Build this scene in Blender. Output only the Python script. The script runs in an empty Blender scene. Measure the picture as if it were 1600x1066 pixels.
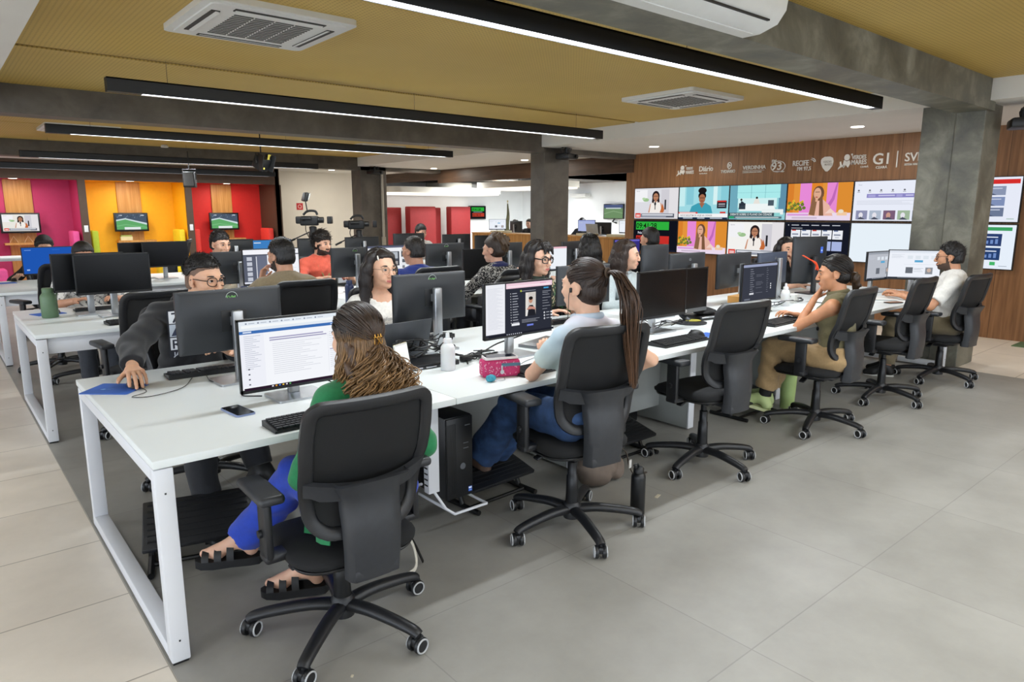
import bpy, bmesh, math, random
import numpy as np
from mathutils import Vector, Matrix, Euler

random.seed(7)
RNG = np.random.default_rng(7)
SC = bpy.context.scene
COL = SC.collection
PI = math.pi


# ---------------------------------------------------------------- colours and materials
def lin(c):
 if isinstance(c, str):
  c = c.lstrip('#')
  c = c if len(c) == 6 else ''.join(q * 2 for q in c)
  c = tuple(int(c[i:i + 2], 16) / 255 for i in (0, 2, 4))
 return tuple((x / 12.92 if x <= .04045 else ((x + .055) / 1.055) ** 2.4) for x in c[:3])


MATS = {}


def mat(name, col=None, rough=.5, metal=0., var=.06, scale=14., bump=0., bscale=200., alpha=None, spec=.5, sheen=0., coat=0., sss=0., vcol=False, trans=0.):
 """A procedural Principled material: noise-varied colour and roughness, optional fine bump."""
 if name in MATS:
  return MATS[name]
 m = bpy.data.materials.new(name)
 m.use_nodes = True
 nt = m.node_tree
 N, L = nt.nodes, nt.links
 b = N['Principled BSDF']
 tc = N.new('ShaderNodeTexCoord')
 nz = N.new('ShaderNodeTexNoise')
 nz.inputs['Scale'].default_value = scale
 nz.inputs['Detail'].default_value = 3
 L.new(tc.outputs['Object'], nz.inputs['Vector'])
 mx = N.new('ShaderNodeMix')
 mx.data_type = 'RGBA'
 mx.blend_type = 'MULTIPLY'
 mx.inputs['Factor'].default_value = 1
 rr = N.new('ShaderNodeMapRange')
 rr.inputs['From Min'].default_value = .3
 rr.inputs['From Max'].default_value = .7
 rr.inputs['To Min'].default_value = 1 - var
 rr.inputs['To Max'].default_value = 1 + var
 L.new(nz.outputs['Fac'], rr.inputs['Value'])
 if vcol:
  at = N.new('ShaderNodeVertexColor')
  at.layer_name = 'Col'
  L.new(at.outputs['Color'], mx.inputs['A'])
 else:
  mx.inputs['A'].default_value = (*lin(col), 1)
 L.new(rr.outputs['Result'], mx.inputs['B'])
 L.new(mx.outputs['Result'], b.inputs['Base Color'])
 b.inputs['Roughness'].default_value = rough
 b.inputs['Metallic'].default_value = metal
 b.inputs['Specular IOR Level'].default_value = spec
 if sheen:
  b.inputs['Sheen Weight'].default_value = sheen
 if coat:
  b.inputs['Coat Weight'].default_value = coat
  b.inputs['Coat Roughness'].default_value = .15
 if sss:
  b.inputs['Subsurface Weight'].default_value = sss
  b.inputs['Subsurface Radius'].default_value = (.012, .005, .003)
  b.inputs['Subsurface Scale'].default_value = 1
 if alpha is not None:
  b.inputs['Alpha'].default_value = alpha
 if trans:
  b.inputs['Transmission Weight'].default_value = trans
 if bump:
  n2 = N.new('ShaderNodeTexNoise')
  n2.inputs['Scale'].default_value = bscale
  n2.inputs['Detail'].default_value = 2
  L.new(tc.outputs['Object'], n2.inputs['Vector'])
  bp = N.new('ShaderNodeBump')
  bp.inputs['Strength'].default_value = bump
  bp.inputs['Distance'].default_value = .002
  L.new(n2.outputs['Fac'], bp.inputs['Height'])
  L.new(bp.outputs['Normal'], b.inputs['Normal'])
 MATS[name] = m
 return m


def emat(name, col=None, strength=1., vcol=False):
 if name in MATS:
  return MATS[name]
 m = bpy.data.materials.new(name)
 m.use_nodes = True
 nt = m.node_tree
 nt.nodes.clear()
 e = nt.nodes.new('ShaderNodeEmission')
 o = nt.nodes.new('ShaderNodeOutputMaterial')
 e.inputs['Strength'].default_value = strength
 if vcol:
  a = nt.nodes.new('ShaderNodeVertexColor')
  a.layer_name = 'Col'
  nt.links.new(a.outputs['Color'], e.inputs['Color'])
 else:
  e.inputs['Color'].default_value = (*lin(col), 1)
 nt.links.new(e.outputs[0], o.inputs[0])
 MATS[name] = m
 return m


# ---------------------------------------------------------------- objects, parts, copies
def mesh_obj(name, v, f, mats, mi=None, col=None, parent=None, smooth=None, loc=None):
 me = bpy.data.meshes.new(name)
 if isinstance(v, np.ndarray):
  v = v.tolist()
 if isinstance(f, np.ndarray):
  f = f.tolist()
 me.from_pydata(v, [], f)
 if not isinstance(mats, (list, tuple)):
  mats = [mats]
 for m in mats:
  me.materials.append(m)
 if mi is not None:
  me.polygons.foreach_set('material_index', np.asarray(mi, dtype=np.int32))
 if col is not None:
  ca = me.color_attributes.new('Col', 'FLOAT_COLOR', 'CORNER')
  col = np.asarray(col, dtype=np.float32)
  if len(col) == len(me.polygons):
   cnt = np.array([len(x) for x in f])
   col = np.repeat(col, cnt, axis=0)
  elif len(col) == len(me.vertices):
   li = np.empty(len(me.loops), dtype=np.int32)
   me.loops.foreach_get('vertex_index', li)
   col = col[li]
  c4 = np.ones((len(col), 4), dtype=np.float32)
  c4[:, :3] = col
  ca.data.foreach_set('color', c4.ravel())
 if smooth:
  me.polygons.foreach_set('use_smooth', np.ones(len(me.polygons), dtype=bool))
  if smooth < 179:
   me.set_sharp_from_angle(angle=math.radians(smooth))
 me.update()
 o = bpy.data.objects.new(name, me)
 COL.objects.link(o)
 if parent is not None:
  o.parent = parent
 if loc is not None:
  o.location = loc
 return o


def tag(o, label=None, cat=None, group=None, kind=None):
 if label:
  o['label'] = label
 if cat:
  o['category'] = cat
 if group:
  o['group'] = group
 if kind:
  o['kind'] = kind
 return o


def thing(name, label, cat, loc=(0, 0, 0), rz=0., group=None):
 o = bpy.data.objects.new(name, None)
 o.empty_display_size = .1
 COL.objects.link(o)
 o.location = loc
 o.rotation_euler = (0, 0, rz)
 return tag(o, label, cat, group)


def copy_tree(o, parent=None):
 c = o.copy()
 COL.objects.link(c)
 if parent is not None:
  c.parent = parent
 for ch in list(o.children):
  copy_tree(ch, c)
 return c


def dup(o, loc, rz=None, label=None, group=None):
 c = copy_tree(o)
 c.location = loc
 if rz is not None:
  c.rotation_euler = (0, 0, rz)
 if label:
  c['label'] = label
 if group:
  c['group'] = group
 return c


class MB:
 """Collects shapes for ONE mesh object."""

 def __init__(s):
  s.v, s.f, s.m, s.c = [], [], [], []
  s.M = Matrix.Identity(4)

 def add(s, vs, fs, mi=0, col=(1, 1, 1)):
  b = len(s.v)
  M = s.M
  s.v.extend(tuple(M @ Vector(p)) for p in vs)
  s.f.extend(tuple(i + b for i in fc) for fc in fs)
  s.m.extend([mi] * len(fs))
  s.c.extend([col] * len(fs))
  return s

 def box(s, c, d, mi=0, bev=0., col=(1, 1, 1), seg=2, rot=None):
  c = Vector(c)
  R = Matrix.Identity(3) if rot is None else (rot.to_matrix() if isinstance(rot, Euler) else rot)
  bm = bmesh.new()
  bmesh.ops.create_cube(bm, size=1)
  for v in bm.verts:
   v.co = Vector((v.co.x * d[0], v.co.y * d[1], v.co.z * d[2]))
  if bev > 0:
   bev = min(bev, min(d) * .49)
   bmesh.ops.bevel(bm, geom=bm.edges[:], offset=bev, segments=seg, affect='EDGES', profile=.5)
  bm.verts.index_update()
  vs = [c + R @ v.co for v in bm.verts]
  fs = [[v.index for v in f.verts] for f in bm.faces]
  bm.free()
  return s.add(vs, fs, mi, col)

 def bx(s, x0, x1, y0, y1, z0, z1, mi=0, bev=0., col=(1, 1, 1)):
  return s.box(((x0 + x1) / 2, (y0 + y1) / 2, (z0 + z1) / 2), (abs(x1 - x0), abs(y1 - y0), abs(z1 - z0)), mi, bev, col)

 def tube(s, path, r, n=8, mi=0, closed=False, col=(1, 1, 1), caps=True, flat=1.):
  P = [Vector(p) for p in path]
  K = len(P)
  rs = r if isinstance(r, (list, tuple)) else [r] * K
  up = None
  vs = []
  for i in range(K):
   a = P[i - 1] if (i > 0 or closed) else P[i]
   b = P[(i + 1) % K] if (i < K - 1 or closed) else P[i]
   t = (b - a)
   t = t.normalized() if t.length > 1e-9 else Vector((0, 0, 1))
   if up is None:
    up = Vector((0, 0, 1)) if abs(t.z) < .9 else Vector((1, 0, 0))
   x = up - t * up.dot(t)
   if x.length < 1e-6:
    x = t.orthogonal()
   x.normalize()
   up = x
   y = t.cross(x)
   for k in range(n):
    a_ = 2 * PI * k / n
    vs.append(P[i] + x * (math.cos(a_) * rs[i] * flat) + y * (math.sin(a_) * rs[i]))
  fs = []
  for i in range(K if closed else K - 1):
   j = (i + 1) % K
   for k in range(n):
    l = (k + 1) % n
    fs.append((i * n + k, i * n + l, j * n + l, j * n + k))
  if caps and not closed:
   fs.append(tuple(reversed(range(n))))
   fs.append(tuple((K - 1) * n + k for k in range(n)))
  return s.add(vs, fs, mi, col)

 def cyl(s, a, b, ra, rb=None, n=16, mi=0, col=(1, 1, 1)):
  return s.tube([a, b], [ra, ra if rb is None else rb], n, mi, col=col)

 def lathe(s, prof, c=(0, 0, 0), n=24, mi=0, col=(1, 1, 1), axis='Z'):
  vs, fs = [], []
  K = len(prof)
  for r, z in prof:
   for k in range(n):
    a = 2 * PI * k / n
    p = (r * math.cos(a), r * math.sin(a), z)
    if axis == 'X':
     p = (p[2], p[0], p[1])
    elif axis == 'Y':
     p = (p[0], p[2], -p[1])
    vs.append((p[0] + c[0], p[1] + c[1], p[2] + c[2]))
  for i in range(K - 1):
   for k in range(n):
    l = (k + 1) % n
    fs.append((i * n + k, i * n + l, (i + 1) * n + l, (i + 1) * n + k))
  fs.append(tuple(reversed(range(n))))
  fs.append(tuple((K - 1) * n + k for k in range(n)))
  return s.add(vs, fs, mi, col)

 def prism(s, poly, z0, z1, mi=0, col=(1, 1, 1), plane='XY', c=(0, 0, 0)):
  """A 2-D outline given thickness; plane XY (along z), XZ (along y) or YZ (along x)."""
  n = len(poly)

  def P(u, v, w):
   if plane == 'XY':
    return (u + c[0], v + c[1], w + c[2])
   if plane == 'XZ':
    return (u + c[0], w + c[1], v + c[2])
   return (w + c[0], u + c[1], v + c[2])
  vs = [P(u, v, z0) for u, v in poly] + [P(u, v, z1) for u, v in poly]
  fs = [tuple(reversed(range(n))), tuple(range(n, 2 * n))]
  fs += [(i, (i + 1) % n, n + (i + 1) % n, n + i) for i in range(n)]
  return s.add(vs, fs, mi, col)

 def sheet(s, grid, th=0., mi=0, col=(1, 1, 1)):
  """A grid of points [rows][cols] as a surface, thickened downwards along its normals by th."""
  R, C = len(grid), len(grid[0])
  G = [[Vector(p) for p in row] for row in grid]
  vs = [p for row in G for p in row]
  fs = [(i * C + j, i * C + j + 1, (i + 1) * C + j + 1, (i + 1) * C + j) for i in range(R - 1) for j in range(C - 1)]
  if th:
   low = []
   for i in range(R):
    for j in range(C):
     du = G[i][min(j + 1, C - 1)] - G[i][max(j - 1, 0)]
     dv = G[min(i + 1, R - 1)][j] - G[max(i - 1, 0)][j]
     nn = du.cross(dv)
     nn = nn.normalized() if nn.length > 1e-12 else Vector((0, 0, 1))
     low.append(G[i][j] - nn * th)
   b = R * C
   vs += low
   fs += [tuple(b + k for k in reversed(q)) for q in fs]
   ring = [j for j in range(C)] + [i * C + C - 1 for i in range(1, R)] + [(R - 1) * C + j for j in range(C - 2, -1, -1)] + [i * C for i in range(R - 2, 0, -1)]
   L = len(ring)
   fs += [(ring[(k + 1) % L], ring[k], b + ring[k], b + ring[(k + 1) % L]) for k in range(L)]
  return s.add(vs, fs, mi, col)

 def build(s, name, mats, parent=None, smooth=40, vcol=False, loc=None):
  return mesh_obj(name, s.v, s.f, mats, s.m, s.c if vcol else None, parent, smooth, loc)


def rrect(w, h, r, n=5, cx=0, cy=0):
 pts = []
 for (sx, sy, a0) in ((1, 1, 0), (-1, 1, 90), (-1, -1, 180), (1, -1, 270)):
  for k in range(n + 1):
   a = math.radians(a0 + 90 * k / n)
   pts.append((cx + sx * (w / 2 - r) + r * math.cos(a), cy + sy * (h / 2 - r) + r * math.sin(a)))
 return pts


def bez(pts, n=24):
 """A smooth (Catmull-Rom) path through the points."""
 P = [Vector(p) for p in pts]
 P = [P[0] * 2 - P[1]] + P + [P[-1] * 2 - P[-2]]
 out = []
 S = len(P) - 3
 per = max(2, n // S)
 for i in range(S):
  a, b, c, d = P[i:i + 4]
  for k in range(per):
   t = k / per
   out.append(.5 * (2 * b + (c - a) * t + (2 * a - 5 * b + 4 * c - d) * t * t + (3 * b - a - 3 * c + d) * t ** 3))
 out.append(P[-2])
 return out


# ---------------------------------------------------------------- lettering and screen pictures
_TXT = {}


def text2d(t, bold=.014):
 """Outline of a text as flat triangles, height of a capital about 0.7."""
 if t in _TXT:
  return _TXT[t]
 cu = bpy.data.curves.new('lettering', 'FONT')
 cu.body = t
 cu.align_x = 'LEFT'
 cu.resolution_u = 3
 cu.offset = bold
 o = bpy.data.objects.new('lettering', cu)
 COL.objects.link(o)
 dg = bpy.context.evaluated_depsgraph_get()
 me = bpy.data.meshes.new_from_object(o.evaluated_get(dg))
 v = [(p.co.x, p.co.y) for p in me.vertices]
 f = [tuple(p.vertices) for p in me.polygons]
 bpy.data.objects.remove(o)
 bpy.data.curves.remove(cu)
 bpy.data.meshes.remove(me)
 if v:
  x0 = min(p[0] for p in v)
  v = [(p[0] - x0, p[1]) for p in v]
 _TXT[t] = (v, f)
 return _TXT[t]


def text_w(t, size):
 v, f = text2d(t)
 return (max(p[0] for p in v) if v else 0) * size


def picture(name, items, w, h, parent, mats, loc=(0, 0, 0), step=.00025, rx=PI / 2, rz=0., bev=None):
 """A flat picture w x h (on a screen or a print) in the XZ plane of its parent facing -Y, built from flat colour shapes in 0..1 coordinates:
 ('r',x0,y0,x1,y1,col) ('e',cx,cy,rx,ry,col) ('p',points,col) ('t',text,x,y,size,col[,xscale])."""
 V, F, C = [], [], []

 def put(pts, faces, col, k):
  b = len(V)
  V.extend((x * w - w / 2, -k * step, y * h - h / 2) for x, y in pts)
  F.extend(tuple(i + b for i in f) for f in faces)
  C.extend([lin(col)] * len(faces))
 for k, it in enumerate(items):
  q = it[0]
  if q == 'r':
   _, x0, y0, x1, y1, c = it
   put([(x0, y0), (x1, y0), (x1, y1), (x0, y1)], [(0, 1, 2, 3)], c, k)
  elif q == 'e':
   _, cx, cy, ex, ey, c = it
   n = 20
   put([(cx + ex * math.cos(2 * PI * i / n), cy + ey * math.sin(2 * PI * i / n)) for i in range(n)], [tuple(range(n))], c, k)
  elif q == 'p':
   put(it[1], [tuple(range(len(it[1])))], it[2], k)
  elif q == 't':
   _, t, x, y, sz, c = it[:6]
   xs = it[6] if len(it) > 6 else 1.
   v, f = text2d(t)
   put([(x + p[0] * sz * xs * h / w, y + p[1] * sz) for p in v], f, c, k)
 o = mesh_obj(name, V, F, mats, None, C, parent)
 o.location = loc
 o.rotation_euler = (0, 0, rz)
 return o
# light levels
WORLD, P_LIN, P_DOWN, P_BOOTH, P_FAR, P_AISLE = 5.0, 92, 18, 9.5, 260, 6.5
# ---------------------------------------------------------------- camera (solved from the photograph's vanishing points)
CF, CPITCH, CYAW, CROLL = 1078.62, .184972, .699979, .00071
CPOS = Vector((-.46825, -2.33795, 1.52426))
cam = bpy.data.cameras.new('camera')
camo = bpy.data.objects.new('camera', cam)
COL.objects.link(camo)
SC.camera = camo
cam.sensor_width = 36
cam.lens = 36 * CF / 1600
cam.clip_end = 100
_F = Vector((math.sin(CYAW) * math.cos(CPITCH), math.cos(CYAW) * math.cos(CPITCH), -math.sin(CPITCH)))
_R = Vector((math.cos(CYAW), -math.sin(CYAW), 0))
_U = _R.cross(_F)
camo.matrix_world = Matrix.Translation(CPOS) @ Matrix((_R, _U, -_F)).transposed().to_4x4()

SC.view_settings.view_transform = 'Standard'
SC.view_settings.look = 'None'
SC.view_settings.gamma = 1
SC.view_settings.exposure = 0
SC.view_settings.use_curve_mapping = False
try:
 SC.cycles.use_denoising = True
 SC.cycles.max_bounces = 7
 SC.cycles.diffuse_bounces = 4
 SC.cycles.glossy_bounces = 3
 SC.cycles.transmission_bounces = 4
 SC.cycles.caustics_reflective = False
 SC.cycles.caustics_refractive = False
 SC.cycles.sample_clamp_indirect = 6
except Exception:
 pass
world = bpy.data.worlds.new('daylight')
SC.world = world
world.use_nodes = True
world.node_tree.nodes['Background'].inputs[0].default_value = (*lin('#dfeaf8'), 1)
world.node_tree.nodes['Background'].inputs[1].default_value = WORLD


def struct(name, mb, mats, smooth=None):
 o = mb.build(name, mats, None, smooth)
 o['kind'] = 'structure'
 return o


# ---------------------------------------------------------------- surfaces
def node_mat(name):
 m = bpy.data.materials.new(name)
 m.use_nodes = True
 MATS[name] = m
 N, L = m.node_tree.nodes, m.node_tree.links
 return m, N, L, N['Principled BSDF']


def ramp(N, stops):
 r = N.new('ShaderNodeValToRGB')
 e = r.color_ramp.elements
 e[0].position, e[0].color = stops[0][0], (*lin(stops[0][1]), 1)
 e[1].position, e[1].color = stops[-1][0], (*lin(stops[-1][1]), 1)
 for p_, c_ in stops[1:-1]:
  q = e.new(p_)
  q.color = (*lin(c_), 1)
 return r


def tiles_mat(name, size, cols, joint, jw, rough, off=(0, 0), stain=.5, spec=.4):
 m, N, L, b = node_mat(name)
 tc = N.new('ShaderNodeTexCoord')
 mp = N.new('ShaderNodeMapping')
 mp.inputs['Location'].default_value = (*off, 0)
 L.new(tc.outputs['Object'], mp.inputs['Vector'])
 br = N.new('ShaderNodeTexBrick')
 br.offset = 0
 br.inputs['Scale'].default_value = 1
 br.inputs['Brick Width'].default_value = size[0]
 br.inputs['Row Height'].default_value = size[1]
 br.inputs['Mortar Size'].default_value = jw
 br.inputs['Mortar Smooth'].default_value = .3
 br.inputs['Color1'].default_value = (*lin(cols[0]), 1)
 br.inputs['Color2'].default_value = (*lin(cols[1]), 1)
 br.inputs['Mortar'].default_value = (*lin(joint), 1)
 L.new(mp.outputs['Vector'], br.inputs['Vector'])
 nz = N.new('ShaderNodeTexNoise')
 nz.inputs['Scale'].default_value = 2.2
 nz.inputs['Detail'].default_value = 6
 nz.inputs['Roughness'].default_value = .65
 L.new(tc.outputs['Object'], nz.inputs['Vector'])
 r = ramp(N, [(.3, '#cdccc9'), (.7, '#ffffff')])
 L.new(nz.outputs['Fac'], r.inputs['Fac'])
 mx = N.new('ShaderNodeMix')
 mx.data_type = 'RGBA'
 mx.blend_type = 'MULTIPLY'
 mx.inputs['Factor'].default_value = stain
 L.new(br.outputs['Color'], mx.inputs['A'])
 L.new(r.outputs['Color'], mx.inputs['B'])
 L.new(mx.outputs['Result'], b.inputs['Base Color'])
 b.inputs['Roughness'].default_value = rough
 b.inputs['Specular IOR Level'].default_value = spec
 return m


def wood_mat(name, stops, seam=None, scale=(9, 9, .7), rough=.45, axis='z'):
 m, N, L, b = node_mat(name)
 tc = N.new('ShaderNodeTexCoord')
 mp = N.new('ShaderNodeMapping')
 mp.inputs['Scale'].default_value = scale
 L.new(tc.outputs['Object'], mp.inputs['Vector'])
 nz = N.new('ShaderNodeTexNoise')
 nz.inputs['Scale'].default_value = 2.
 nz.inputs['Detail'].default_value = 6
 nz.inputs['Distortion'].default_value = .6
 L.new(mp.outputs['Vector'], nz.inputs['Vector'])
 r = ramp(N, stops)
 L.new(nz.outputs['Fac'], r.inputs['Fac'])
 out = r.outputs['Color']
 if seam:
  sx = N.new('ShaderNodeSeparateXYZ')
  L.new(tc.outputs['Object'], sx.inputs[0])
  a = N.new('ShaderNodeMath')
  a.operation = 'PINGPONG'
  a.inputs[1].default_value = seam[1] / 2
  L.new(sx.outputs[seam[0]], a.inputs[0])
  g = N.new('ShaderNodeMath')
  g.operation = 'GREATER_THAN'
  g.inputs[1].default_value = seam[1] / 2 - .004
  L.new(a.outputs[0], g.inputs[0])
  mx = N.new('ShaderNodeMix')
  mx.data_type = 'RGBA'
  mx.inputs['B'].default_value = (*lin(seam[2]), 1)
  L.new(g.outputs[0], mx.inputs['Factor'])
  L.new(out, mx.inputs['A'])
  out = mx.outputs['Result']
 L.new(out, b.inputs['Base Color'])
 b.inputs['Roughness'].default_value = rough
 b.inputs['Specular IOR Level'].default_value = .4
 return m


def perf_mat(name, col, dark):
 """yellow metal ceiling with rows of small round perforations"""
 m, N, L, b = node_mat(name)
 tc = N.new('ShaderNodeTexCoord')
 sx = N.new('ShaderNodeSeparateXYZ')
 L.new(tc.outputs['Object'], sx.inputs[0])
 outs = []
 for k in (0, 1):
  a = N.new('ShaderNodeMath')
  a.operation = 'MULTIPLY'
  a.inputs[1].default_value = 2 * PI / .03
  L.new(sx.outputs[k], a.inputs[0])
  c = N.new('ShaderNodeMath')
  c.operation = 'SINE'
  L.new(a.outputs[0], c.inputs[0])
  outs.append(c)
 p_ = N.new('ShaderNodeMath')
 p_.operation = 'ADD'
 L.new(outs[0].outputs[0], p_.inputs[0])
 L.new(outs[1].outputs[0], p_.inputs[1])
 g = N.new('ShaderNodeMapRange')
 g.inputs['From Min'].default_value = .9
 g.inputs['From Max'].default_value = 1.3
 L.new(p_.outputs[0], g.inputs['Value'])
 nz = N.new('ShaderNodeTexNoise')
 nz.inputs['Scale'].default_value = 1.3
 L.new(tc.outputs['Object'], nz.inputs['Vector'])
 r = ramp(N, [(.3, col[0]), (.7, col[1])])
 L.new(nz.outputs['Fac'], r.inputs['Fac'])
 mx = N.new('ShaderNodeMix')
 mx.data_type = 'RGBA'
 mx.inputs['B'].default_value = (*lin(dark), 1)
 L.new(g.outputs['Result'], mx.inputs['Factor'])
 L.new(r.outputs['Color'], mx.inputs['A'])
 L.new(mx.outputs['Result'], b.inputs['Base Color'])
 b.inputs['Roughness'].default_value = .6
 return m


def concrete_mat(name, stops, rough=.55):
 m, N, L, b = node_mat(name)
 tc = N.new('ShaderNodeTexCoord')
 nz = N.new('ShaderNodeTexNoise')
 nz.inputs['Scale'].default_value = 3.2
 nz.inputs['Detail'].default_value = 7
 nz.inputs['Roughness'].default_value = .62
 nz.inputs['Distortion'].default_value = .4
 L.new(tc.outputs['Object'], nz.inputs['Vector'])
 r = ramp(N, stops)
 L.new(nz.outputs['Fac'], r.inputs['Fac'])
 L.new(r.outputs['Color'], b.inputs['Base Color'])
 rr = N.new('ShaderNodeMapRange')
 rr.inputs['To Min'].default_value = rough - .22
 rr.inputs['To Max'].default_value = rough + .2
 L.new(nz.outputs['Fac'], rr.inputs['Value'])
 L.new(rr.outputs['Result'], b.inputs['Roughness'])
 bp = N.new('ShaderNodeBump')
 bp.inputs['Strength'].default_value = .15
 bp.inputs['Distance'].default_value = .01
 L.new(nz.outputs['Fac'], bp.inputs['Height'])
 L.new(bp.outputs['Normal'], b.inputs['Normal'])
 return m


M_VINYL = tiles_mat('vinyl_floor', (.9, .9), ('#9f9d97', '#a5a39d'), '#918f8a', .003, .42, (.2, .3), .55)
M_TILE = tiles_mat('beige_tile', (1.2, .6), ('#ebe1d3', '#efe6d9'), '#b3a99b', .004, .35, (0, -.04), .35)
M_YELLOW = perf_mat('yellow_perforated', ('#be9f50', '#c6a758'), '#a2863f')
M_GROOVE = mat('ceiling_groove', '#5a3f10', .8)
M_CONC = concrete_mat('dark_concrete', [(.3, '#47463f'), (.5, '#676559'), (.7, '#8b897c')])
M_CONC2 = concrete_mat('brown_concrete', [(.28, '#46403a'), (.5, '#565048'), (.75, '#696258')])
M_WHITE = mat('white_plaster', '#dcdad4', .7, var=.02, scale=2)
M_WHITE2 = mat('white_wall', '#eef2f4', .7, var=.02, scale=2)
M_CREAM = mat('cream_plaster', '#e8e1d3', .7, var=.03, scale=2)
M_WALNUT = wood_mat('walnut_panel', [(.25, '#6c4a2e'), (.5, '#825b3b'), (.75, '#946b48')], (1, .6, '#5a3c25'), (1, 14, .8))
M_OAK = wood_mat('oak_panel', [(.25, '#b07a3a'), (.5, '#c48f4c'), (.75, '#d3a362')], None, (14, 3, .8))
M_COUNTER = wood_mat('counter_slats', [(.25, '#9a6a35'), (.5, '#b07f45'), (.75, '#bf9056')], (1, .12, '#7d5527'), (1, 14, .8))
M_SLAT = wood_mat('dark_slat_ceiling', [(.25, '#3a3129'), (.5, '#4a4037'), (.75, '#594d42')], (1, .15, '#241e19'), (.8, 10, 1))
M_BROWNF = mat('brown_frame', '#4f3a2a', .6, var=.06)
M_BROWNW = wood_mat('brown_fascia', [(.25, '#3d2c20'), (.5, '#4d3829'), (.75, '#5b4433')], None, (.8, .8, 8))
M_MAG = mat('magenta_paint', '#c03468', .6, var=.03)
M_YEL = mat('yellow_paint', '#f7b50c', .6, var=.03)
M_RED = mat('red_paint', '#d8261f', .6, var=.03)
M_BLACK = mat('black_metal', '#0e0f10', .45, var=.1)

# ---------------------------------------------------------------- floors
m = MB()
m.bx(-8, 24, -9, 21, -.1, -.004)
struct('floor', m, M_TILE)
m = MB()
m.bx(0, 7.185, -8, 13.6, -.004, 0)
struct('floor_vinyl', m, M_VINYL)
m = MB()
m.bx(9.0, 9.39, -.75, -.06, -.004, .006, bev=.002)
o = m.build('doormat', mat('green_mat', '#5c7350', .9, var=.2, scale=200))
tag(o, 'green doormat on the pale tiles at the foot of the wood wall', 'mat')

# ---------------------------------------------------------------- walls
m = MB()
m.bx(9.42, 9.62, -8, 6.17, -.004, 3)
struct('wall_right', m, M_WALNUT)
m = MB()
m.bx(5.985, 9.3, 14.95, 15.1, -.004, 3)
m.bx(9.2, 9.3, 14.95, 18, -.004, 3)
struct('wall_back_cream', m, M_CREAM)
m = MB()
m.bx(9.2, 16.5, 17.0, 17.2, -.004, 3)
struct('wall_back_far', m, M_WHITE2)
m = MB()
m.bx(16.33, 16.53, 4, 17.2, -.004, 3)
struct('wall_right_far', m, M_WHITE2)
m = MB()
m.bx(9.62, 16.53, 4.0, 4.1, -.004, 3)
struct('wall_front_far', m, M_WHITE2)
m = MB()
m.bx(-7.6, -7.45, 6, 15, -.004, 3)
struct('wall_left', m, M_WHITE)
m = MB()
m.bx(-7.6, 24, -9.2, -9.05, -.004, .9)
m.bx(-7.6, 24, -9.2, -9.05, 2.3, 3)
struct('wall_front', m, M_WHITE)

# interview booths in the back wall
YF, YB, XP, HW = 13.72, 14.72, 1.97, .92
for i, (xc, M_) in enumerate(((1.02, M_MAG), (2.99, M_YEL), (4.96, M_RED), (-.95, M_YEL), (-2.92, M_RED), (-4.89, M_MAG))):
 m = MB()
 m.bx(xc - XP / 2, xc + XP / 2, YB, YB + .1, 0, 2.2)
 m.bx(xc - XP / 2, xc - HW, YF + .04, YB, 0, 2.16)
 m.bx(xc + HW, xc + XP / 2, YF + .04, YB, 0, 2.16)
 m.bx(xc - XP / 2, xc + XP / 2, YF + .04, YB, 2.16, 2.26)
 struct('wall_booth_%s' % ['magenta', 'yellow', 'red', 'yellow_side', 'red_side', 'magenta_side'][i], m, M_)
m = MB()
m.bx(-7.45, 5.96, YF - .02, YF + .045, 2.14, 2.5)
for k in range(-3, 4):
 xc = 1.02 + XP * (k - .5)
 m.bx(xc - .065, xc + .065, YF - .02, YF + .045, 0, 2.14)
m.bx(5.88, 5.98, YF - .02, 14.95, 0, 2.5)
struct('wall_booth_front', m, M_BROWNF)

# ---------------------------------------------------------------- ceiling
m = MB()
ZC = 2.72
m.bx(.11, 7.14, -8, 4.01, ZC, ZC + .05, 0)
m.bx(.11, 7.14, 4.09, 9.4, ZC, ZC + .05, 0)
m.bx(.11, 7.14, 9.45, 12.4, ZC, ZC + .05, 0)
m.bx(.11, 7.14, 4.0, 4.1, ZC + .012, ZC + .05, 1)
m.bx(.11, 7.14, 9.4, 9.45, ZC + .025, ZC + .05, 1)
struct('ceiling', m, [M_YELLOW, M_GROOVE])
m = MB()
m.bx(7.14, 9.62, -8, 12.06, 2.53, 2.85)
m.bx(5.98, 9.42, 12.4, 15, 2.53, 2.85)
m.bx(-7.6, .11, -8, 12.06, 2.56, 2.85)
m.bx(-7.6, 5.98, 12.4, 15, 2.5, 2.85)
struct('ceiling_soffit', m, M_WHITE)
m = MB()
m.bx(9.62, 16.6, 4.0, 12.0, 2.45, 2.6)
m.bx(9.42, 16.6, 6.17, 17.2, 2.45, 2.6)
struct('ceiling_slats', m, M_SLAT)
m = MB()
m.bx(9.38, 9.44, 6.0, 12.2, 2.22, 2.6)
m.bx(9.38, 9.44, 12.2, 15, 2.3, 2.6)
struct('trim_1', m, M_BROWNW)
m = MB()
m.bx(-7.6, 7.3, -.1, .2, 2.45, 2.85)
struct('beam_front', m, M_CONC)
m = MB()
m.bx(-7.6, 9.42, 5.97, 6.28, 2.45, 2.85)
struct('beam_middle', m, M_CONC2)
m = MB()
m.bx(-7.6, 9.42, 12.06, 12.4, 2.45, 2.85)
struct('beam_back', m, M_CONC2)
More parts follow.
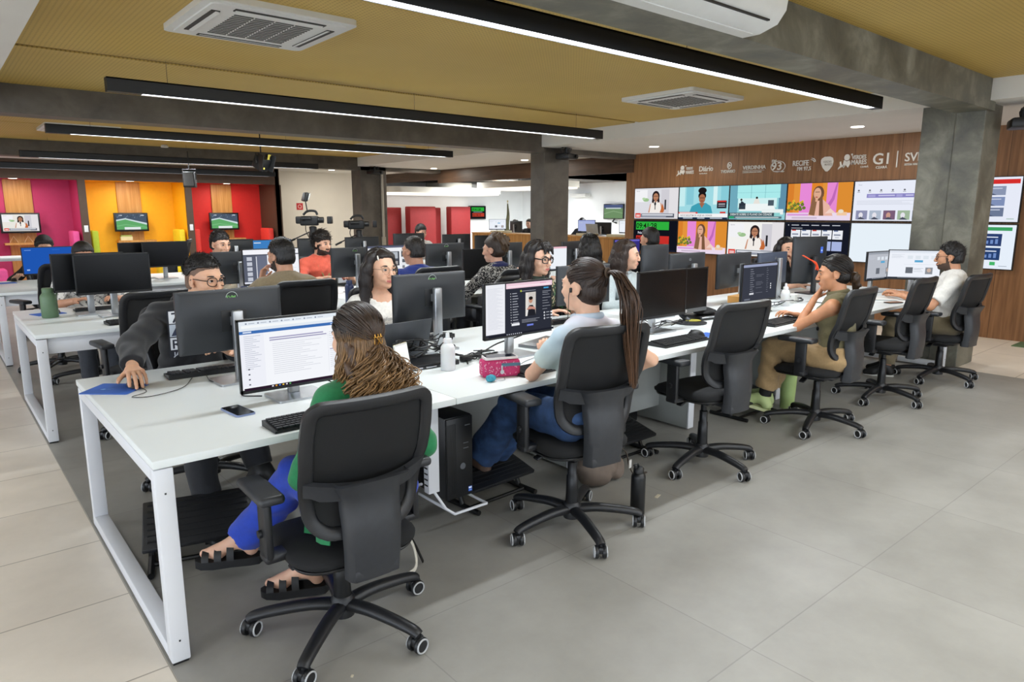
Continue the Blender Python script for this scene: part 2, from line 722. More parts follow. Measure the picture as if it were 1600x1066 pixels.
for nm, y0, y1, x1, M_ in (('front', -.06, .49, 7.67, M_CONC), ('middle', 5.97, 6.3, 7.75, M_CONC2), ('back', 12.06, 12.5, 7.86, M_CONC2)):
 m = MB()
 if nm == 'front':
  m.bx(7.2, x1, y0, .19, 0, 2.6, bev=.008)
  m.bx(7.215, x1 - .02, .19, y1, 0, 2.6, bev=.008)
 else:
  m.bx(7.2, x1, y0, y1, 0, 2.6, bev=.008)
 struct('column_' + nm, m, M_)
m = MB()
m.tube([(7.72, 12.02, 0), (7.72, 12.02, 2.45)], .03, 10)
m.bx(7.68, 7.76, 11.99, 12.05, .75, .95)
o = m.build('conduit_pipe', mat('pipe_grey', '#a49c8d', .5))
tag(o, 'pale grey conduit pipe up the rear concrete column', 'pipe')

# ---------------------------------------------------------------- lamps
M_LED = emat('led_diffuser', '#f4f8ff', 6.)


def linear_light(x0, x1, y, z, label, group, e0=0., power=60, ztop=9., w=.088, h=.105, start=.25, stop=.12):
 t = thing('linear_light', label, 'ceiling light', ((x0 + x1) / 2, y, z), 0, group)
 L = x1 - x0
 a = MB()
 a.bx(-L / 2, L / 2, -w / 2, -w / 2 + .008, 0, h)
 a.bx(-L / 2, L / 2, w / 2 - .008, w / 2, 0, h)
 a.bx(-L / 2, L / 2, -w / 2, w / 2, h - .01, h)
 a.bx(-L / 2 + .001, -L / 2 + start, -w / 2 + .004, w / 2 - .004, 0.001, h - .004)
 a.bx(L / 2 - stop, L / 2 - .001, -w / 2 + .004, w / 2 - .004, 0.001, h - .004)
 a.build('housing', M_BLACK, t)
 a = MB()
 a.bx(-L / 2 + start, L / 2 - stop, -w / 2 + .009, w / 2 - .009, .004, .012)
 a.build('diffuser', M_LED, t)
 for q in (-.42, 0, .42):
  a = MB()
  a.tube([(q * L, 0, h), (q * L, 0, min(ZC - .003, ztop) - z)], .0018, 5)
  a.build('suspension_wire', mat('wire', '#3a3a3a', .4, .5), t)
 ld = bpy.data.lights.new('linear_lamp', 'AREA')
 ld.shape = 'RECTANGLE'
 ld.size = L - start - stop
 ld.size_y = w - .02
 ld.energy = power
 ld.color = (.9, .955, 1.)
 lo = bpy.data.objects.new('linear_lamp', ld)
 COL.objects.link(lo)
 lo.parent = t
 lo.location = ((start - stop) / 2, 0, .002)
 return t


ZL = 2.44
linear_light(.55, 6.3, .54, ZL, 'long black linear light nearest the camera, across the top of the picture', 'black linear lights', power=P_LIN)
linear_light(.74, 6.32, 3.96, ZL, 'black linear light in front of the middle concrete beam', 'black linear lights', power=P_LIN)
linear_light(.77, 6.6, 7.66, ZL, 'black linear light just behind the middle concrete beam', 'black linear lights', power=P_LIN)
linear_light(.85, 5.9, 11.45, ZL - .05, 'black linear light in front of the rear concrete beam', 'black linear lights', power=P_LIN)
linear_light(-1.5, 5.55, 12.85, 2.28, 'black linear light right above the coloured booths', 'black linear lights', power=P_LIN * .6, ztop=2.499)
# the same row of lamps goes on over the part of the room behind the camera
for yy in (-2.6, -5.8):
 linear_light(.55, 6.3, yy, ZL, 'black linear light over the free floor behind the viewer', 'black linear lights', power=P_LIN * 1.1)

M_DOWN = emat('downlight_glow', '#fff6e6', 9.)


def downlight(x, y, z, label, power=8, col=(1, .93, .82), group='round downlights'):
 t = thing('downlight', label, 'downlight', (x, y, z), 0, group)
 a = MB()
 a.lathe([(.075, -.004), (.09, -.004), (.09, .0), (.075, .003)], n=24)
 a.build('trim_ring', mat('white_trim', '#e8e8e6', .4), t)
 a = MB()
 a.lathe([(.0005, -.009), (.07, -.009), (.073, -.004), (.0005, -.004)], n=24)
 a.build('lamp', M_DOWN, t)
 ld = bpy.data.lights.new('downlight_lamp', 'AREA')
 ld.shape = 'DISK'
 ld.size = .14
 ld.energy = power
 ld.color = col
 lo = bpy.data.objects.new('downlight_lamp', ld)
 COL.objects.link(lo)
 lo.parent = t
 lo.location = (0, 0, -.012)


for x, y, z, lb in ((8.42, 4.77, 2.53, 'round downlight above the left end of the video wall'), (8.23, 1.57, 2.53, 'round downlight left of the concrete column, above the lettering'),
     (8.75, 8.22, 2.53, 'round downlight left of the middle concrete column'), (8.87, 11.6, 2.53, 'round downlight near the rear concrete beam'),
     (7.3, 13.7, 2.53, 'added round downlight brightening the cream rear wall'), (8.3, -2.0, 2.53, 'round downlight right of the concrete column')):  # the one over the cream rear wall is added to light it
 downlight(x, y, z, lb, P_DOWN)
for xc, nm in ((.95, 'magenta'), (2.95, 'yellow'), (4.92, 'red')):
 downlight(xc + .0, 14.1, 2.16, 'round downlight inside the %s booth' % nm, P_BOOTH, (1, .9, .75), 'booth downlights')
for yy in (-.6, 2.2, 5.0):  # unseen downlights, added to brighten the tiled floor at left
 downlight(-1.3, yy, 2.56, 'added round downlight, out of view, brightening the left tiled aisle', P_AISLE, (.95, .97, 1))

# air conditioning cassettes
M_AC = mat('ac_white', '#dedfdc', .45, var=.02)
M_ACD = mat('ac_slot', '#23221f', .6)


def cassette(x, y, label, s=.93):
 t = thing('ceiling_cassette', label, 'air conditioner', (x, y, ZC), 0, 'ceiling air conditioners')
 a = MB()
 a.prism(rrect(s, s, .05), -.035, -.0, 0)
 a.prism(rrect(s * .9, s * .9, .04), -.045, -.03, 0)
 a.build('panel', M_AC, t, 30)
 a = MB()
 n = 13
 for k in range(n):
  yy = -s * .27 + k * s * .54 / (n - 1)
  for q in range(4):
   xx = -s * .27 + (q + .5) * s * .54 / 4
   a.box((xx, yy, -.0465), (s * .54 / 4 - .012, .016, .006))
 a.build('grille', mat('ac_grille', '#5f5f5c', .6), t)
 for k in range(4):
  c, sn = math.cos(k * PI / 2), math.sin(k * PI / 2)
  a = MB()
  a.M = Matrix.Rotation(k * PI / 2, 4, 'Z')
  a.box((0, s * .385, -.046), (s * .6, .05, .006), 0)
  a.box((0, s * .375, -.049), (s * .58, .034, .004), 1, rot=Euler((.25, 0, 0)))
  a.build('louvre', [M_ACD, M_AC], t)
 return t


cassette(1.34, 2.33, 'large white ceiling air conditioner at the top left of the picture')
cassette(5.86, 2.37, 'white ceiling air conditioner above the right-hand desks')
cassette(1.42, 9.62, 'white ceiling air conditioner behind the middle beam, at the far left')
cassette(6.1, 9.5, 'white ceiling air conditioner behind the middle beam, above its right end')

# wall-mounted split unit on the front beam
t = thing('split_air_conditioner', 'white rounded split air conditioner hung on the front concrete beam', 'air conditioner', (2.5, -.1, 2.45))
a = MB()
prof = [(0, .0), (-.10, .0), (-.2, .03), (-.245, .09), (-.255, .17), (-.25, .27), (0, .27)]
a.prism([(y_, z_) for y_, z_ in prof], -.62, .55, plane='YZ')
a.build('body', M_AC, t, 50)
a = MB()
a.bx(-.5, .45, -.215, -.2, .03, .038, 0)
a.build('air_slot', M_ACD, t)
a = MB()
a.bx(-.62, .5, -.09, -.02, -.004, .0)
a.build('underside_panel', M_AC, t)

# smoke detector, loudspeaker, stage lamp, projector clusters on the beams
t = tag(MB().lathe([(.01, 0), (.06, 0), (.065, .02), (.05, .045), (.01, .05)], (0, 0, -.05)).build('smoke_detector', M_AC, None, 50), 'small round smoke detector on the yellow ceiling far at left', 'smoke detector')
t.location = (3.05, 11.6, ZC)

t = thing('loudspeaker', 'black boxed loudspeaker with grey grille hung above the booths', 'loudspeaker', (3.35, 11.3, 2.1), -.5)
a = MB()
a.box((0, 0, 0), (.2, .18, .28), bev=.015)
a.build('cabinet', M_BLACK, t)
a = MB()
a.box((.0, -.095, .01), (.165, .012, .24), bev=.006)
a.build('grille', mat('grille_grey', '#6c6c6c', .6, var=.15, scale=300), t)
a = MB()
a.tube([(-.11, 0, .0), (-.11, 0, .18), (.11, 0, .18), (.11, 0, 0)], .008)
a.tube([(0, 0, .18), (0, 0, .5)], .009)
a.build('bracket', M_BLACK, t)

t = thing('stage_spotlight', 'black stage spotlight with yellow-marked barn doors under the ceiling', 'spotlight', (3.55, 8.3, 2.25), .4)
a = MB()
a.box((0, 0, 0), (.16, .2, .2), bev=.02, rot=Euler((.5, 0, 0)))
a.build('lamp_body', M_BLACK, t)
for q in (-1, 1):
 a = MB()
 a.box((q * .09, -.08, .0), (.012, .16, .24), rot=Euler((.3, 0, q * .3)))
 a.build('barn_door', M_BLACK, t)
a = MB()
a.box((0.03, -.125, .07), (.04, .006, .1), rot=Euler((.3, 0, 0)))
a.box((-.08, -.13, -.09), (.03, .006, .03))
a.box((.09, -.1, .11), (.03, .02, .02))
a.build('yellow_label', mat('label_yellow', '#c9b84a', .5), t)
a = MB()
a.tube([(-.1, 0, 0), (-.1, 0, .14), (.1, 0, .14), (.1, 0, 0)], .008)
a.tube([(0, 0, .14), (0, 0, .47)], .01)
a.build('yoke', M_BLACK, t)


def beam_projector(x, y, z, rz, label):
 t = thing('projector', label, 'projector', (x, y, z), rz)
 a = MB()
 a.box((0, 0, -.1), (.3, .24, .09), bev=.02)
 a.cyl((.09, -.12, -.1), (.09, -.15, -.1), .035)
 a.build('body', M_BLACK, t)
 a = MB()
 a.tube([(0, 0, -.06), (0, 0, .12)], .02)
 a.build('mount', M_BLACK, t)
 a = MB()
 for q in range(5):
  a.tube(bez([(-.1 + q * .05, .02, -.05), (-.12 + q * .06, .03, .02 + .02 * (q % 2)), (-.03 + q * .05, .0, .04), (0.02 + q * .03, .02, -.05)], 10), .006, 5)
 a.build('cables', M_BLACK, t)


beam_projector(7.55, -.28, 2.44, .4, 'black projector with looped cables right of the front column top')
beam_projector(7.5, 5.78, 2.49, .3, 'black projector with looped cables on top of the middle column')
beam_projector(7.45, 11.85, 2.5, .3, 'black projector with looped cables on top of the rear column')
# ---------------------------------------------------------------- implicit surfaces for bodies, clothes and hair
def _v(a):
 return np.asarray(a, dtype=np.float64)


def rc(a, b, ra, rb=None, k=.02, cut=None):
 """round cone"""
 return dict(t='c', a=_v(a), b=_v(b), ra=ra, rb=ra if rb is None else rb, k=k, cut=cut)


def el(c, r, R=None, k=.02, op='u'):
 return dict(t='e', c=_v(c), r=_v(r), R=np.eye(3) if R is None else np.asarray(R), k=k, op=op)


def ec(a, b, ra, rb, side, k=.03):
 """cone with elliptical section: ra, rb = (half width along side, half depth)"""
 a, b = _v(a), _v(b)
 w = (b - a) / np.linalg.norm(b - a)
 u = _v(side) - w * np.dot(side, w)
 u /= np.linalg.norm(u)
 return dict(t='x', a=a, b=b, ra=ra, rb=rb, u=u, v=np.cross(w, u), w=w, k=k)


def grow(p, t):
 q = dict(p)
 if q['t'] == 'c':
  q['ra'] += t
  q['rb'] += t
 elif q['t'] == 'e':
  q['r'] = q['r'] + t
 else:
  q['ra'] = (q['ra'][0] + t, q['ra'][1] + t)
  q['rb'] = (q['rb'][0] + t, q['rb'][1] + t)
 return q


def _bounds(p):
 if p['t'] == 'c':
  r = max(p['ra'], p['rb'])
  return np.minimum(p['a'], p['b']) - r, np.maximum(p['a'], p['b']) + r
 if p['t'] == 'e':
  r = max(p['r'])
  e = np.sqrt(((p['R'] * p['r'][None, :]) ** 2).sum(1))
  return p['c'] - e, p['c'] + e
 r = max(*p['ra'], *p['rb'])
 return np.minimum(p['a'], p['b']) - r, np.maximum(p['a'], p['b']) + r


def _dist(p, X, Y, Z):
 if p['t'] == 'c':
  a, b = p['a'], p['b']
  d = b - a
  L2 = max(d @ d, 1e-12)
  x, y, z = X - a[0], Y - a[1], Z - a[2]
  t = np.clip((x * d[0] + y * d[1] + z * d[2]) / L2, 0, 1)
  o = np.sqrt((x - t * d[0]) ** 2 + (y - t * d[1]) ** 2 + (z - t * d[2]) ** 2) - (p['ra'] + (p['rb'] - p['ra']) * t)
  if p.get('cut') is not None:
   n = d / math.sqrt(L2)
   o = np.maximum(o, (X - b[0]) * n[0] + (Y - b[1]) * n[1] + (Z - b[2]) * n[2])
  return o
 if p['t'] == 'e':
  c, R, r = p['c'], p['R'], p['r']
  x, y, z = X - c[0], Y - c[1], Z - c[2]
  q = [(x * R[0, i] + y * R[1, i] + z * R[2, i]) / r[i] for i in range(3)]
  k0 = np.sqrt(q[0] ** 2 + q[1] ** 2 + q[2] ** 2)
  k1 = np.sqrt((q[0] / r[0]) ** 2 + (q[1] / r[1]) ** 2 + (q[2] / r[2]) ** 2)
  return k0 * (k0 - 1) / np.maximum(k1, 1e-9)
 a, u, v, w = p['a'], p['u'], p['v'], p['w']
 L = np.dot(p['b'] - a, w)
 x, y, z = X - a[0], Y - a[1], Z - a[2]
 lw = x * w[0] + y * w[1] + z * w[2]
 t = np.clip(lw / L, 0, 1)
 r1 = p['ra'][0] + (p['rb'][0] - p['ra'][0]) * t
 r2 = p['ra'][1] + (p['rb'][1] - p['ra'][1]) * t
 m = np.minimum(r1, r2)
 e = lw - t * L
 q = np.sqrt(((x * u[0] + y * u[1] + z * u[2]) / r1) ** 2 + ((x * v[0] + y * v[1] + z * v[2]) / r2) ** 2 + (e / m) ** 2)
 return (q - 1) * m


def field(prims, lo, hi, vox, noise=None, cuts=()):
 lo = _v(lo)
 n = np.maximum(np.ceil((_v(hi) - lo) / vox).astype(int) + 1, 4)
 D = np.full(n, .5, dtype=np.float32)
 ax = [lo[i] + vox * np.arange(n[i]) for i in range(3)]
 for p in prims:
  a, b = _bounds(p)
  mg = p['k'] + 3 * vox
  i0 = np.clip(np.floor((a - mg - lo) / vox).astype(int), 0, n)
  i1 = np.clip(np.ceil((b + mg - lo) / vox).astype(int) + 1, 0, n)
  if (i1 <= i0).any():
   continue
  sl = tuple(slice(i0[i], i1[i]) for i in range(3))
  X, Y, Z = ax[0][sl[0]][:, None, None], ax[1][sl[1]][None, :, None], ax[2][sl[2]][None, None, :]
  d = _dist(p, X, Y, Z)
  k = max(p['k'], 1e-5)
  S = D[sl]
  if p.get('op') == 's':
   h = np.maximum(k - np.abs(S + d), 0) / k
   D[sl] = np.maximum(S, -d) + h * h * k * .25
  else:
   h = np.maximum(k - np.abs(S - d), 0) / k
   D[sl] = np.minimum(S, d) - h * h * k * .25
 X, Y, Z = ax[0][:, None, None], ax[1][None, :, None], ax[2][None, None, :]
 if noise is not None:
  D += noise(X, Y, Z).astype(np.float32)
 for c in cuts:
  D = np.maximum(D, c(X, Y, Z)).astype(np.float32)
 return D, lo


def nets(D, lo, vox):
 """Surface nets: one vertex per crossed cell, one quad per crossed grid edge."""
 S = D < 0
 nx, ny, nz = D.shape
 c = [S[i:nx - 1 + i, j:ny - 1 + j, k:nz - 1 + k] for i in (0, 1) for j in (0, 1) for k in (0, 1)]
 cnt = np.zeros(c[0].shape, dtype=np.int8)
 for q in c:
  cnt += q
 act = (cnt > 0) & (cnt < 8)
 idx = np.argwhere(act)
 if len(idx) == 0:
  return np.zeros((0, 3)), np.zeros((0, 4), int)
 num = np.full(act.shape, -1, dtype=np.int32)
 num[act] = np.arange(len(idx))
 acc = np.zeros((len(idx), 3))
 w = np.zeros(len(idx))
 cor = [(i, j, k) for i in (0, 1) for j in (0, 1) for k in (0, 1)]
 val = [D[idx[:, 0] + i, idx[:, 1] + j, idx[:, 2] + k] for i, j, k in cor]
 for a in range(8):
  for b in range(a + 1, 8):
   if sum(abs(cor[a][q] - cor[b][q]) for q in range(3)) != 1:
    continue
   m = (val[a] < 0) != (val[b] < 0)
   den = val[a] - val[b]
   t = np.where(m, val[a] / np.where(np.abs(den) < 1e-12, 1, den), 0)
   for q in range(3):
    acc[:, q] += np.where(m, cor[a][q] + (cor[b][q] - cor[a][q]) * t, 0)
   w += m
 V = lo + vox * (idx + acc / w[:, None])
 F = []
 for ax in range(3):
  s0 = [slice(None)] * 3
  s1 = [slice(None)] * 3
  s0[ax] = slice(0, -1)
  s1[ax] = slice(1, None)
  A, B = S[tuple(s0)], S[tuple(s1)]
  e = np.argwhere(A != B)
  o = [q for q in range(3) if q != ax]
  ok = np.ones(len(e), bool)
  for q in o:
   ok &= (e[:, q] > 0) & (e[:, q] < D.shape[q] - 1)
  e = e[ok]
  if not len(e):
   continue
  ins = A[e[:, 0], e[:, 1], e[:, 2]]
  quad = []
  for du, dv in ((-1, -1), (0, -1), (0, 0), (-1, 0)):
   g = e.copy()
   g[:, o[0]] += du
   g[:, o[1]] += dv
   quad.append(num[g[:, 0], g[:, 1], g[:, 2]])
  q = np.stack(quad, 1)
  flip = ins if ax != 1 else ~ins
  q = np.where(flip[:, None], q, q[:, ::-1])
  F.append(q)
 return V, np.concatenate(F)


def surf(prims, vox, noise=None, cuts=(), fine=(), pad=.02):
 """Mesh of the blended prims; FINE = [(lo, hi, voxel)] boxes that get their own resolution."""
 lo = np.min([_bounds(p)[0] for p in prims if p.get('op') != 's'], axis=0) - pad
 hi = np.max([_bounds(p)[1] for p in prims if p.get('op') != 's'], axis=0) + pad
 D, l = field(prims, lo, hi, vox, noise, cuts)
 V, F = nets(D, l, vox)
 Vs, Fs, b = [], [], 0
 if len(fine):
  cen = V[F].mean(1)
  keep = np.ones(len(F), bool)
  for (a, c, fv) in fine:
   a, c = _v(a), _v(c)
   keep &= ~((cen > a + vox * .6) & (cen < c - vox * .6)).all(1)
  F = F[keep]
 Vs.append(V)
 Fs.append(F)
 b = len(V)
 for (a, c, fv) in fine:
  a, c = _v(a), _v(c)
  D, l = field(prims, a - fv, c + fv, fv, noise, cuts)
  v2, f2 = nets(D, l, fv)
  Vs.append(v2)
  Fs.append(f2 + b)
  b += len(v2)
 V, F = np.concatenate(Vs), np.concatenate(Fs)
 used = np.unique(F)
 mp = np.full(len(V), -1)
 mp[used] = np.arange(len(used))
 return V[used], mp[F]


def wrinkle(amp, f=75., seed=0.):
 def n(X, Y, Z):
  return amp * (np.sin(f * (Z + .35 * X) + 3 * np.sin(17 * X + seed) + 2.2 * np.sin(21 * Y)) * .6
                      + np.sin(f * .7 * (X - .5 * Z + .3 * Y) + 2.5 * np.sin(23 * Z + seed * 2)) * .4)
 return n


def frame(yaw=0., pitch=0., roll=0.):
 """columns: right, forward, up.  yaw > 0 turns left, pitch > 0 looks down"""
 return np.array((Matrix.Rotation(yaw, 3, 'Z') @ Matrix.Rotation(-pitch, 3, 'X') @ Matrix.Rotation(roll, 3, 'Y')))


def ik(S, T, l1, l2, pole):
 S, T, pole = _v(S), _v(T), _v(pole)
 d = T - S
 L = np.linalg.norm(d)
 n = d / L
 if L > (l1 + l2) * .995:
  L = (l1 + l2) * .995
  T = S + n * L
 a = (l1 * l1 - l2 * l2 + L * L) / (2 * L)
 h = math.sqrt(max(l1 * l1 - a * a, 1e-8))
 p = pole - n * (pole @ n)
 p /= np.linalg.norm(p)
 return S + n * a + p * h, T


def hand_prims(W, d, n, side, curl=.4, spread=.12, s=1., thumb=.7, fist=0.):
 """Five-fingered hand from the wrist W: d = finger direction, n = out of the palm, side = +1 right hand."""
 W, d, n = _v(W), _v(d), _v(n)
 d = d / np.linalg.norm(d)
 n = n - d * (n @ d)
 n /= np.linalg.norm(n)
 x = np.cross(d, n) * -side          # towards the thumb
 P = []
 kn = [(.028, .088, 1.), (.0095, .093, 1.08), (-.0095, .089, 1.), (-.027, .08, .8)]
 ln = [(.042, .025, .019), (.047, .029, .02), (.043, .027, .02), (.034, .02, .018)]
 for (kx, ky, _), l in zip(kn, ln):
  K = W + s * (x * kx + d * ky)
  P.append(rc(W + s * (x * kx * .55 + d * .012), K, .0125 * s, .0105 * s, .014 * s))
 for i, ((kx, ky, _), l) in enumerate(zip(kn, ln)):
  p = W + s * (x * kx + d * ky - n * .002)
  ang = -.05
  fan = spread * (1.5 - i) / 1.5 * .5
  r = [.0095, .0085, .0078, .0066]
  if i == 3:
   r = [q * .86 for q in r]
  c = curl * (1 + .12 * (i - 1.5))
  for j, (seg, add) in enumerate(zip(l, (c * .75, c * 1.0, c * .7))):
   ang += add
   dd = math.cos(ang) * (d + x * fan) + math.sin(ang) * n
   dd /= np.linalg.norm(dd)
   q = p + s * seg * dd
   P.append(rc(p, q, r[j] * s, r[j + 1] * s, .003 * s))
   p = q
 a = W + s * (x * .016 + d * .018 + n * .004)
 b = W + s * (x * .042 + d * .05 + n * .014)
 P.append(rc(a, b, .015 * s, .0115 * s, .014 * s))
 t1 = d * math.cos(thumb) + x * math.sin(thumb) * .9 + n * .25
 t1 /= np.linalg.norm(t1)
 c_ = b + s * .034 * t1
 t2 = t1 * .8 + d * .35 + n * .15 - x * .1
 t2 /= np.linalg.norm(t2)
 P.append(rc(b, c_, .0108 * s, .0095 * s, .005 * s))
 P.append(rc(c_, c_ + s * .026 * t2, .0095 * s, .0075 * s, .003 * s))
 return P


def head_prims(H, R, f=0., s=1., jaw=1., smile=0.):
 """Skull, face, nose, lips, ears about H; R = frame (right, forward, up); f = 1 woman."""
 def T(x, y, z):
  return H + R @ (_v((x, y, z)) * s)

 def E(c, r, k, op='u', rot=None):
  RR = R if rot is None else R @ np.array(rot)
  return el(T(*c), _v(r) * s, RR, k * s, op)

 def Cn(a, b, ra, rb, k):
  return rc(T(*a), T(*b), ra * s, rb * s, k * s)
 P = [E((0, -.014, .034), (.0735, .094, .083), .01),
         E((0, .028, -.018), (.061, .062, .08), .03),
         E((0, .032, -.068), (.05 * jaw, .052, .042), .03),
         E((0, .07, -.096), (.021 * jaw, .018, .016), .024),
         E((.041, .058, -.024), (.023, .024, .024), .022), E((-.041, .058, -.024), (.023, .024, .024), .022),
         E((0, .079, .024), (.052, .013, .011), .02),
         Cn((0, .091, .012), (0, .11, -.03), .0075, .0115, .012),
         E((.0105, .1, -.036), (.0085, .009, .0075), .006), E((-.0105, .1, -.036), (.0085, .009, .0075), .006),
         E((.031, .1, .0045), (.019, .0155, .0125), .012, 's'), E((-.031, .1, .0045), (.019, .0155, .0125), .012, 's'),
         E((.031, .076, .004), (.0165, .0135, .0125), .006), E((-.031, .076, .004), (.0165, .0135, .0125), .006),
         E((0, .085, -.066), (.026, .014, .014), .012),
         ]
 sm = smile * .006
 for q in (1, -1):
  P += [Cn((0, .0965, -.0615), (q * .021, .0865, -.063 + sm), .0052, .0028, .004), Cn((0, .0955, -.0702), (q * .02, .086, -.0665 + sm), .0058, .0028, .004)]
  if smile:
   P.append(E((q * .034, .07, -.05), (.016, .016, .014), .014))
 P += [E((0, .104, -.0662 + sm * .2), (.019, .006, .0013), .003, 's')]
 P += [         ]
 for sd in (1, -1):
  rot = Matrix.Rotation(-.35 * sd, 3, 'Z') @ Matrix.Rotation(-.15, 3, 'X')
  P.append(E((sd * .075, -.01, -.006), (.009, .021, .031), .008, 'u', rot))
  P.append(E((sd * .086, -.004, -.004), (.007, .012, .019), .006, 's', rot))
  P.append(E((sd * .074, .002, -.031), (.007, .009, .009), .005, 'u'))
 return P


LIPS = {'f': '#b5605a', 'm': '#a8736a'}
HAIRS = {}


def skin_mats(tone, fem):
 a = mat('skin_' + tone.strip('#'), tone, rough=.48, var=.07, scale=30, bump=.12, bscale=500, sss=.12)
 b = mat('lips_' + ('f' if fem else 'm'), LIPS['f' if fem else 'm'], rough=.4, var=.05)
 return [a, b]


def hair_mat(col, name=None):
 """Fine streaks along the strands."""
 nm = 'hair_' + (name or col.strip('#'))
 if nm in MATS:
  return MATS[nm]
 m = mat(nm, col, rough=.42, var=.25, scale=60, spec=.45)
 nt = m.node_tree
 N, L = nt.nodes, nt.links
 b = N['Principled BSDF']
 tc = N.new('ShaderNodeTexCoord')
 mp = N.new('ShaderNodeMapping')
 mp.inputs['Scale'].default_value = (260, 260, 26)
 nz = N.new('ShaderNodeTexNoise')
 nz.inputs['Scale'].default_value = 1
 nz.inputs['Detail'].default_value = 2
 bp = N.new('ShaderNodeBump')
 bp.inputs['Strength'].default_value = .55
 bp.inputs['Distance'].default_value = .004
 L.new(tc.outputs['Object'], mp.inputs['Vector'])
 L.new(mp.outputs['Vector'], nz.inputs['Vector'])
 L.new(nz.outputs['Fac'], bp.inputs['Height'])
 L.new(bp.outputs['Normal'], b.inputs['Normal'])
 return m


def strands(paths, r0, r1, cols, sides=4):
 """Many hair strands as one set of thin tapering tubes. paths (N,K,3); cols (N,K,3)."""
 P = np.asarray(paths)
 N_, K = P.shape[:2]
 T = np.gradient(P, axis=1)
 T /= np.linalg.norm(T, axis=2, keepdims=True) + 1e-12
 up = np.where(np.abs(T[..., 2:3]) < .8, np.array([0, 0, 1.]), np.array([1., 0, 0]))
 x = np.cross(T, up)
 x /= np.linalg.norm(x, axis=2, keepdims=True) + 1e-12
 y = np.cross(T, x)
 rr = np.linspace(r0, r1, K)[None, :, None]
 if isinstance(r0, np.ndarray):
  rr = np.linspace(0, 1, K)[None, :, None]
  rr = r0[:, None, None] * (1 - rr) + r1 * rr
 V = np.stack([P + rr * (math.cos(2 * PI * k / sides) * x + math.sin(2 * PI * k / sides) * y) for k in range(sides)], 2)
 base = (np.arange(N_)[:, None] * K + np.arange(K - 1)[None, :]).reshape(-1)
 F = np.concatenate([np.stack([base * sides + k, base * sides + (k + 1) % sides, (base + 1) * sides + (k + 1) % sides, (base + 1) * sides + k], 1) for k in range(sides)])
 C = np.repeat(np.asarray(cols)[:, :, None, :], sides, 2).reshape(-1, 3)
 return V.reshape(-1, 3), F, C


def hair_cap(H, R, s=1., th=.012, front=(.088, .07), side=(.022, -.015), nape=-.07, top=0., vox=.005, amp=.0015, part=None, extra=(), back=0.):
 """The hair that lies on the skull, with a hairline in front of the ears."""
 def T(x, y, z):
  return H + R @ (_v((x, y, z)) * s)
 P = [el(T(0, -.016, .036), _v((.0735 + th, .094 + th + back, .083 + th + top)) * s, R, .01),
         el(T(0, -.045, -.03), _v((.062 + th * .8, .06 + th + back, .06)) * s, R, .03)]
 P += list(extra)
 fy, fz = front
 sy, sz = side
 n = np.array([0, fz - sz, -(fy - sy)])
 n /= np.linalg.norm(n)
 p0 = np.array([0, fy, fz])

 def cut(X, Y, Z):
  x, y, z = X - H[0], Y - H[1], Z - H[2]
  lx = (x * R[0, 0] + y * R[1, 0] + z * R[2, 0]) / s
  ly = (x * R[0, 1] + y * R[1, 1] + z * R[2, 1]) / s
  lz = (x * R[0, 2] + y * R[1, 2] + z * R[2, 2]) / s
  d = (ly - p0[1]) * n[1] + (lz - p0[2]) * n[2]
  d = d + 6. * np.abs(lx) ** 2 * (lz > 0) + .0035 * np.sin(230 * lx + 90 * lz) * np.sin(190 * lz + 60 * ly)
  d = np.maximum(d, (nape - lz))
  # the ears stay free
  ear = .034 - np.sqrt((ly + .006) ** 2 + (lz + .012) ** 2) * 1.
  d = np.maximum(d, np.where(np.abs(lx) > .06, ear, -1.))
  return d * s

 def nz(X, Y, Z):
  return amp * (np.sin(700 * (X - H[0]) + 2 * np.sin(60 * Z)) + np.sin(610 * (Y - H[1]) + 2 * np.sin(50 * Z)) * .6)
 return P, nz, cut


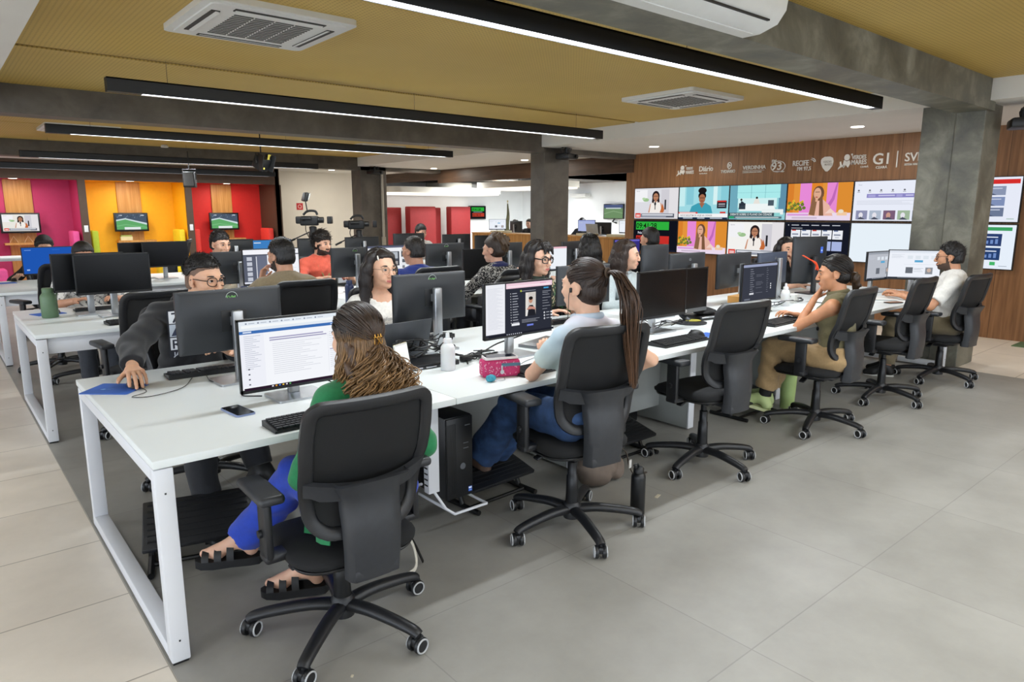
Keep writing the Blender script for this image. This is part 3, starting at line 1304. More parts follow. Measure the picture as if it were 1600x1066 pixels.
class Person:
 """A seated (or standing) figure in its own frame: faces +Y, origin on the floor below the hips."""

 def __init__(p, label, loc, rz=0., fem=False, skin='#c99a7c', hair='#17120f', size=1., lean=.1, side=0., turn=0., nod=.1, tilt=0., twist=0., hip=.555,
                 wr=None, wl=None, pole_r=None, pole_l=None, hand_r=None, hand_l=None, knees=None, feet=None, vox=.009, head_vox=.0036, hand_vox=.0028, width=1., group=None, build=1., belly=0., neck=.0, shrug=0., headshift=(0, 0, 0), beard=None, smile=0.):
  p.beard, p.smile = beard, smile
  p.fem, p.s, p.vox, p.hair_col, p.skin = fem, size, vox, hair, skin
  p.head_vox, p.hand_vox = head_vox, hand_vox
  s = size
  p.root = thing('person', label, 'person', loc, rz, group)
  sh = (.15 if fem else .175) * s * width
  ca, sa = math.cos(lean), math.sin(lean)
  up = np.array([math.sin(side), sa, ca * math.cos(side)])
  up /= np.linalg.norm(up)
  p.up = up
  rt = np.array([math.cos(twist), -math.sin(twist) * -1, 0])
  rt = rt - up * (rt @ up)
  rt /= np.linalg.norm(rt)
  fw = np.cross(up, rt)
  p.rt, p.fw = rt, fw
  Pv = _v((0, 0, hip))
  p.P = Pv
  tl = .47 * s
  p.waist = Pv + up * .17 * s + fw * .01
  p.chest = Pv + up * .33 * s + fw * .005
  p.N = Pv + up * tl
  p.S = {1: Pv + up * (tl - .068 * s + shrug) + rt * sh, -1: Pv + up * (tl - .068 * s + shrug) - rt * sh}
  p.R = frame(turn, nod, tilt)
  p.H = p.N + up * (.15 + neck) * s + fw * .02 + p.R[:, 1] * .025 * s + _v(headshift)
  g = build * (0.93 if fem else 1.)
  p.g = g
  X = _v((1, 0, 0))
  # torso
  wd = (.165, .125, .15) if not fem else (.168, .115, .135)
  p.torso = [ec(Pv + up * .03, p.waist, (wd[0] * s * g, .115 * s * g), (wd[1] * s * g, (.1 + belly) * s * g), rt, .04),
                   ec(p.waist, p.chest, (wd[1] * s * g, (.1 + belly) * s * g), (wd[2] * s * g, .115 * s * g), rt, .05),
                   ec(p.chest, p.N - up * .06 * s, (wd[2] * s * g, .115 * s * g), (.115 * s * g, .085 * s * g), rt, .05)]
  if fem:
   for q in (1, -1):
    p.torso.append(el(p.chest + rt * q * .068 * s + fw * .085 * s * g - up * .015, _v((.06, .05, .06)) * s, None, .04))
  for q in (1, -1):
   p.torso.append(rc(p.N - up * .035 * s, p.S[q] - up * .002, .046 * s * g, .044 * s * g, .05))
  p.neck = [rc(p.N - up * .03 * s, p.H - p.R[:, 1] * .022 * s - p.R[:, 2] * .045 * s, (.054 if fem else .062) * s, (.05 if fem else .058) * s, .025)]
  # arms
  l1, l2 = .285 * s, .25 * s
  p.arm = {}
  for q, wt, pole in ((1, wr, pole_r), (-1, wl, pole_l)):
   if wt is not None and wt[0] == 'head':
    wt = p.H + p.R @ (_v(wt[1:]) * s)
   if wt is None:
    wt = Pv + _v((q * .17, .36, .262))
   if pole is None:
    pole = (q * .8, -.25, -.75)
   E, W = ik(p.S[q], wt, l1, l2, pole)
   p.arm[q] = (p.S[q], E, W)
  ar = .04 * s * (.88 if fem else 1.05) * build
  p.ar = ar
  p.upper = {q: [rc(a[0], a[0] * .55 + a[1] * .45, ar * 1.18, ar * 1.05, .03), rc(a[0] * .55 + a[1] * .45, a[1], ar * 1.05, ar * .88, .02)] for q, a in p.arm.items()}
  p.fore = {q: [rc(a[1], a[1] * .65 + a[2] * .35, ar * .86, ar * .88, .015), rc(a[1] * .65 + a[2] * .35, a[2], ar * .88, ar * .6, .015)] for q, a in p.arm.items()}
  p.hands = []
  p.hand_boxes = []
  for q, hd in ((1, hand_r), (-1, hand_l)):
   hd = dict(hd or {})
   E, W = p.arm[q][1], p.arm[q][2]
   fd = (W - E) / np.linalg.norm(W - E)
   d = _v(hd.pop('d', fd))
   n = _v(hd.pop('n', (0, 0, -1)))
   hp = hand_prims(W, d, n, q, s=s * (.92 if fem else 1.03), **hd)
   p.hands += hp
   lo = np.min([_bounds(t)[0] for t in hp], 0) - .012
   hi = np.max([_bounds(t)[1] for t in hp], 0) + .012
   p.hand_boxes.append((lo, hi))
  # legs
  p.leg = {}
  for q in (1, -1):
   hj = Pv + rt * q * .092 * s + up * .008
   K = _v((q * .1, .44 * s, hip - .01)) if knees is None else _v(knees[0 if q == 1 else 1])
   A = _v((q * .1, .46 * s, .09)) if feet is None else _v(feet[0 if q == 1 else 1][0])
   td = _v((q * .12, 1, -.05)) if feet is None else _v(feet[0 if q == 1 else 1][1])
   p.leg[q] = (hj, K, A, td / np.linalg.norm(td))
  b = g
  p.thigh = {q: [rc(l[0], l[1], .08 * s * b, .06 * s * b, .03)] for q, l in p.leg.items()}
  p.shin = {q: [rc(l[1], l[1] * .6 + l[2] * .4 - _v((0, .012, 0)), .056 * s * b, .054 * s * b, .02), rc(l[1] * .6 + l[2] * .4 - _v((0, .012, 0)), l[2], .054 * s * b, .036 * s, .02)] for q, l in p.leg.items()}
  p.foot = {}
  for q, (hj, K, A, td) in p.leg.items():
   dn = _v((0, 0, -1)) - td * (-td[2])
   dn /= np.linalg.norm(dn)
   heel = A - td * .03 * s + dn * .05 * s
   ball = A + td * .115 * s + dn * .052 * s
   toe = A + td * .17 * s + dn * .055 * s
   p.foot[q] = [rc(A, heel, .034 * s, .03 * s, .02), rc(A + td * .02, ball, .034 * s, .03 * s, .03), rc(ball, toe, .03 * s, .02 * s, .02)]
  p.parts = {}

 def arms(p, grow_by=0.):
  out = []
  for q in (1, -1):
   out += p.upper[q] + p.fore[q]
  return out

 def body(p, hidden_legs=True):
  prims = list(p.torso) + p.neck + p.arms()
  for q in (1, -1):
   prims += p.thigh[q] + p.shin[q] + p.foot[q]
  prims += head_prims(p.H, p.R, 1. if p.fem else 0., p.s, .9 if p.fem else 1., p.smile)
  prims += p.hands
  hb = .15 * p.s
  fine = [(p.H - _v((hb * .85, hb * .95, hb * .95)), p.H + _v((hb * .85, hb * .95, hb)), p.head_vox)]
  if p.hand_vox:
   fine += [(a, b, p.hand_vox) for a, b in p.hand_boxes]
  V, F = surf(prims, p.vox, fine=fine)
  c = (V[F].mean(1) - p.H) @ p.R / p.s
  lips = (np.abs(c[:, 0]) < .022) & (c[:, 1] > .0905) & (c[:, 2] < -.0578 + np.abs(c[:, 0]) * -.1) & (c[:, 2] > -.0755 + np.abs(c[:, 0]) * .22)
  mi = lips.astype(int)
  ms = skin_mats(p.skin, p.fem)
  if p.beard:
   ax_, ay, az = np.abs(c[:, 0]), c[:, 1], c[:, 2]
   br = (az < -.05 - .25 * (ay - .02) + .012 * np.sin(300 * c[:, 0]) * .2) & (az > -.125) & (ay > -.012 + .25 * (az + .1)) & (ax_ < .085)
   br |= (np.abs(az + .05) < .008) & (ax_ < .027) & (ay > .085)
   br |= (ax_ > .06) & (np.abs(ay - .012) < .014) & (az < .0) & (az > -.06)
   br &= (ax_ / .086) ** 2 + ((ay - .03) / .092) ** 2 + ((az + .06) / .09) ** 2 < 1
   mi[br & ~lips] = 2
   ms = ms + [mat('stubble_' + p.beard.strip('#'), p.beard, .75, var=.25, scale=220, bump=.4, bscale=900)]
  p.bodyobj = mesh_obj('body', V, F, ms, mi, None, p.root, 179)
  # eyes and brows
  eb = MB()
  for q in (1, -1):
   c = p.H + p.R @ (_v((q * .031, .0765, .004)) * p.s)
   eye = MB()
   RR = Matrix(p.R.tolist())
   eye.M = Matrix.Translation(Vector(c)) @ RR.to_4x4()
   k = p.s
   eye.lathe([(.0004 * k, .0143 * k), (.0055 * k, .0139 * k), (.009 * k, .0128 * k)], n=14, axis='Y', mi=1)
   eye.lathe([(.009 * k, .0124 * k), (.0118 * k, .011 * k), (.0128 * k, .0085 * k)], n=14, axis='Y', mi=0)
   # keep only the almond between the lids
   fs = [i for i, f in enumerate(eye.f)]
   eye.v = [tuple(Vector(c) + RR @ (Matrix.Diagonal((1.05, 1, .55)) @ (RR.transposed() @ (Vector(v) - Vector(c))))) for v in eye.v]
   eye.build('eye', [mat('eye_white', '#d9d2cc', .3, var=.02), mat('iris', '#2a1c14', .2, var=.1)], p.bodyobj, 60)
   arc = [c + p.R @ (_v((q * (.031 + .021 * t), .0915 - .011 * abs(t) - .006 * max(t, 0) + .004, .0258 + .004 * (1 - t * t) + .0015 * t)) * p.s) for t in (-1, -.6, -.2, .2, .6, 1)]
   arc = [a - p.R @ (_v((q * .031, .0765, .004)) * p.s) for a in arc]
   eb.tube(arc, [.0026, .004, .0042, .004, .0034, .0018], 6)
   lid = [c + p.R @ (_v((q * .0145 * t, .0125 - .004 * t * t, .0062 - .005 * t * t)) * p.s) for t in (-1, -.5, 0, .5, 1)]
   eb.tube(lid, [.0008, .0016, .0018, .0018, .0014], 5)
  eb.build('eyebrows', hair_mat(p.hair_col), p.bodyobj, 60)
  return p.bodyobj

 def garment(p, name, prims, material, t=.01, vox=None, amp=.003, cuts=(), seed=0., col=None, extra=(), f=75.):
  vox = vox or p.vox
  q = [grow(x, t) for x in prims] + list(extra)
  V, F = surf(q, vox, wrinkle(amp, f, seed) if amp else None, cuts)
  cc = None
  if col is not None:
   cc = col(V, p)
  o = mesh_obj(name, V, F, material, None, cc, p.root, 179)
  return o

 def shirt(p, material, sleeve=.9, t=.012, amp=.003, name='shirt', neck=.062, hem=.0, col=None, seed=0., collar=None, vox=None, vneck=0., loose=.0, extra=()):
  """sleeve: share of the upper arm covered; over 1 goes on down the forearm (2 = wrist)."""
  pr = list(p.torso)
  if sleeve <= 0:
   pr = pr[:-2] + [rc(p.N - p.up * .04 * p.s, p.N * .35 + p.S[q] * .65 - p.up * .01, .046 * p.s, .04 * p.s, .04) for q in (1, -1)]
  if loose:
   pr = [grow(x, loose) for x in pr]
  for q in (1, -1):
   S, E, W = p.arm[q]
   ar = p.ar
   if sleeve <= 0:
    pass
   elif sleeve <= 1:
    e = S + (E - S) * sleeve
    pr.append(rc(S, e, ar * 1.12, ar * 1.2, .03, cut=1))
   else:
    pr.append(rc(S, E, ar * 1.25, ar * 1.05, .04))
    e = E + (W - E) * (sleeve - 1)
    pr.append(rc(E, e, ar * 1.02, ar * .8, .03, cut=1))
  nb = p.N + p.fw * .012 + p.up * .03 * p.s
  hemz = p.P[2] - .06 + hem

  def cut(X, Y, Z):
   d1 = neck * p.s - np.sqrt((X - nb[0]) ** 2 + (Y - nb[1] - 0) ** 2 + ((Z - nb[2]) * (.8 - vneck)) ** 2)
   d2 = hemz - Z
   return np.maximum(d1, d2)
  o = p.garment(name, pr, material, t, vox, amp, (cut,), seed, col, extra)
  p.shirtobj = o
  if collar:
   m = MB()
   ring = []
   for k in range(24):
    a = 2 * PI * k / 24
    ring.append(nb + p.rt * math.sin(a) * (.066 * p.s) + p.fw * math.cos(a) * (.066 * p.s) - p.up * (.016 + .012 * math.cos(a)))
   m.tube(ring, .011 * p.s, 8, closed=True, flat=1.5)
   m.build('collar', collar, o, 60)
  return o

 def trousers(p, material, t=.012, name='trousers', amp=.004, length=.92, flare=0., seed=1., vox=None, shorts=False):
  pr = [p.torso[0]]
  for q in (1, -1):
   hj, K, A, td = p.leg[q]
   pr += [rc(hj, K, .082 * p.s * p.g, .068 * p.s * p.g, .03)]
   e = K + (A - K) * length
   pr += [rc(K, e, .064 * p.s * p.g, (.052 + flare) * p.s * p.g, .03, cut=1)]
  wz = p.waist[2] - .06

  def cut(X, Y, Z):
   return (Z - wz) - .0 * X
  return p.garment(name, pr, material, t, vox, amp, (cut,), seed, f=60.)

 def shoes(p, material, sole, sock=None, boot=False, name='shoe'):
  for q in (1, -1):
   hj, K, A, td = p.leg[q]
   pr = [grow(x, .008) for x in p.foot[q]]
   dn = _v((0, 0, -1)) - td * (-td[2])
   dn /= np.linalg.norm(dn)
   top = A + (K - A) * (.3 if boot else .06)
   if boot:
    pr.append(rc(A, top, .05 * p.s, .052 * p.s, .03, cut=1))
   fl = A + dn * .083 * p.s

   def cut(X, Y, Z, fl=fl, dn=dn):
    return (X - fl[0]) * dn[0] + (Y - fl[1]) * dn[1] + (Z - fl[2]) * dn[2]
   V, F = surf(pr, .006, None, (cut,))
   o = mesh_obj(name, V, F, material, None, None, p.root, 179)
   m = MB()
   sd = np.cross(td, -dn)
   out = []
   for (u, w) in ((-.065, .0), (-.06, .024), (-.02, .032), (.06, .036), (.13, .043), (.175, .034), (.198, .008), (.195, -.014), (.17, -.036), (.12, -.043), (.05, -.034), (-.02, -.031), (-.058, -.024)):
    out.append((u * p.s, w * p.s))
   c0 = A + dn * .078 * p.s
   v = [c0 + td * u + sd * w for u, w in out] + [c0 + td * u + sd * w + dn * .022 for u, w in out]
   n = len(out)
   m.add(v, [tuple(range(n)), tuple(reversed(range(n, 2 * n)))] + [(i, n + i, n + (i + 1) % n, (i + 1) % n) for i in range(n)])
   m.build('sole', sole, o, 50)
   if sock:
    m = MB()
    m.tube([A + (K - A) * .05, A + (K - A) * .22], [.047 * p.s, .046 * p.s], 14)
    m.build('sock', sock, p.root, 60)

 def cap(p, name='hair', extra=(), noise=True, vox=None, material=None, **kw):
  P, nz, cut = hair_cap(p.H, p.R, p.s, extra=extra, **kw)
  V, F = surf(P, vox or max(.004, p.head_vox), nz, (cut,))
  p.hairobj = mesh_obj(name, V, F, material or hair_mat(p.hair_col), None, None, p.bodyobj, 179)
  return p.hairobj

 def L(p, x, y, z):
  return p.H + p.R @ (_v((x, y, z)) * p.s)

 def lock(p, prims, vox=.006, amp=.003, name='hair_lock', material=None, f=500., cuts=()):
  H = p.H

  def nz(X, Y, Z):
   return amp * (np.sin(f * (X - H[0]) + 3 * np.sin(25 * Z)) + np.sin(f * .87 * (Y - H[1]) + 3 * np.sin(22 * Z + 1)))
  V, F = surf(prims, vox, nz if amp else None, cuts)
  return mesh_obj(name, V, F, material or hair_mat(p.hair_col), None, None, p.hairobj, 179)

 def glasses(p, material, r=.024, rh=.02, th=.0017, round_=2.6):
  m = MB()
  for q in (1, -1):
   ring = []
   for k in range(26):
    a = 2 * PI * k / 26
    c, s_ = math.cos(a), math.sin(a)
    x = r * math.copysign(abs(c) ** (2 / round_), c)
    z = rh * math.copysign(abs(s_) ** (2 / round_), s_)
    ring.append(p.L(q * .032 + x, .1035 - .004 * abs(x) / r - .012 * max(0, q * x / r), .001 + z))
   m.tube(ring, th * p.s, 6, closed=True)
   m.tube([p.L(q * (.032 + r), .091, .006), p.L(q * .076, .06, .008), p.L(q * .08, .005, .008), p.L(q * .078, -.015, -.002)], th * p.s, 6)
  m.tube([p.L(-.009, .103, .004), p.L(0, .106, .007), p.L(.009, .103, .004)], th * p.s, 6)
  return m.build('glasses', material, p.bodyobj, 60)

def tress(p, pts, rs, k=.02):
 P = [p.L(*q) for q in pts]
 return [rc(P[i], P[i + 1], rs[i] * p.s, rs[i + 1] * p.s, k) for i in range(len(P) - 1)]


def add_strands(p, paths, r0, r1, col0, col1, mat_, name='hair_strands', jitter=.25, power=1.):
 P = np.asarray(paths)
 n, K = P.shape[:2]
 t = np.linspace(0, 1, K)[None, :, None] ** power
 a, b = np.array(lin(col0)), np.array(lin(col1))
 jit = 1 + jitter * (RNG.random((n, 1, 1)) - .5) * 2
 C = np.clip((a * (1 - t) + b * t) * jit, 0, 1)
 V, F, C = strands(P, r0, r1, C)
 return mesh_obj(name, V, F, mat_, None, C, p.hairobj, 179)


def fall_paths(p, n, length, az=(100, 260), el0=(20, 85), out=1.12, wave=.006, freq=3., spread=1., K=22, leave=-8, sway=.02, droop=.0):
 """Strands that slide over the scalp and then hang down."""
 out_ = []
 for i in range(n):
  A = math.radians(RNG.uniform(*az))
  e0 = math.radians(RNG.uniform(*el0))
  el1 = math.radians(leave)
  Lh = length * RNG.uniform(.75, 1.05)
  ph = RNG.uniform(0, 6.28)
  fr = freq * RNG.uniform(.8, 1.3)
  rr = out * RNG.uniform(.97, 1.06)
  path = []
  for k in range(K):
   t = k / (K - 1)
   if t < .35:
    q = t / .35
    e = e0 + (el1 - e0) * q
    hang = 0
   else:
    e = el1
    hang = (t - .35) / .65
   R_ = np.array([.0735 * rr, .094 * rr, .083 * rr])
   d = np.array([math.sin(A) * math.cos(e), math.cos(A) * math.cos(e), math.sin(e)])
   q_ = d * R_ + np.array([0, -.016, .036])
   w = wave * hang
   sp = 1 + (spread - 1) * hang
   q_[0] = q_[0] * sp + w * math.sin(fr * 6.28 * hang + ph)
   q_[1] = (q_[1] + .016) * (1 + (spread - 1) * hang * .5) - .016 + w * math.cos(fr * 6.28 * hang + ph) - droop * hang
   P_ = p.H + p.R @ (q_ * p.s)
   P_ = P_ + np.array([0, 0, -1]) * Lh * hang + np.array([math.sin(ph) * sway * hang, 0, 0])
   path.append(P_)
  out_.append(path)
 return out_


def short_hair(p, n, length=.022, r=.0015, col0='#0e0b0a', col1='#1d1714', lift=.5, comb=(0, 1, .25), **kw):
 """Short strands that stand on the cap and soften its outline."""
 P, nz, cut = hair_cap(p.H, p.R, p.s, **kw)
 D = RNG.normal(size=(n * 3, 3))
 D /= np.linalg.norm(D, axis=1, keepdims=True)
 e = P[0]
 q = p.H + p.R @ (np.array([0, -.016, .036]) * p.s)
 pts = q + (D * e['r']) @ p.R.T
 ok = cut(pts[:, 0], pts[:, 1], pts[:, 2]) < .003
 pts, D = pts[ok][:n], D[ok][:n]
 nrm = (D / e['r']) @ p.R.T
 nrm /= np.linalg.norm(nrm, axis=1, keepdims=True)
 c = p.R @ _v(comb)
 c = c[None] - nrm * (nrm @ c)[:, None] + RNG.normal(0, .25, nrm.shape)
 c /= np.linalg.norm(c, axis=1, keepdims=True) + 1e-9
 t = np.linspace(0, 1, 5)[None, :, None]
 L_ = length * p.s * RNG.uniform(.6, 1.1, (len(pts), 1, 1))
 pa = pts[:, None] - nrm[:, None] * .002 + L_ * (c[:, None] * t + nrm[:, None] * (lift * t * (1 - .5 * t)))
 return add_strands(p, pa, r, r * .5, col0, col1, MATS['hair_strand'], 'hair_short', .4)
# ---------------------------------------------------------------- office chair
M_PLA = mat('chair_plastic', '#1b1c1f', .42, var=.1, scale=40, bump=.15, bscale=400)
M_PLG = mat('chair_grey_plastic', '#2b2d31', .42, var=.1, scale=40, bump=.15, bscale=400)
M_SEAT = mat('chair_fabric', '#101113', .9, var=.2, scale=250, bump=.4, bscale=600, sheen=.0)
M_MESH = mat('chair_mesh', '#0e0f11', .8, var=.25, scale=300, bump=.3, bscale=700, alpha=.93)
M_WHEEL = mat('caster_black', '#1a1b1d', .4)
M_RING = mat('caster_ring', '#b9bbbd', .5)
M_GAS = mat('gas_column', '#131416', .35, .2)


def cushion(w, d, z0, z1, r, n=8, front=.0):
 """A padded pad with rounded edges, seen from above a rounded rectangle."""
 vs, fs = [], []
 lev = [(z0, .018), (z0 + .012, .002), ((z0 + z1) / 2, 0), (z1 - .018, .006), (z1 - .005, .022), (z1, .05), (z1 + .004, .11)]
 base = None
 for z, ins in lev:
  pts = rrect(w - 2 * ins, d - 2 * ins, max(r - ins, .02), n)
  c = len(pts)
  for x, y in pts:
   zz = z - front * max(0, (y / (d / 2))) ** 3 * (1 if z > (z0 + z1) / 2 else .6)
   vs.append((x, y, zz))
 L = len(lev)
 for i in range(L - 1):
  for k in range(c):
   l = (k + 1) % c
   fs.append((i * c + k, i * c + l, (i + 1) * c + l, (i + 1) * c + k))
 fs.append(tuple(reversed(range(c))))
 fs.append(tuple((L - 1) * c + k for k in range(c)))
 return vs, fs


def back_surface(u, v):
 hw = .196 + .04 * math.sin(min(v, .75) / .75 * PI / 2) - .012 * max(0, v - .75) / .25
 z = .525 + .5 * v
 y = -.205 + .03 * math.sin(min(v / .55, 1) * PI) - .085 * max(v, 0.) ** 1.5
 return Vector((u * hw, y + .035 * u * u, z))


def back_normal(u, v):
 e = .01
 a = back_surface(u + e, v) - back_surface(u - e, v)
 b = back_surface(u, v + e) - back_surface(u, v - e)
 return a.cross(b).normalized()       # towards -Y (rear)


def make_chair(label, group=None, arms=True):
 t = thing('office_chair', label, 'chair', (0, 0, 0), 0, group)
 a = MB()
 a.lathe([(.02, .05), (.042, .055), (.045, .12), (.034, .135), (.01, .137)], n=20)
 a.build('base_hub', M_PLA, t)
 for k in range(5):
  th = 2 * PI * k / 5 + PI / 2
  dx, dy = math.cos(th), math.sin(th)
  a = MB()
  path = bez([(.02 * dx, .02 * dy, .098), (.12 * dx, .12 * dy, .104), (.24 * dx, .24 * dy, .092), (.315 * dx, .315 * dy, .078), (.337 * dx, .337 * dy, .066)], 16)
  K = len(path)
  a.tube(path, [.029 - .008 * i / (K - 1) for i in range(K)], 10, flat=.8)
  a.build('base_arm', M_PLA, t, 60)
  c = Vector((.33 * dx, .33 * dy, .0))
  yaw = th + 1.0 + k * 1.7
  w = MB()
  w.M = Matrix.Translation(c + Vector((0, 0, .031))) @ Matrix.Rotation(yaw, 4, 'Z')
  for q in (-1, 1):
   w.lathe([(.004, -.009), (.027, -.009), (.0305, -.004), (.0305, .004), (.027, .009), (.004, .009)], (q * .0175, 0, 0), 20, axis='X')
  w.box((0, 0, .012), (.026, .05, .034), bev=.01)
  w.cyl((0, 0, .02), (0, 0, .05), .009)
  cs = w.build('caster', M_WHEEL, t, 40)
  w = MB()
  w.M = Matrix.Translation(c + Vector((0, 0, .031))) @ Matrix.Rotation(yaw, 4, 'Z')
  for q in (-1, 1):
   ring = [(q * .0272, .0245 * math.cos(2 * PI * i / 24), .0245 * math.sin(2 * PI * i / 24)) for i in range(24)]
   w.tube(ring, .0034, 6, closed=True)
  w.build('caster_ring', M_RING, cs, 60)
 a = MB()
 a.lathe([(.033, .12), (.03, .2), (.028, .27), (.024, .275), (.024, .34), (.018, .345), (.018, .42)], n=20)
 a.build('gas_column', M_GAS, t)
 a = MB()
 a.box((0, -.02, .425), (.2, .26, .035), bev=.01)
 a.box((0, -.0, .4), (.11, .15, .04), bev=.012)
 a.cyl((.1, .03, .41), (.27, .05, .4), .008)
 a.box((.255, .05, .4), (.075, .045, .014), bev=.006)
 a.box((-.17, .02, .405), (.07, .04, .014), bev=.006, rot=Euler((0, -.4, 0)))
 a.build('tilt_mechanism', M_PLA, t)
 a = MB()
 a.add(*cushion(.47, .455, .445, .5, .12, front=.03))
 o = a.build('seat', M_SEAT, t, 60)
 o.location = (0, .03, 0)
 a = MB()
 a.add(*cushion(.45, .43, .432, .45, .11, front=.02))
 o = a.build('seat_shell', M_PLA, t, 60)
 o.location = (0, .03, 0)
 # back frame loop
 prof = [(0, -.012), (-.002, 0), (0, .010), (.010, .015), (.026, .014), (.036, .008), (.040, -.002), (.036, -.010), (.026, -.013), (.012, -.016)]
 outline = []
 for (cx_, cy_, r_, a0) in ((1, 1, .055, 0), (-1, 1, .055, 90), (-1, 0, .09, 180), (1, 0, .09, 270)):
  for k in range(6):
   a = math.radians(a0 + 90 * k / 5)
   ru, rv = r_ / .225, r_ / .5
   outline.append((cx_ * (1 - ru) + ru * math.cos(a), cy_ + (-rv if cy_ else rv) + rv * math.sin(a)))
  nx = {0: (0, 1), 90: (-1, 0), 180: (0, -1), 270: (1, 0)}[a0]
  u0, v0 = outline[-1]
  for k in range(1, 8):
   f = k / 8
   if a0 == 0:
    outline.append((u0 * (1 - 2 * f), v0))
   elif a0 == 90:
    outline.append((u0, v0 + (.18 - v0) * f))
   elif a0 == 180:
    outline.append((u0 * (1 - 2 * f), v0))
   else:
    outline.append((u0, v0 + (1 - .11 - v0) * f))
 n = len(outline)
 vs, fs = [], []
 K = len(prof)
 P3 = [back_surface(u, v) for u, v in outline]
 for i, (u, v) in enumerate(outline):
  tn = (P3[(i + 1) % n] - P3[i - 1]).normalized()
  nn = -back_normal(u, v)
  inn = nn.cross(tn).normalized()
  if inn.dot(back_surface(0, .5) - P3[i]) < 0:
   inn = -inn
  for a_, b_ in prof:
   vs.append(P3[i] + inn * a_ * (1.15) + nn * b_ * 1.1)
 for i in range(n):
  j = (i + 1) % n
  for k in range(K):
   l = (k + 1) % K
   fs.append((i * K + k, i * K + l, j * K + l, j * K + k))
 a = MB()
 a.add(vs, fs)
 bf = a.build('backrest_frame', M_PLA, t, 50)
 # mesh
 rows = []
 for i in range(15):
  v = .05 + .9 * i / 14
  rows.append([back_surface(u * .9, v) for u in [(-1 + 2 * k / 12) for k in range(13)]])
 a = MB()
 a.sheet(rows, .006)
 a.build('backrest_mesh', M_MESH, bf, 60)
 # lumbar band and rear spine
 rows = []
 for i in range(6):
  row = []
  for k in range(19):
   u = -.95 + 1.9 * k / 18
   v = .33 + .13 * i / 5 + .03 * u * u - .02 + .022 * (1 - i / 5) * (abs(u) > .75)
   row.append(back_surface(u, v) + back_normal(u, v) * (.018 + .034 * (1 - u * u)))
  rows.append(row)
 a = MB()
 a.sheet(rows, .02)
 sp = []
 for i in range(13):
  f = i / 12
  z = .385 + .355 * f
  v = max(0., (z - .525) / .5)
  y = back_surface(0, max(v, .12)).y - .053 - .012 * math.sin(min(1, f * 1.2) * PI)
  w = .086 + .014 * f + .03 * max(0., f - .85) / .15
  sp.append([Vector((x, y - .008 * (1 - (x / w) ** 2), z)) for x in (-w, -w * .96, -w * .9, -w * .5, 0, w * .5, w * .9, w * .96, w)])
 for row in sp:
  row[0].y += .035
  row[-1].y += .035
  row[1].y += .008
  row[-2].y += .008
 a.sheet(sp, -.012)
 for k in range(9):
  pass
 a.tube(bez([(-.045, sp[4][4].y + .002, .535), (-.04, sp[4][4].y - .003, .5), (0, sp[4][4].y - .004, .488), (.04, sp[4][4].y - .003, .5), (.045, sp[4][4].y + .002, .535)], 16), .004, 6)
 a.bx(-.084, .084, -.262, -.19, .382, .43, bev=.008)
 a.bx(-.06, .06, -.22, -.05, .4, .425, bev=.006)
 a.build('backrest_bracket', M_PLG, t, 45)
 if arms:
  for q in (-1, 1):
   a = MB()
   a.box((q * .255, .0, .44), (.09, .075, .03), bev=.01)
   a.box((q * .283, .0, .545), (.03, .078, .23), bev=.012)
   a.cyl((q * .297, .0, .53), (q * .31, .0, .53), .014)
   ap = a.build('armrest_post', M_PLA, t)
   pad = MB()
   pad.box((0, 0, .672), (.088, .25, .034), bev=.014, seg=3)
   o = pad.build('armrest', M_PLG, t, 60)
   o.location = (q * .283, .03, 0)
 return t


# ---------------------------------------------------------------- desks
M_DESK = mat('desk_white', '#e0e5e5', .32, var=.015, scale=2, spec=.5)
M_DESKM = mat('desk_metal', '#d9dbe0', .38, var=.02, scale=3)
M_SCREENP = mat('desk_panel', '#9da09d', .5, var=.02)


def desk_leg(t, x, y0, y1, z=.705, w=.06, d=.05):
 a = MB()
 a.bx(x, x + w, y0, y0 + d, .012, z, bev=.004)
 a.bx(x, x + w, y1 - d, y1, .012, z, bev=.004)
 a.bx(x + .0005, x + w - .0005, y0 + d - .002, y1 - d + .002, .0125, .012 + d, bev=.004)
 a.bx(x + .0005, x + w - .0005, y0 + d - .002, y1 - d + .002, z - d, z - .0005, bev=.004)
 a.box((x + w / 2, y0 + .03, .006), (.05, .04, .012), 1)
 a.box((x + w / 2, y1 - .03, .006), (.05, .04, .012), 1)
 a.box((x + w / 2, y0 - .0005, .62), (.006, .002, .006), 1)
 a.box((x + w / 2, y0 - .0005, .09), (.006, .002, .006), 1)
 return a.build('leg_frame', [M_DESKM, M_BLACK], t)


def desk(label, x0, x1, y0, y1, group, leg0=None, leg1=None, panel=True):
 t = thing('desk', label, 'desk', (x0, y0, 0), 0, group)
 w, d = x1 - x0, y1 - y0
 a = MB()
 a.bx(.0012, w - .0012, 0, d, .712, .74, bev=.0025)
 a.build('desktop', M_DESK, t)
 a = MB()
 a.bx(.05, w - .05, .3, .34, .66, .711, bev=.003)
 a.build('crossbeam', M_DESKM, t)
 a = MB()
 a.bx(.05, w - .05, d - .34, d - .3, .66, .711, bev=.003)
 a.build('crossbeam', M_DESKM, t)
 if leg0 is not None:
  desk_leg(t, *leg0, .012, d - .012)
 if leg1 is not None:
  desk_leg(t, *leg1, .012, d - .012)
 if panel:
  a = MB()
  a.bx(.06, w - .06, d / 2 - .01, d / 2 + .01, .3, .7, bev=.003)
  a.build('modesty_panel', M_SCREENP, t)
 return t


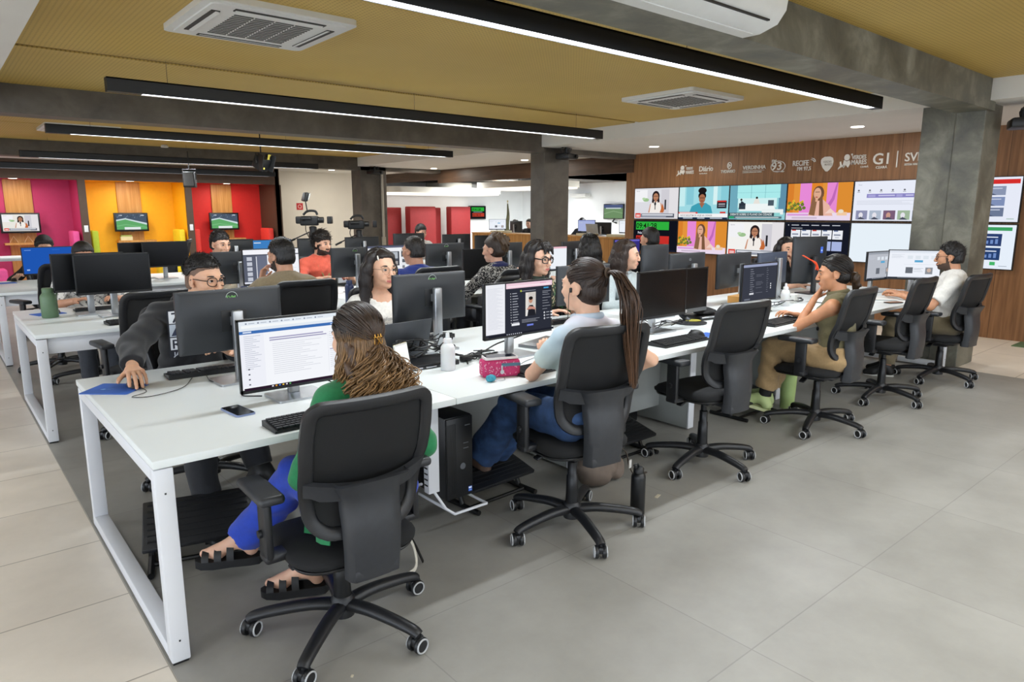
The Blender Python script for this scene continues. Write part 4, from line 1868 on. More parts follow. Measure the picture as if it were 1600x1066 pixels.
# ---------------------------------------------------------------- computer things
M_MBACK = mat('monitor_back', '#24272b', .42, var=.08, scale=6, bump=.08, bscale=500)
M_MBEZ = mat('monitor_bezel', '#121315', .4)
M_SILV = mat('stand_silver', '#b9bcc0', .3, .85, var=.03)
M_SILVD = mat('stand_dark', '#2d2f33', .4, .2)
M_SCR = emat('screen_picture', vcol=True, strength=1.)
M_OFF = mat('screen_off', '#0b0c0e', .25, var=.03, spec=.3)
M_PRINT = mat('printed', vcol=True, rough=.6, var=.03)
M_CABLE = mat('cable_black', '#0c0c0d', .5)

SVM = [('e', .5, .5, .5, .5, '#c9d2cb'), ('e', .5, .5, .46, .46, '#2a2e30'), ('p', [(.04, .5), (.96, .5), (.9, .28), (.7, .08), (.3, .08), (.1, .28)], '#24282a'),
       ('t', 'SVM', .07, .34, .47, '#7fbf6a', .9), ('p', [(.12, .25), (.3, .11), (.5, .06), (.7, .11), (.88, .25), (.7, .17), (.5, .13), (.3, .17)], '#b9d6b0')]


def make_monitor(label, loc, rz=0., w=.49, h=.285, z0=.85, items=None, logo='svm', stand='silver', group=None, tilt=0., off=False, neck=None, base=True, name='monitor', cat='monitor', back=None):
 """A flat screen on its foot; the picture faces -Y of the thing; loc = foot on the table, z0 = lower edge of the frame."""
 t = thing(name, label, cat, loc, rz, group)
 zt = loc[2]
 zc = z0 + h / 2 - zt
 ms = M_SILV if stand == 'silver' else M_SILVD
 y = -.03
 a = MB()
 a.bx(-w / 2, w / 2, y, y + .018, zc - h / 2, zc + h / 2, bev=.003)
 hw, hh = w / 2, h / 2
 # bulging back shell
 vs = []
 for (sx, sz, yy) in ((.995, .99, .018), (.9, .86, .03), (.5, .55, .043), (.42, .45, .046)):
  vs += [(-hw * sx, y + yy, zc - hh * sz), (hw * sx, y + yy, zc - hh * sz), (hw * sx, y + yy, zc + hh * sz), (-hw * sx, y + yy, zc + hh * sz)]
 fs = []
 for i in range(3):
  for k in range(4):
   l = (k + 1) % 4
   fs.append((i * 4 + k, (i + 1) * 4 + k, (i + 1) * 4 + l, i * 4 + l))
 fs.append((12, 15, 14, 13))
 a.add(vs, fs)
 hs = a.build('housing', back or M_MBACK, t, 30)
 a = MB()
 b = .008
 for x0, x1, z0_, z1_ in ((-hw, hw, hh - b, hh), (-hw, hw, -hh, -hh + b * 2), (-hw, -hw + b, -hh, hh), (hw - b, hw, -hh, hh)):
  a.bx(x0, x1, y - .003, y + .004, zc + z0_, zc + z1_)
 a.build('bezel', M_MBEZ, hs)
 sw, sh = w - 2 * b, h - 3 * b
 if items is None or off:
  a = MB()
  a.bx(-sw / 2, sw / 2, y - .001, y + .002, zc - sh / 2 + b / 2, zc + sh / 2 + b / 2)
  a.build('screen', M_OFF, hs)
 else:
  picture('screen', items, sw, sh, hs, M_SCR, (0, y - .0012, zc + b / 2))
 if logo == 'svm':
  picture('logo_sticker', SVM, .056, .056, hs, M_PRINT, (0, y + .0345, zc + h * .37), rz=PI).rotation_euler.x = math.radians(8)
 elif logo == 'ring':
  picture('maker_badge', [('e', .5, .5, .5, .5, '#9a9da0'), ('e', .5, .5, .4, .4, '#2b2e31'), ('r', .2, .42, .8, .58, '#9a9da0')], .03, .03, hs, M_PRINT, (0, y + .041, zc + h * .3), rz=PI)
 a = MB()
 a.bx(-.06, .06, y + .02, y + .049, zc - .05, zc + .05, bev=.004)
 a.build('stand_mount', M_MBEZ, t)
 if stand != 'none':
  top = (zc + .06) if neck is None else neck
  a = MB()
  a.bx(-.024, .024, y + .068, y + .1, .008, top, bev=.006)
  a.bx(-.02, .02, y + .04, y + .07, min(zc, top - .05) - .02, min(zc, top - .05) + .02)
  a.build('stand_neck', ms, t)
  if base:
   a = MB()
   a.prism(rrect(.225, .185, .012, cx=0, cy=.02), .0, .009)
   a.build('stand_base', ms, t, 30)
 return t


def make_keyboard(label, loc, rz=0., w=.44, d=.13, group='keyboards on the desks'):
 t = thing('keyboard', label, 'keyboard', loc, rz, group)
 a = MB()
 a.prism([(-d / 2, 0), (d / 2, 0), (d / 2, .022), (d / 2 - .01, .023), (-d / 2, .01)], -w / 2, w / 2, plane='YZ')
 a.build('case', M_MBEZ, t)
 a = MB()
 rows = [[1] * 15, [1] * 13 + [2], [1.5] + [1] * 12 + [1.5], [1.7] + [1] * 11 + [2.3], [2.2] + [1] * 10 + [2.8], [1.2, 1.2, 1.2, 6, 1.2, 1.2, 1.2, 1.8]]
 pitch = (w - .02) / 22.
 for r, row in enumerate(rows):
  yy = d / 2 - .018 - r * (d - .03) / 5.2
  zz = .0105 + .013 * (yy + d / 2) / d + .0035
  x = -w / 2 + .01
  for k in row + [-.4, 1, 1, 1, -.4, 1, 1, 1, 1][:]:
   if k < 0:
    x += -k * pitch
    continue
   if x > w / 2 - .012:
    break
   ww = k * pitch
   if x + ww > w / 2 - .004:
    break
   a.box((x + ww / 2, yy, zz), (ww - .003, (d - .03) / 5.2 - .003, .007))
   x += ww
 a.build('keys', mat('key_black', '#1c1d20', .5, var=.1, scale=120), t)
 return t


def make_mouse(label, loc, rz=0., col=None):
 t = thing('mouse', label, 'mouse', loc, rz)
 rows = []
 for i in range(9):
  v = -1 + 2 * i / 8
  row = []
  for k in range(9):
   u = -1 + 2 * k / 8
   ww = .03 * (1 - .12 * v * v) * math.sqrt(max(0., 1 - .55 * v ** 6))
   hgt = .034 * (1 - .35 * (v - .0) ** 2) * max(0., 1 - min(abs(u), 1) ** 3.5) * max(0., 1 - min(abs(v), 1) ** 5) + .003
   row.append((u * ww, v * .055, hgt))
  rows.append(row)
 a = MB()
 a.sheet(rows, .002)
 a.prism([(.03 * math.cos(q) * .98, .055 * math.sin(q) * .98) for q in [2 * PI * i / 24 for i in range(24)]], 0, .006)
 a.build('shell', col or M_MBEZ, t, 60)
 a = MB()
 a.lathe([(.002, -.003), (.008, -.003), (.008, .003), (.002, .003)], (0, .03, .027), 14, axis='X')
 a.build('scroll_wheel', mat('rubber', '#333438', .7), t)
 return t


def cable(name, pts, r, label, cat='cable', m=None, n=28, group=None):
 o = MB().tube(bez(pts, n), r, 6).build(name, m or M_CABLE, None, 60)
 return tag(o, label, cat, group)


def bottle(name, label, loc, prof, m, cap=None, mc=None, handle=None, n=28, rz=0., cat='bottle', group=None):
 t = thing(name, label, cat, loc, rz, group)
 a = MB()
 a.lathe(prof, n=n)
 a.build('body', m, t, 40)
 if cap:
  a = MB()
  a.lathe(cap, n=n)
  c = a.build('cap', mc or m, t, 40)
 if handle:
  a = MB()
  a.tube(bez(handle[0], 16), handle[1], 8)
  a.build('carry_loop', mc or m, t, 60)
 return t


def pc_tower(label, loc, rz=0., w=.155, d=.3, h=.35):
 t = thing('computer_tower', label, 'computer', loc, rz)
 a = MB()
 a.bx(-w / 2, w / 2, -d / 2, d / 2, 0.02, h, bev=.006)
 a.build('case', mat('tower_black', '#121316', .35, var=.05), t)
 a = MB()
 a.bx(-w / 2 + .002, w / 2 - .002, -d / 2 - .012, -d / 2, .024, h - .004, bev=.004)
 for k in range(9):
  a.bx(-w / 2 + .004 + k * .006, -w / 2 + .006 + k * .006, -d / 2 - .0135, -d / 2 - .012, .05, h - .03)
 f = a.build('front_panel', M_MBEZ, t)
 a = MB()
 a.lathe([(.012, -.001), (.016, -.001), (.016, .001), (.012, .001)], (.015, -d / 2 - .0135, h * .42), 20, axis='Y')
 a.bx(.02, .05, -d / 2 - .0135, -d / 2 - .012, h * .68, h * .69)
 a.bx(.02, .05, -d / 2 - .0135, -d / 2 - .012, h * .62, h * .63)
 a.bx(.03, .06, -d / 2 - .0135, -d / 2 - .012, h - .05, h - .045)
 a.build('ports_and_ring', mat('port_grey', '#5b5e63', .4), f)
 picture('sticker', [('r', 0, 0, 1, 1, '#2d5fc4'), ('r', .1, .55, .9, .9, '#e6ecfa'), ('r', .15, .2, .85, .3, '#9fbdf0')], .022, .026, f, M_PRINT, (w / 2 - .02, -d / 2 - .0135, .055))
 return t


def footrest(label, loc, rz=0., w=.46, d=.34):
 t = thing('footrest', label, 'footrest', loc, rz, 'black footrests under the desks')
 a = MB()
 a.box((0, 0, .15), (w, d, .022), bev=.006, rot=Euler((.26, 0, 0)))
 for k in range(7):
  yy = -d / 2 + .04 + k * (d - .08) / 6
  a.box((0, yy * math.cos(.26), .1625 + yy * math.sin(.26)), (w - .04, .008, .003), rot=Euler((.26, 0, 0)))
 a.build('plate', M_PLA, t)
 for q in (-1, 1):
  a = MB()
  a.tube([(q * w * .44, -d * .62, .015), (q * w * .44, d * .6, .015)], .014, 8)
  a.tube([(q * w * .44, -.03, .015), (q * w * .44, .04, .15)], .013, 8)
  a.build('side_frame', M_BLACK, t)
 a = MB()
 a.tube([(-w * .44, d * .45, .015), (w * .44, d * .45, .015)], .01, 8)
 a.tube([(-w * .44, -d * .3, .015), (w * .44, -d * .3, .015)], .01, 8)
 a.build('cross_rod', M_BLACK, t)
 return t


def papers(name, label, loc, w, d, rz, col='#e9e9e6', th=.002, cat='paper', cloc=None):
 a = MB()
 a.bx(-w / 2, w / 2, -d / 2, d / 2, 0, th)
 o = a.build(name, mat('paper_' + col.strip('#'), col, .7, var=.02))
 o.location = loc
 o.rotation_euler = (0, 0, rz)
 return tag(o, label, cat)
# ---------------------------------------------------------------- pictures on the screens
def lines(x0, x1, ys, th, col, ragged=0.):
 out = []
 for i, y in enumerate(ys):
  out.append(('r', x0, y, x1 - ragged * ((i * 37) % 10) / 10 * (x1 - x0), y + th, col))
 return out


def tv_reporter(bg='#dcdce2', red=True):
 s = [('r', 0, 0, 1, 1, bg), ('r', 0, .55, .3, .95, '#f1f1f4'), ('r', .62, .1, .8, .95, '#cfcdd4'), ('r', .8, .0, 1, 1, '#e2dfe2'), ('r', .7, .3, .735, .62, '#2a2a30'),
         ('e', .27, .62, .07, .06, '#9dc08f'), ('e', .22, .66, .04, .04, '#b5d3a8'),
         ('p', [(.33, .2), (.37, .48), (.44, .56), (.57, .56), (.64, .48), (.67, .2)], '#c98e70'),
         ('p', [(.36, .2), (.39, .5), (.45, .55), (.56, .55), (.61, .5), (.64, .2)], '#f2ece6'),
         ('p', [(.6, .2), (.66, .5), (.7, .3), (.68, .2)], '#c06a3a'),
         ('e', .5, .74, .085, .17, '#2a2022'), ('p', [(.43, .8), (.41, .55), (.45, .5), (.47, .62)], '#2a2022'), ('p', [(.57, .8), (.59, .56), (.55, .52), (.53, .62)], '#2a2022'),
         ('e', .5, .71, .058, .125, '#b57f62'), ('r', .45, .73, .55, .745, '#3a2a28'), ('e', .5, .63, .022, .01, '#8a4a40'), ('r', .48, .54, .52, .6, '#b57f62'),
         ('e', .49, .49, .022, .06, '#22222a'), ('r', .482, .3, .5, .46, '#22222a')]
 s += [('r', .03, .03, .16, .18, '#d8392f'), ('r', .05, .1, .14, .13, '#f6e4e2'), ('r', .05, .06, .14, .085, '#f6e4e2'), ('r', .17, .04, .93, .17, '#5a5f6c'), ('r', .19, .1, .9, .15, '#d8dbe2'), ('r', .19, .055, .75, .08, '#aeb4c2'), ('t', 'Reporter', .05, .9, .04, '#9a9aa4')]
 return s


def tv_anchor():
 return [('r', 0, 0, 1, 1, '#9fd9e2'), ('r', 0, .4, .12, 1, '#c6ecef'), ('r', .15, .45, .3, 1, '#86c8d6'), ('r', .7, .45, .78, 1, '#d6f1f2'), ('r', .85, .45, 1, 1, '#88cbd8'), ('r', .78, .33, .97, .56, '#2b2b33'), ('r', .79, .52, .96, .57, '#c8352f'), ('r', .81, .45, .94, .47, '#e4e4ea'), ('r', .81, .39, .94, .41, '#b0b0ba'),
   ('p', [(.22, .18), (.27, .4), (.4, .5), (.56, .5), (.66, .4), (.7, .18)], '#3f9fb4'), ('p', [(.42, .5), (.48, .34), (.54, .5)], '#a0684c'),
   ('e', .48, .88, .085, .1, '#1c1718'), ('e', .48, .72, .08, .13, '#1c1718'), ('e', .48, .63, .065, .14, '#a36b4e'), ('r', .43, .65, .53, .665, '#2a1c1c'), ('e', .48, .56, .028, .012, '#8a3a38'),
   ('r', 0, .17, .4, .22, '#d53830'), ('r', .02, .175, .36, .21, '#f4d7d4'), ('r', 0, .06, 1, .17, '#f4f3f4'), ('t', 'NOVO BOLETIM DE HOJE NA CIDADE', .04, .09, .07, '#6a6a70'), ('r', 0, 0, 1, .055, '#23304a'), ('r', .1, .015, .3, .04, '#cfd6e2'), ('r', .4, .015, .55, .04, '#cfd6e2'), ('r', .66, .015, .9, .04, '#cfd6e2'), ('r', .85, .18, .96, .23, '#d53830')]


def tv_studio():
 s = [('r', 0, 0, 1, 1, '#93cfd6'), ('r', 0, .0, .15, 1, '#6fa9bb'), ('r', .88, .2, 1, 1, '#5f8fa8'), ('r', .14, .62, .9, 1, '#a9e9ea')]
 for x in (.39, .64):
  s.append(('r', x, .62, x + .006, 1, '#6aa7b0'))
 s += [('r', .14, .78, .9, .785, '#6aa7b0'), ('r', .16, .35, .85, .62, '#cfeff0'), ('p', [(.18, .25), (.22, .46), (.78, .46), (.85, .25)], '#eef5f5'), ('r', .18, .3, .3, .48, '#35404a'), ('r', .7, .4, .8, .56, '#4a5a66'),
          ('e', .22, .58, .02, .035, '#2b2220'), ('p', [(.19, .4), (.22, .55), (.27, .5), (.3, .42)], '#2b3440'), ('e', .5, .63, .02, .035, '#2b2220'), ('p', [(.44, .46), (.47, .6), (.53, .6), (.56, .46)], '#e6e2da'),
          ('r', .6, .15, .97, .3, '#e9f1f0'), ('r', 0, .1, .82, .2, '#3b4f58'), ('t', 'DEBATE SOBRE O PLANO DA CIDADE', .03, .125, .08, '#e3ecec'), ('r', 0, .03, .1, .095, '#2f9f6c'), ('r', .1, .03, .95, .095, '#5d7079'), ('r', .13, .05, .9, .075, '#c9d4d6'), ('r', .82, .1, .92, .2, '#8fd0cf')]
 return s


def tv_interview():
 s = [('r', 0, 0, 1, 1, '#e2943c'), ('r', .0, 0, .1, 1, '#d8802e'), ('r', .2, .2, .38, 1, '#e68ad6'), ('r', .38, 0, .55, 1, '#e0862e'), ('r', .62, .2, .78, 1, '#e58bd2'), ('r', .78, .2, 1, 1, '#dc8d34'), ('p', [(.62, .35), (.7, .6), (.76, 1), (.78, 1), (.74, .55), (.66, .3)], '#c06ab8')]
 for k in range(14):
  x, y = .03 + (k * .37 % 1) * .26, .28 + (k * .53 % 1) * .22
  s.append(('e', x, y, .03, .045, '#6a7a34'))
 for k in range(9):
  x, y = .03 + (k * .29 % 1) * .26, .33 + (k * .61 % 1) * .22
  s.append(('e', x, y, .018, .03, '#f2cf3c'))
  s.append(('e', x, y, .007, .012, '#5a3c18'))
 s += [('r', 0, 0, 1, .2, '#e9d9ec'), ('r', .02, .12, .4, .17, '#d79ad8'), ('r', .1, .04, .5, .08, '#c9b6cc'), ('p', [(.36, .12), (.4, .5), (.46, .62), (.58, .55), (.68, .4), (.74, .12)], '#e6b4a2'),
          ('e', .5, .72, .085, .2, '#6a4a38'), ('p', [(.42, .75), (.37, .15), (.46, .12), (.49, .6)], '#8a6448'), ('p', [(.56, .75), (.6, .12), (.53, .12), (.52, .6)], '#7a563e'), ('e', .485, .72, .058, .15, '#dca98c'), ('r', .45, .75, .52, .765, '#5a3a30'), ('e', .475, .62, .022, .014, '#b0504a'), ('r', .46, .5, .5, .6, '#dca98c'),
          ('p', [(.62, .18), (.7, .32), (.78, .2)], '#f0d0c4'), ('r', .8, .13, .95, .22, '#f0c8a0'), ('e', .86, .24, .04, .05, '#e9dfc9')]
 return s


def web_white():
 s = [('r', 0, 0, 1, 1, '#e8ecf8'), ('t', 'Painel', .05, .9, .04, '#a9adbb')]
 for k in range(6):
  x = .06 + k * .155
  s += [('e', x, .77, .014, .022, '#6a6d75'), ('r', x - .02, .72, x + .02, .735, '#9da0a8')]
 s += [('r', .18, .58, .95, .68, '#8c88c4'), ('r', .2, .6, .3, .66, '#a8a5d8'), ('r', .34, .62, .56, .65, '#c9c8ea'), ('r', .58, .6, .66, .66, '#a8a5d8'), ('r', .7, .62, .8, .65, '#c9c8ea')]
 s += lines(.05, .9, [.5, .47, .44, .41], .008, '#c5c9d6', .4)
 for k, c in enumerate(('#8f92b0', '#aebacb', '#7a5f78', '#9fb59a', '#8794aa')):
  x = .05 + k * .19
  s += [('r', x, .03, x + .16, .26, c), ('e', x + .07, .14, .03, .07, '#e4e2ea' if k != 2 else '#c99a8a'), ('p', [(x + .02, .03), (x + .07, .1), (x + .14, .03)], '#4c5060')]
 return s


def web_blank():
 return [('r', 0, 0, 1, 1, '#e6f0f8'), ('r', .76, .06, .81, .075, '#a7b3bd'), ('r', .77, .085, .8, .1, '#bac4cc'), ('r', 0, .97, 1, 1, '#dfe9f2')]


def web_thumbs():
 s = [('r', 0, 0, 1, 1, '#171a26'), ('e', .05, .93, .008, .014, '#dfe2ea')]
 for k in range(5):
  s.append(('r', .1 + k * .16, .92, .22 + k * .16, .94, '#c9ccd6'))
 s.append(('r', .1, .84, .28, .855, '#b5b8c2'))
 for k in range(5):
  x = .1 + k * .165
  s += [('r', x, .56, x + .15, .8, '#eceef4'), ('r', x + .02, .66, x + .12, .7, '#8a91a3'), ('r', x + .04, .6, x + .1, .62, '#a9afbd'), ('r', x + .015, .77, x + .08, .8, '#d2483f' if k in (0, 2) else '#5f6f93')]
 for k in range(5):
  x = .1 + k * .165
  s.append(('r', x, .25, x + .15, .5, '#a7b4dd' if k else '#d5d9e6'))
 return s


def clock_items(a='09:41:28', b='Próximo Jornal em ...', c='02:18:13'):
 return [('r', 0, 0, 1, 1, '#11131c'), ('r', .05, .7, .82, .97, '#2fae3e'), ('t', a, .06, .745, .255, '#10180f', 1.0), ('t', b, .1, .56, .115, '#dfe2ee', .8), ('r', .06, .24, .83, .5, '#c4302a'), ('t', c, .07, .285, .25, '#2a0d0e', 1.02), ('r', .02, .02, .98, .03, '#2b3158')]


def web_red(bar='#d4302e', right=True):
 s = [('r', 0, 0, 1, 1, '#e6eaf7'), ('r', .02, .85, .98, .95, bar), ('r', .5, .895, .62, .91, '#f3d3d2')]
 for i, y in enumerate((.6, .36, .12)):
  s += [('r', .4, y, .84, y + .2, ('#8a95b0', '#7f8fb6', '#6c7894')[i]), ('p', [(.45, y), (.6, y + .12), (.75, y)], '#4e5a76'), ('r', .45, y + .14, .8, y + .16, '#c9d0e2')]
 s += [('r', .88, .06, .96, .075, '#8fb09a')]
 return s


def web_blue():
 s = [('r', 0, 0, 1, 1, '#e6effa'), ('r', .02, .87, .96, .95, '#3f9f62'), ('r', .4, .9, .52, .915, '#cfe6d6')]
 for y, c in ((.52, '#2c3f6e'), (.2, '#27406f')):
  s += [('r', .45, y, .86, y + .28, c)]
  for k in range(7):
   s.append(('r', .48 + k * .052, y + .05, .51 + k * .052, y + .12 + .02 * (k * 5 % 4), '#6f8cc4'))
  s.append(('r', .55, y + .19, .82, y + .215, '#d5def0'))
 s += [('r', .76, .08, .82, .16, '#46b56a'), ('r', .86, .06, .95, .075, '#a7b0bf')]
 return s


# video wall: two rows of six panels on the wood wall
XW = 9.42


def vw_panel(y_left, y_right, z0, z1, items, label):
 t = thing('video_wall_panel', label, 'screen', (XW - .041, (y_left + y_right) / 2, z0), -PI / 2, 'video wall panels')
 w, h = abs(y_left - y_right) - .003, z1 - z0
 a = MB()
 a.bx(-w / 2, w / 2, 0, .04, 0, h)
 hs = a.build('housing', M_MBEZ, t)
 picture('screen', items, w - .02, h - .02, hs, M_SCR, (0, -.0015, h / 2), step=.0004)


pics = [[tv_reporter(), tv_anchor(), tv_studio(), tv_interview(), web_white(), web_red()],
  [clock_items(), tv_interview(), tv_reporter('#f2f1ee'), web_thumbs(), web_blank(), web_blue()]]
vw_names = [['video wall panel with a reporter on a pale background, top left corner', 'video wall panel with a news anchor in blue', 'video wall panel with a teal studio and white table', 'video wall panel with a woman beside yellow flowers, top row', 'video wall panel with a white web page of small pictures', 'video wall panel with a red-barred web page, right of the column'],
   ['video wall panel with the large green and red clock', 'video wall panel with a woman beside yellow flowers, bottom row', 'video wall panel with a reporter in white, bottom row', 'video wall panel with a dark page of thumbnails', 'video wall panel with a nearly blank pale blue page', 'video wall panel with a green-barred web page, right of the column']]
for r, (z0, z1) in enumerate(((1.397, 1.94), (.837, 1.38))):
 for k in range(6):
  vw_panel(5.935 - .969 * k, 5.935 - .969 * (k + 1), z0, z1, pics[r][k], vw_names[r][k])

# white cut-out lettering above the video wall
M_SIGN = mat('sign_white', '#d9d6cf', .4, var=.02)


def wall_sign(y_left, y_right, z0, z1, items, label, th=.012):
 """shapes in 0..1 of the given box on the wood wall: ('t', text, x, y, size[, xscale]) ('p', pts) ('e', cx, cy, rx, ry) ('ring', cx, cy, rx, ry, w)"""
 w, h = y_left - y_right, z1 - z0
 V, F = [], []

 def slab(pts, faces):
  b = len(V)
  n = len(pts)
  V.extend((x * w, 0, y * h) for x, y in pts)
  V.extend((x * w, -th, y * h) for x, y in pts)
  cnt = {}
  for f in faces:
   F.append(tuple(b + i for i in f))
   F.append(tuple(b + n + i for i in reversed(f)))
   for i in range(len(f)):
    e = (f[i], f[(i + 1) % len(f)])
    cnt[e] = cnt.get(e, 0) + 1
  for (i, j) in cnt:
   if (j, i) not in cnt:
    F.append((b + j, b + i, b + n + i, b + n + j))
 for it in items:
  if it[0] == 't':
   v, f = text2d(it[1])
   xs = it[5] if len(it) > 5 else 1
   sz = it[4]
   slab([(it[2] + p[0] * sz * xs * h / w, it[3] + p[1] * sz) for p in v], f)
  elif it[0] == 'p':
   slab(it[1], [tuple(range(len(it[1])))])
  elif it[0] == 'e':
   n = 24
   slab([(it[1] + it[3] * math.cos(2 * PI * i / n), it[2] + it[4] * math.sin(2 * PI * i / n)) for i in range(n)], [tuple(range(n))])
  elif it[0] == 'ring':
   n = 24
   q = it[5]
   slab([(it[1] + it[3] * math.cos(2 * PI * i / n), it[2] + it[4] * math.sin(2 * PI * i / n)) for i in range(n)] + [(it[1] + (it[3] - q * h / w) * math.cos(2 * PI * i / n), it[2] + (it[4] - q) * math.sin(2 * PI * i / n)) for i in range(n)],
                 [(i, (i + 1) % n, n + (i + 1) % n, n + i) for i in range(n)])
 o = mesh_obj('wall_sign', V, F, M_SIGN)
 o.location = (XW - .002, y_left, z0)
 o.rotation_euler = (0, 0, -PI / 2)
 tag(o, label, 'sign', 'white cut-out signs on the wood wall')
 return o


SEA = [('e', .3, .78, .1, .2), ('e', .47, .95, .03, .06), ('p', [(.2, .62), (.3, .52), (.4, .6), (.44, .4), (.36, .12), (.27, .3), (.2, .1), (.17, .35)]), ('p', [(0, .02), (.06, .1), (.13, .18), (.2, .3), (.13, .32), (.09, .55), (.05, .5), (.07, .26), (.0, .1)]), ('p', [(.13, .2), (.24, .3), (.2, .12)])]
wall_sign(5.057, 4.68, 2.115, 2.29, SEA + [('t', 'VERDES', .49, .58, .34, .66), ('t', 'MARES', .49, .18, .44, .68)], 'white sign of a flower-like figure beside two small stacked words, leftmost on the wood wall')
wall_sign(4.61, 4.28, 2.12, 2.26, [('t', 'Diário', 0, .42, .82, .92), ('t', 'do Nordeste', .02, .1, .2, 1)], 'white sign of one word with an accented a over tiny letters')
wall_sign(4.2, 3.91, 2.12, 2.3, [('ring', .52, .7, .14, .29, .07), ('p', [(.47, .55), (.47, .87), (.6, .7)]), ('t', 'TVDIÁRIO', .0, .08, .36, .88)], 'white sign of a play-arrow disc above one slanted word')
wall_sign(3.81, 3.436, 2.11, 2.24, [('t', 'VERDINHA', 0, .46, .62, .98), ('p', [(0, .33), (.98, .33), (.98, .29), (0, .29)]), ('t', 'A NOSSA RÁDIO DO CEARÁ', 0, .06, .2, .98)], 'white thin-lettered one-word sign underlined with tiny letters')
wall_sign(3.345, 3.1, 2.1, 2.3, [('t', 'FM', .08, .76, .3, 1.), ('t', '93', .08, .22, .8, 1.08), ('ring', .5, .45, .48, .42, .045), ('p', [(.2, .08), (.85, .02), (.95, .1), (.3, .14)])], 'white sign of a large 93 inside a rounded outline')
wall_sign(2.99, 2.654, 2.1, 2.28, [('t', 'RECIFE', 0, .48, .58, .78), ('t', 'FM 97,5', .22, .1, .4, .9), ('p', [(.8, .92), (.88, .9), (.94, .82), (.97, .7), (.94, .7), (.91, .8), (.86, .86), (.8, .88)]), ('p', [(.83, 1.04), (.93, 1.), (1.0, .88), (1.02, .72), (.99, .72), (.97, .86), (.91, .95), (.83, .99)])], 'white two-line sign with small radio waves at its corner')
o = wall_sign(2.575, 2.386, 2.08, 2.29, [('p', [(.1, .9), (.3, 1.), (.7, 1.), (.92, .9), (.98, .68), (.92, .4), (.7, .12), (.55, .02), (.42, .05), (.18, .3), (.04, .58), (.03, .78)])], 'white shield-shaped plate sign between the lettering signs')
picture('lettering', [('t', 'VERDES', .2, .6, .19, '#8d8478', .9), ('t', 'MARES', .34, .42, .19, '#8d8478', .9)], .189, .21, o, M_PRINT, (.0945, -.0135, .105))
wall_sign(2.32, 1.938, 2.1, 2.31, SEA + [('t', 'VERDES', .47, .64, .36, .74), ('t', 'MARES', .47, .3, .42, .78), ('t', 'CEARÁ', .8, .08, .16, 1)], 'larger white sign of a flower-like figure beside two stacked words, right part of the wall')
wall_sign(1.856, 1.649, 2.09, 2.3, [('t', 'G1', 0, .3, .96, .98), ('t', 'CEARÁ', .22, .02, .22, 1.)], 'white bold two-character sign with five tiny letters beneath')
wall_sign(1.556, 1.543, 2.1, 2.31, [('p', [(0, 0), (1, 0), (1, 1), (0, 1)])], 'white thin upright divider bar between two signs')
wall_sign(1.455, 1.13, 2.1, 2.28, [('t', 'SVM', 0, .4, .84, .95), ('t', 'SISTEMA VERDES MARES', 0, .1, .2, .72)], 'white bold sign partly hidden behind the concrete column')

# ---------------------------------------------------------------- booths: televisions, shelves, benches
M_TVB = mat('tv_black', '#0c0c0e', .3)


def booth_tv(xc, z0, items, label, w=.66, h=.395, y=14.5, rz=0.):
 t = thing('television', label, 'television', (xc, y, z0), rz, 'booth televisions')
 a = MB()
 a.bx(-w / 2, w / 2, 0, .07, 0, h, bev=.01)
 a.bx(-.03, .03, -.004, .02, -.006, .02)
 hs = a.build('housing', M_TVB, t)
 picture('screen', items, w - .07, h - .07, hs, M_SCR, (0, -.002, h / 2 + .005), step=.0005)
 a = MB()
 a.bx(-.06, .06, .07, .188, h * .3, h * .7)
 a.build('wall_bracket', M_BLACK, t)
 return t


def football():
 s = [('r', 0, 0, 1, 1, '#63a96b'), ('p', [(0, .62), (.3, .72), (.6, .58), (1, .42), (1, 1), (0, 1)], '#4d5a6b'), ('p', [(0, .55), (.3, .66), (.65, .48), (1, .3), (1, .42), (.6, .6), (.3, .74), (0, .64)], '#cfe0e2'),
         ('p', [(0, .2), (.3, .3), (1, .1), (1, .14), (.3, .35), (0, .25)], '#7cbd84'), ('r', .25, .0, .78, .16, '#dfe8e6'), ('r', .1, .9, .2, .95, '#d8dde6'), ('r', .8, .9, .92, .95, '#d8dde6')]
 for k in range(22):
  s.append(('r', (k * .37) % 1, .74 + (k * .13 % .22), (k * .37) % 1 + .03, .77 + (k * .13 % .22), '#8fa0b4' if k % 2 else '#2c3644'))
 return s


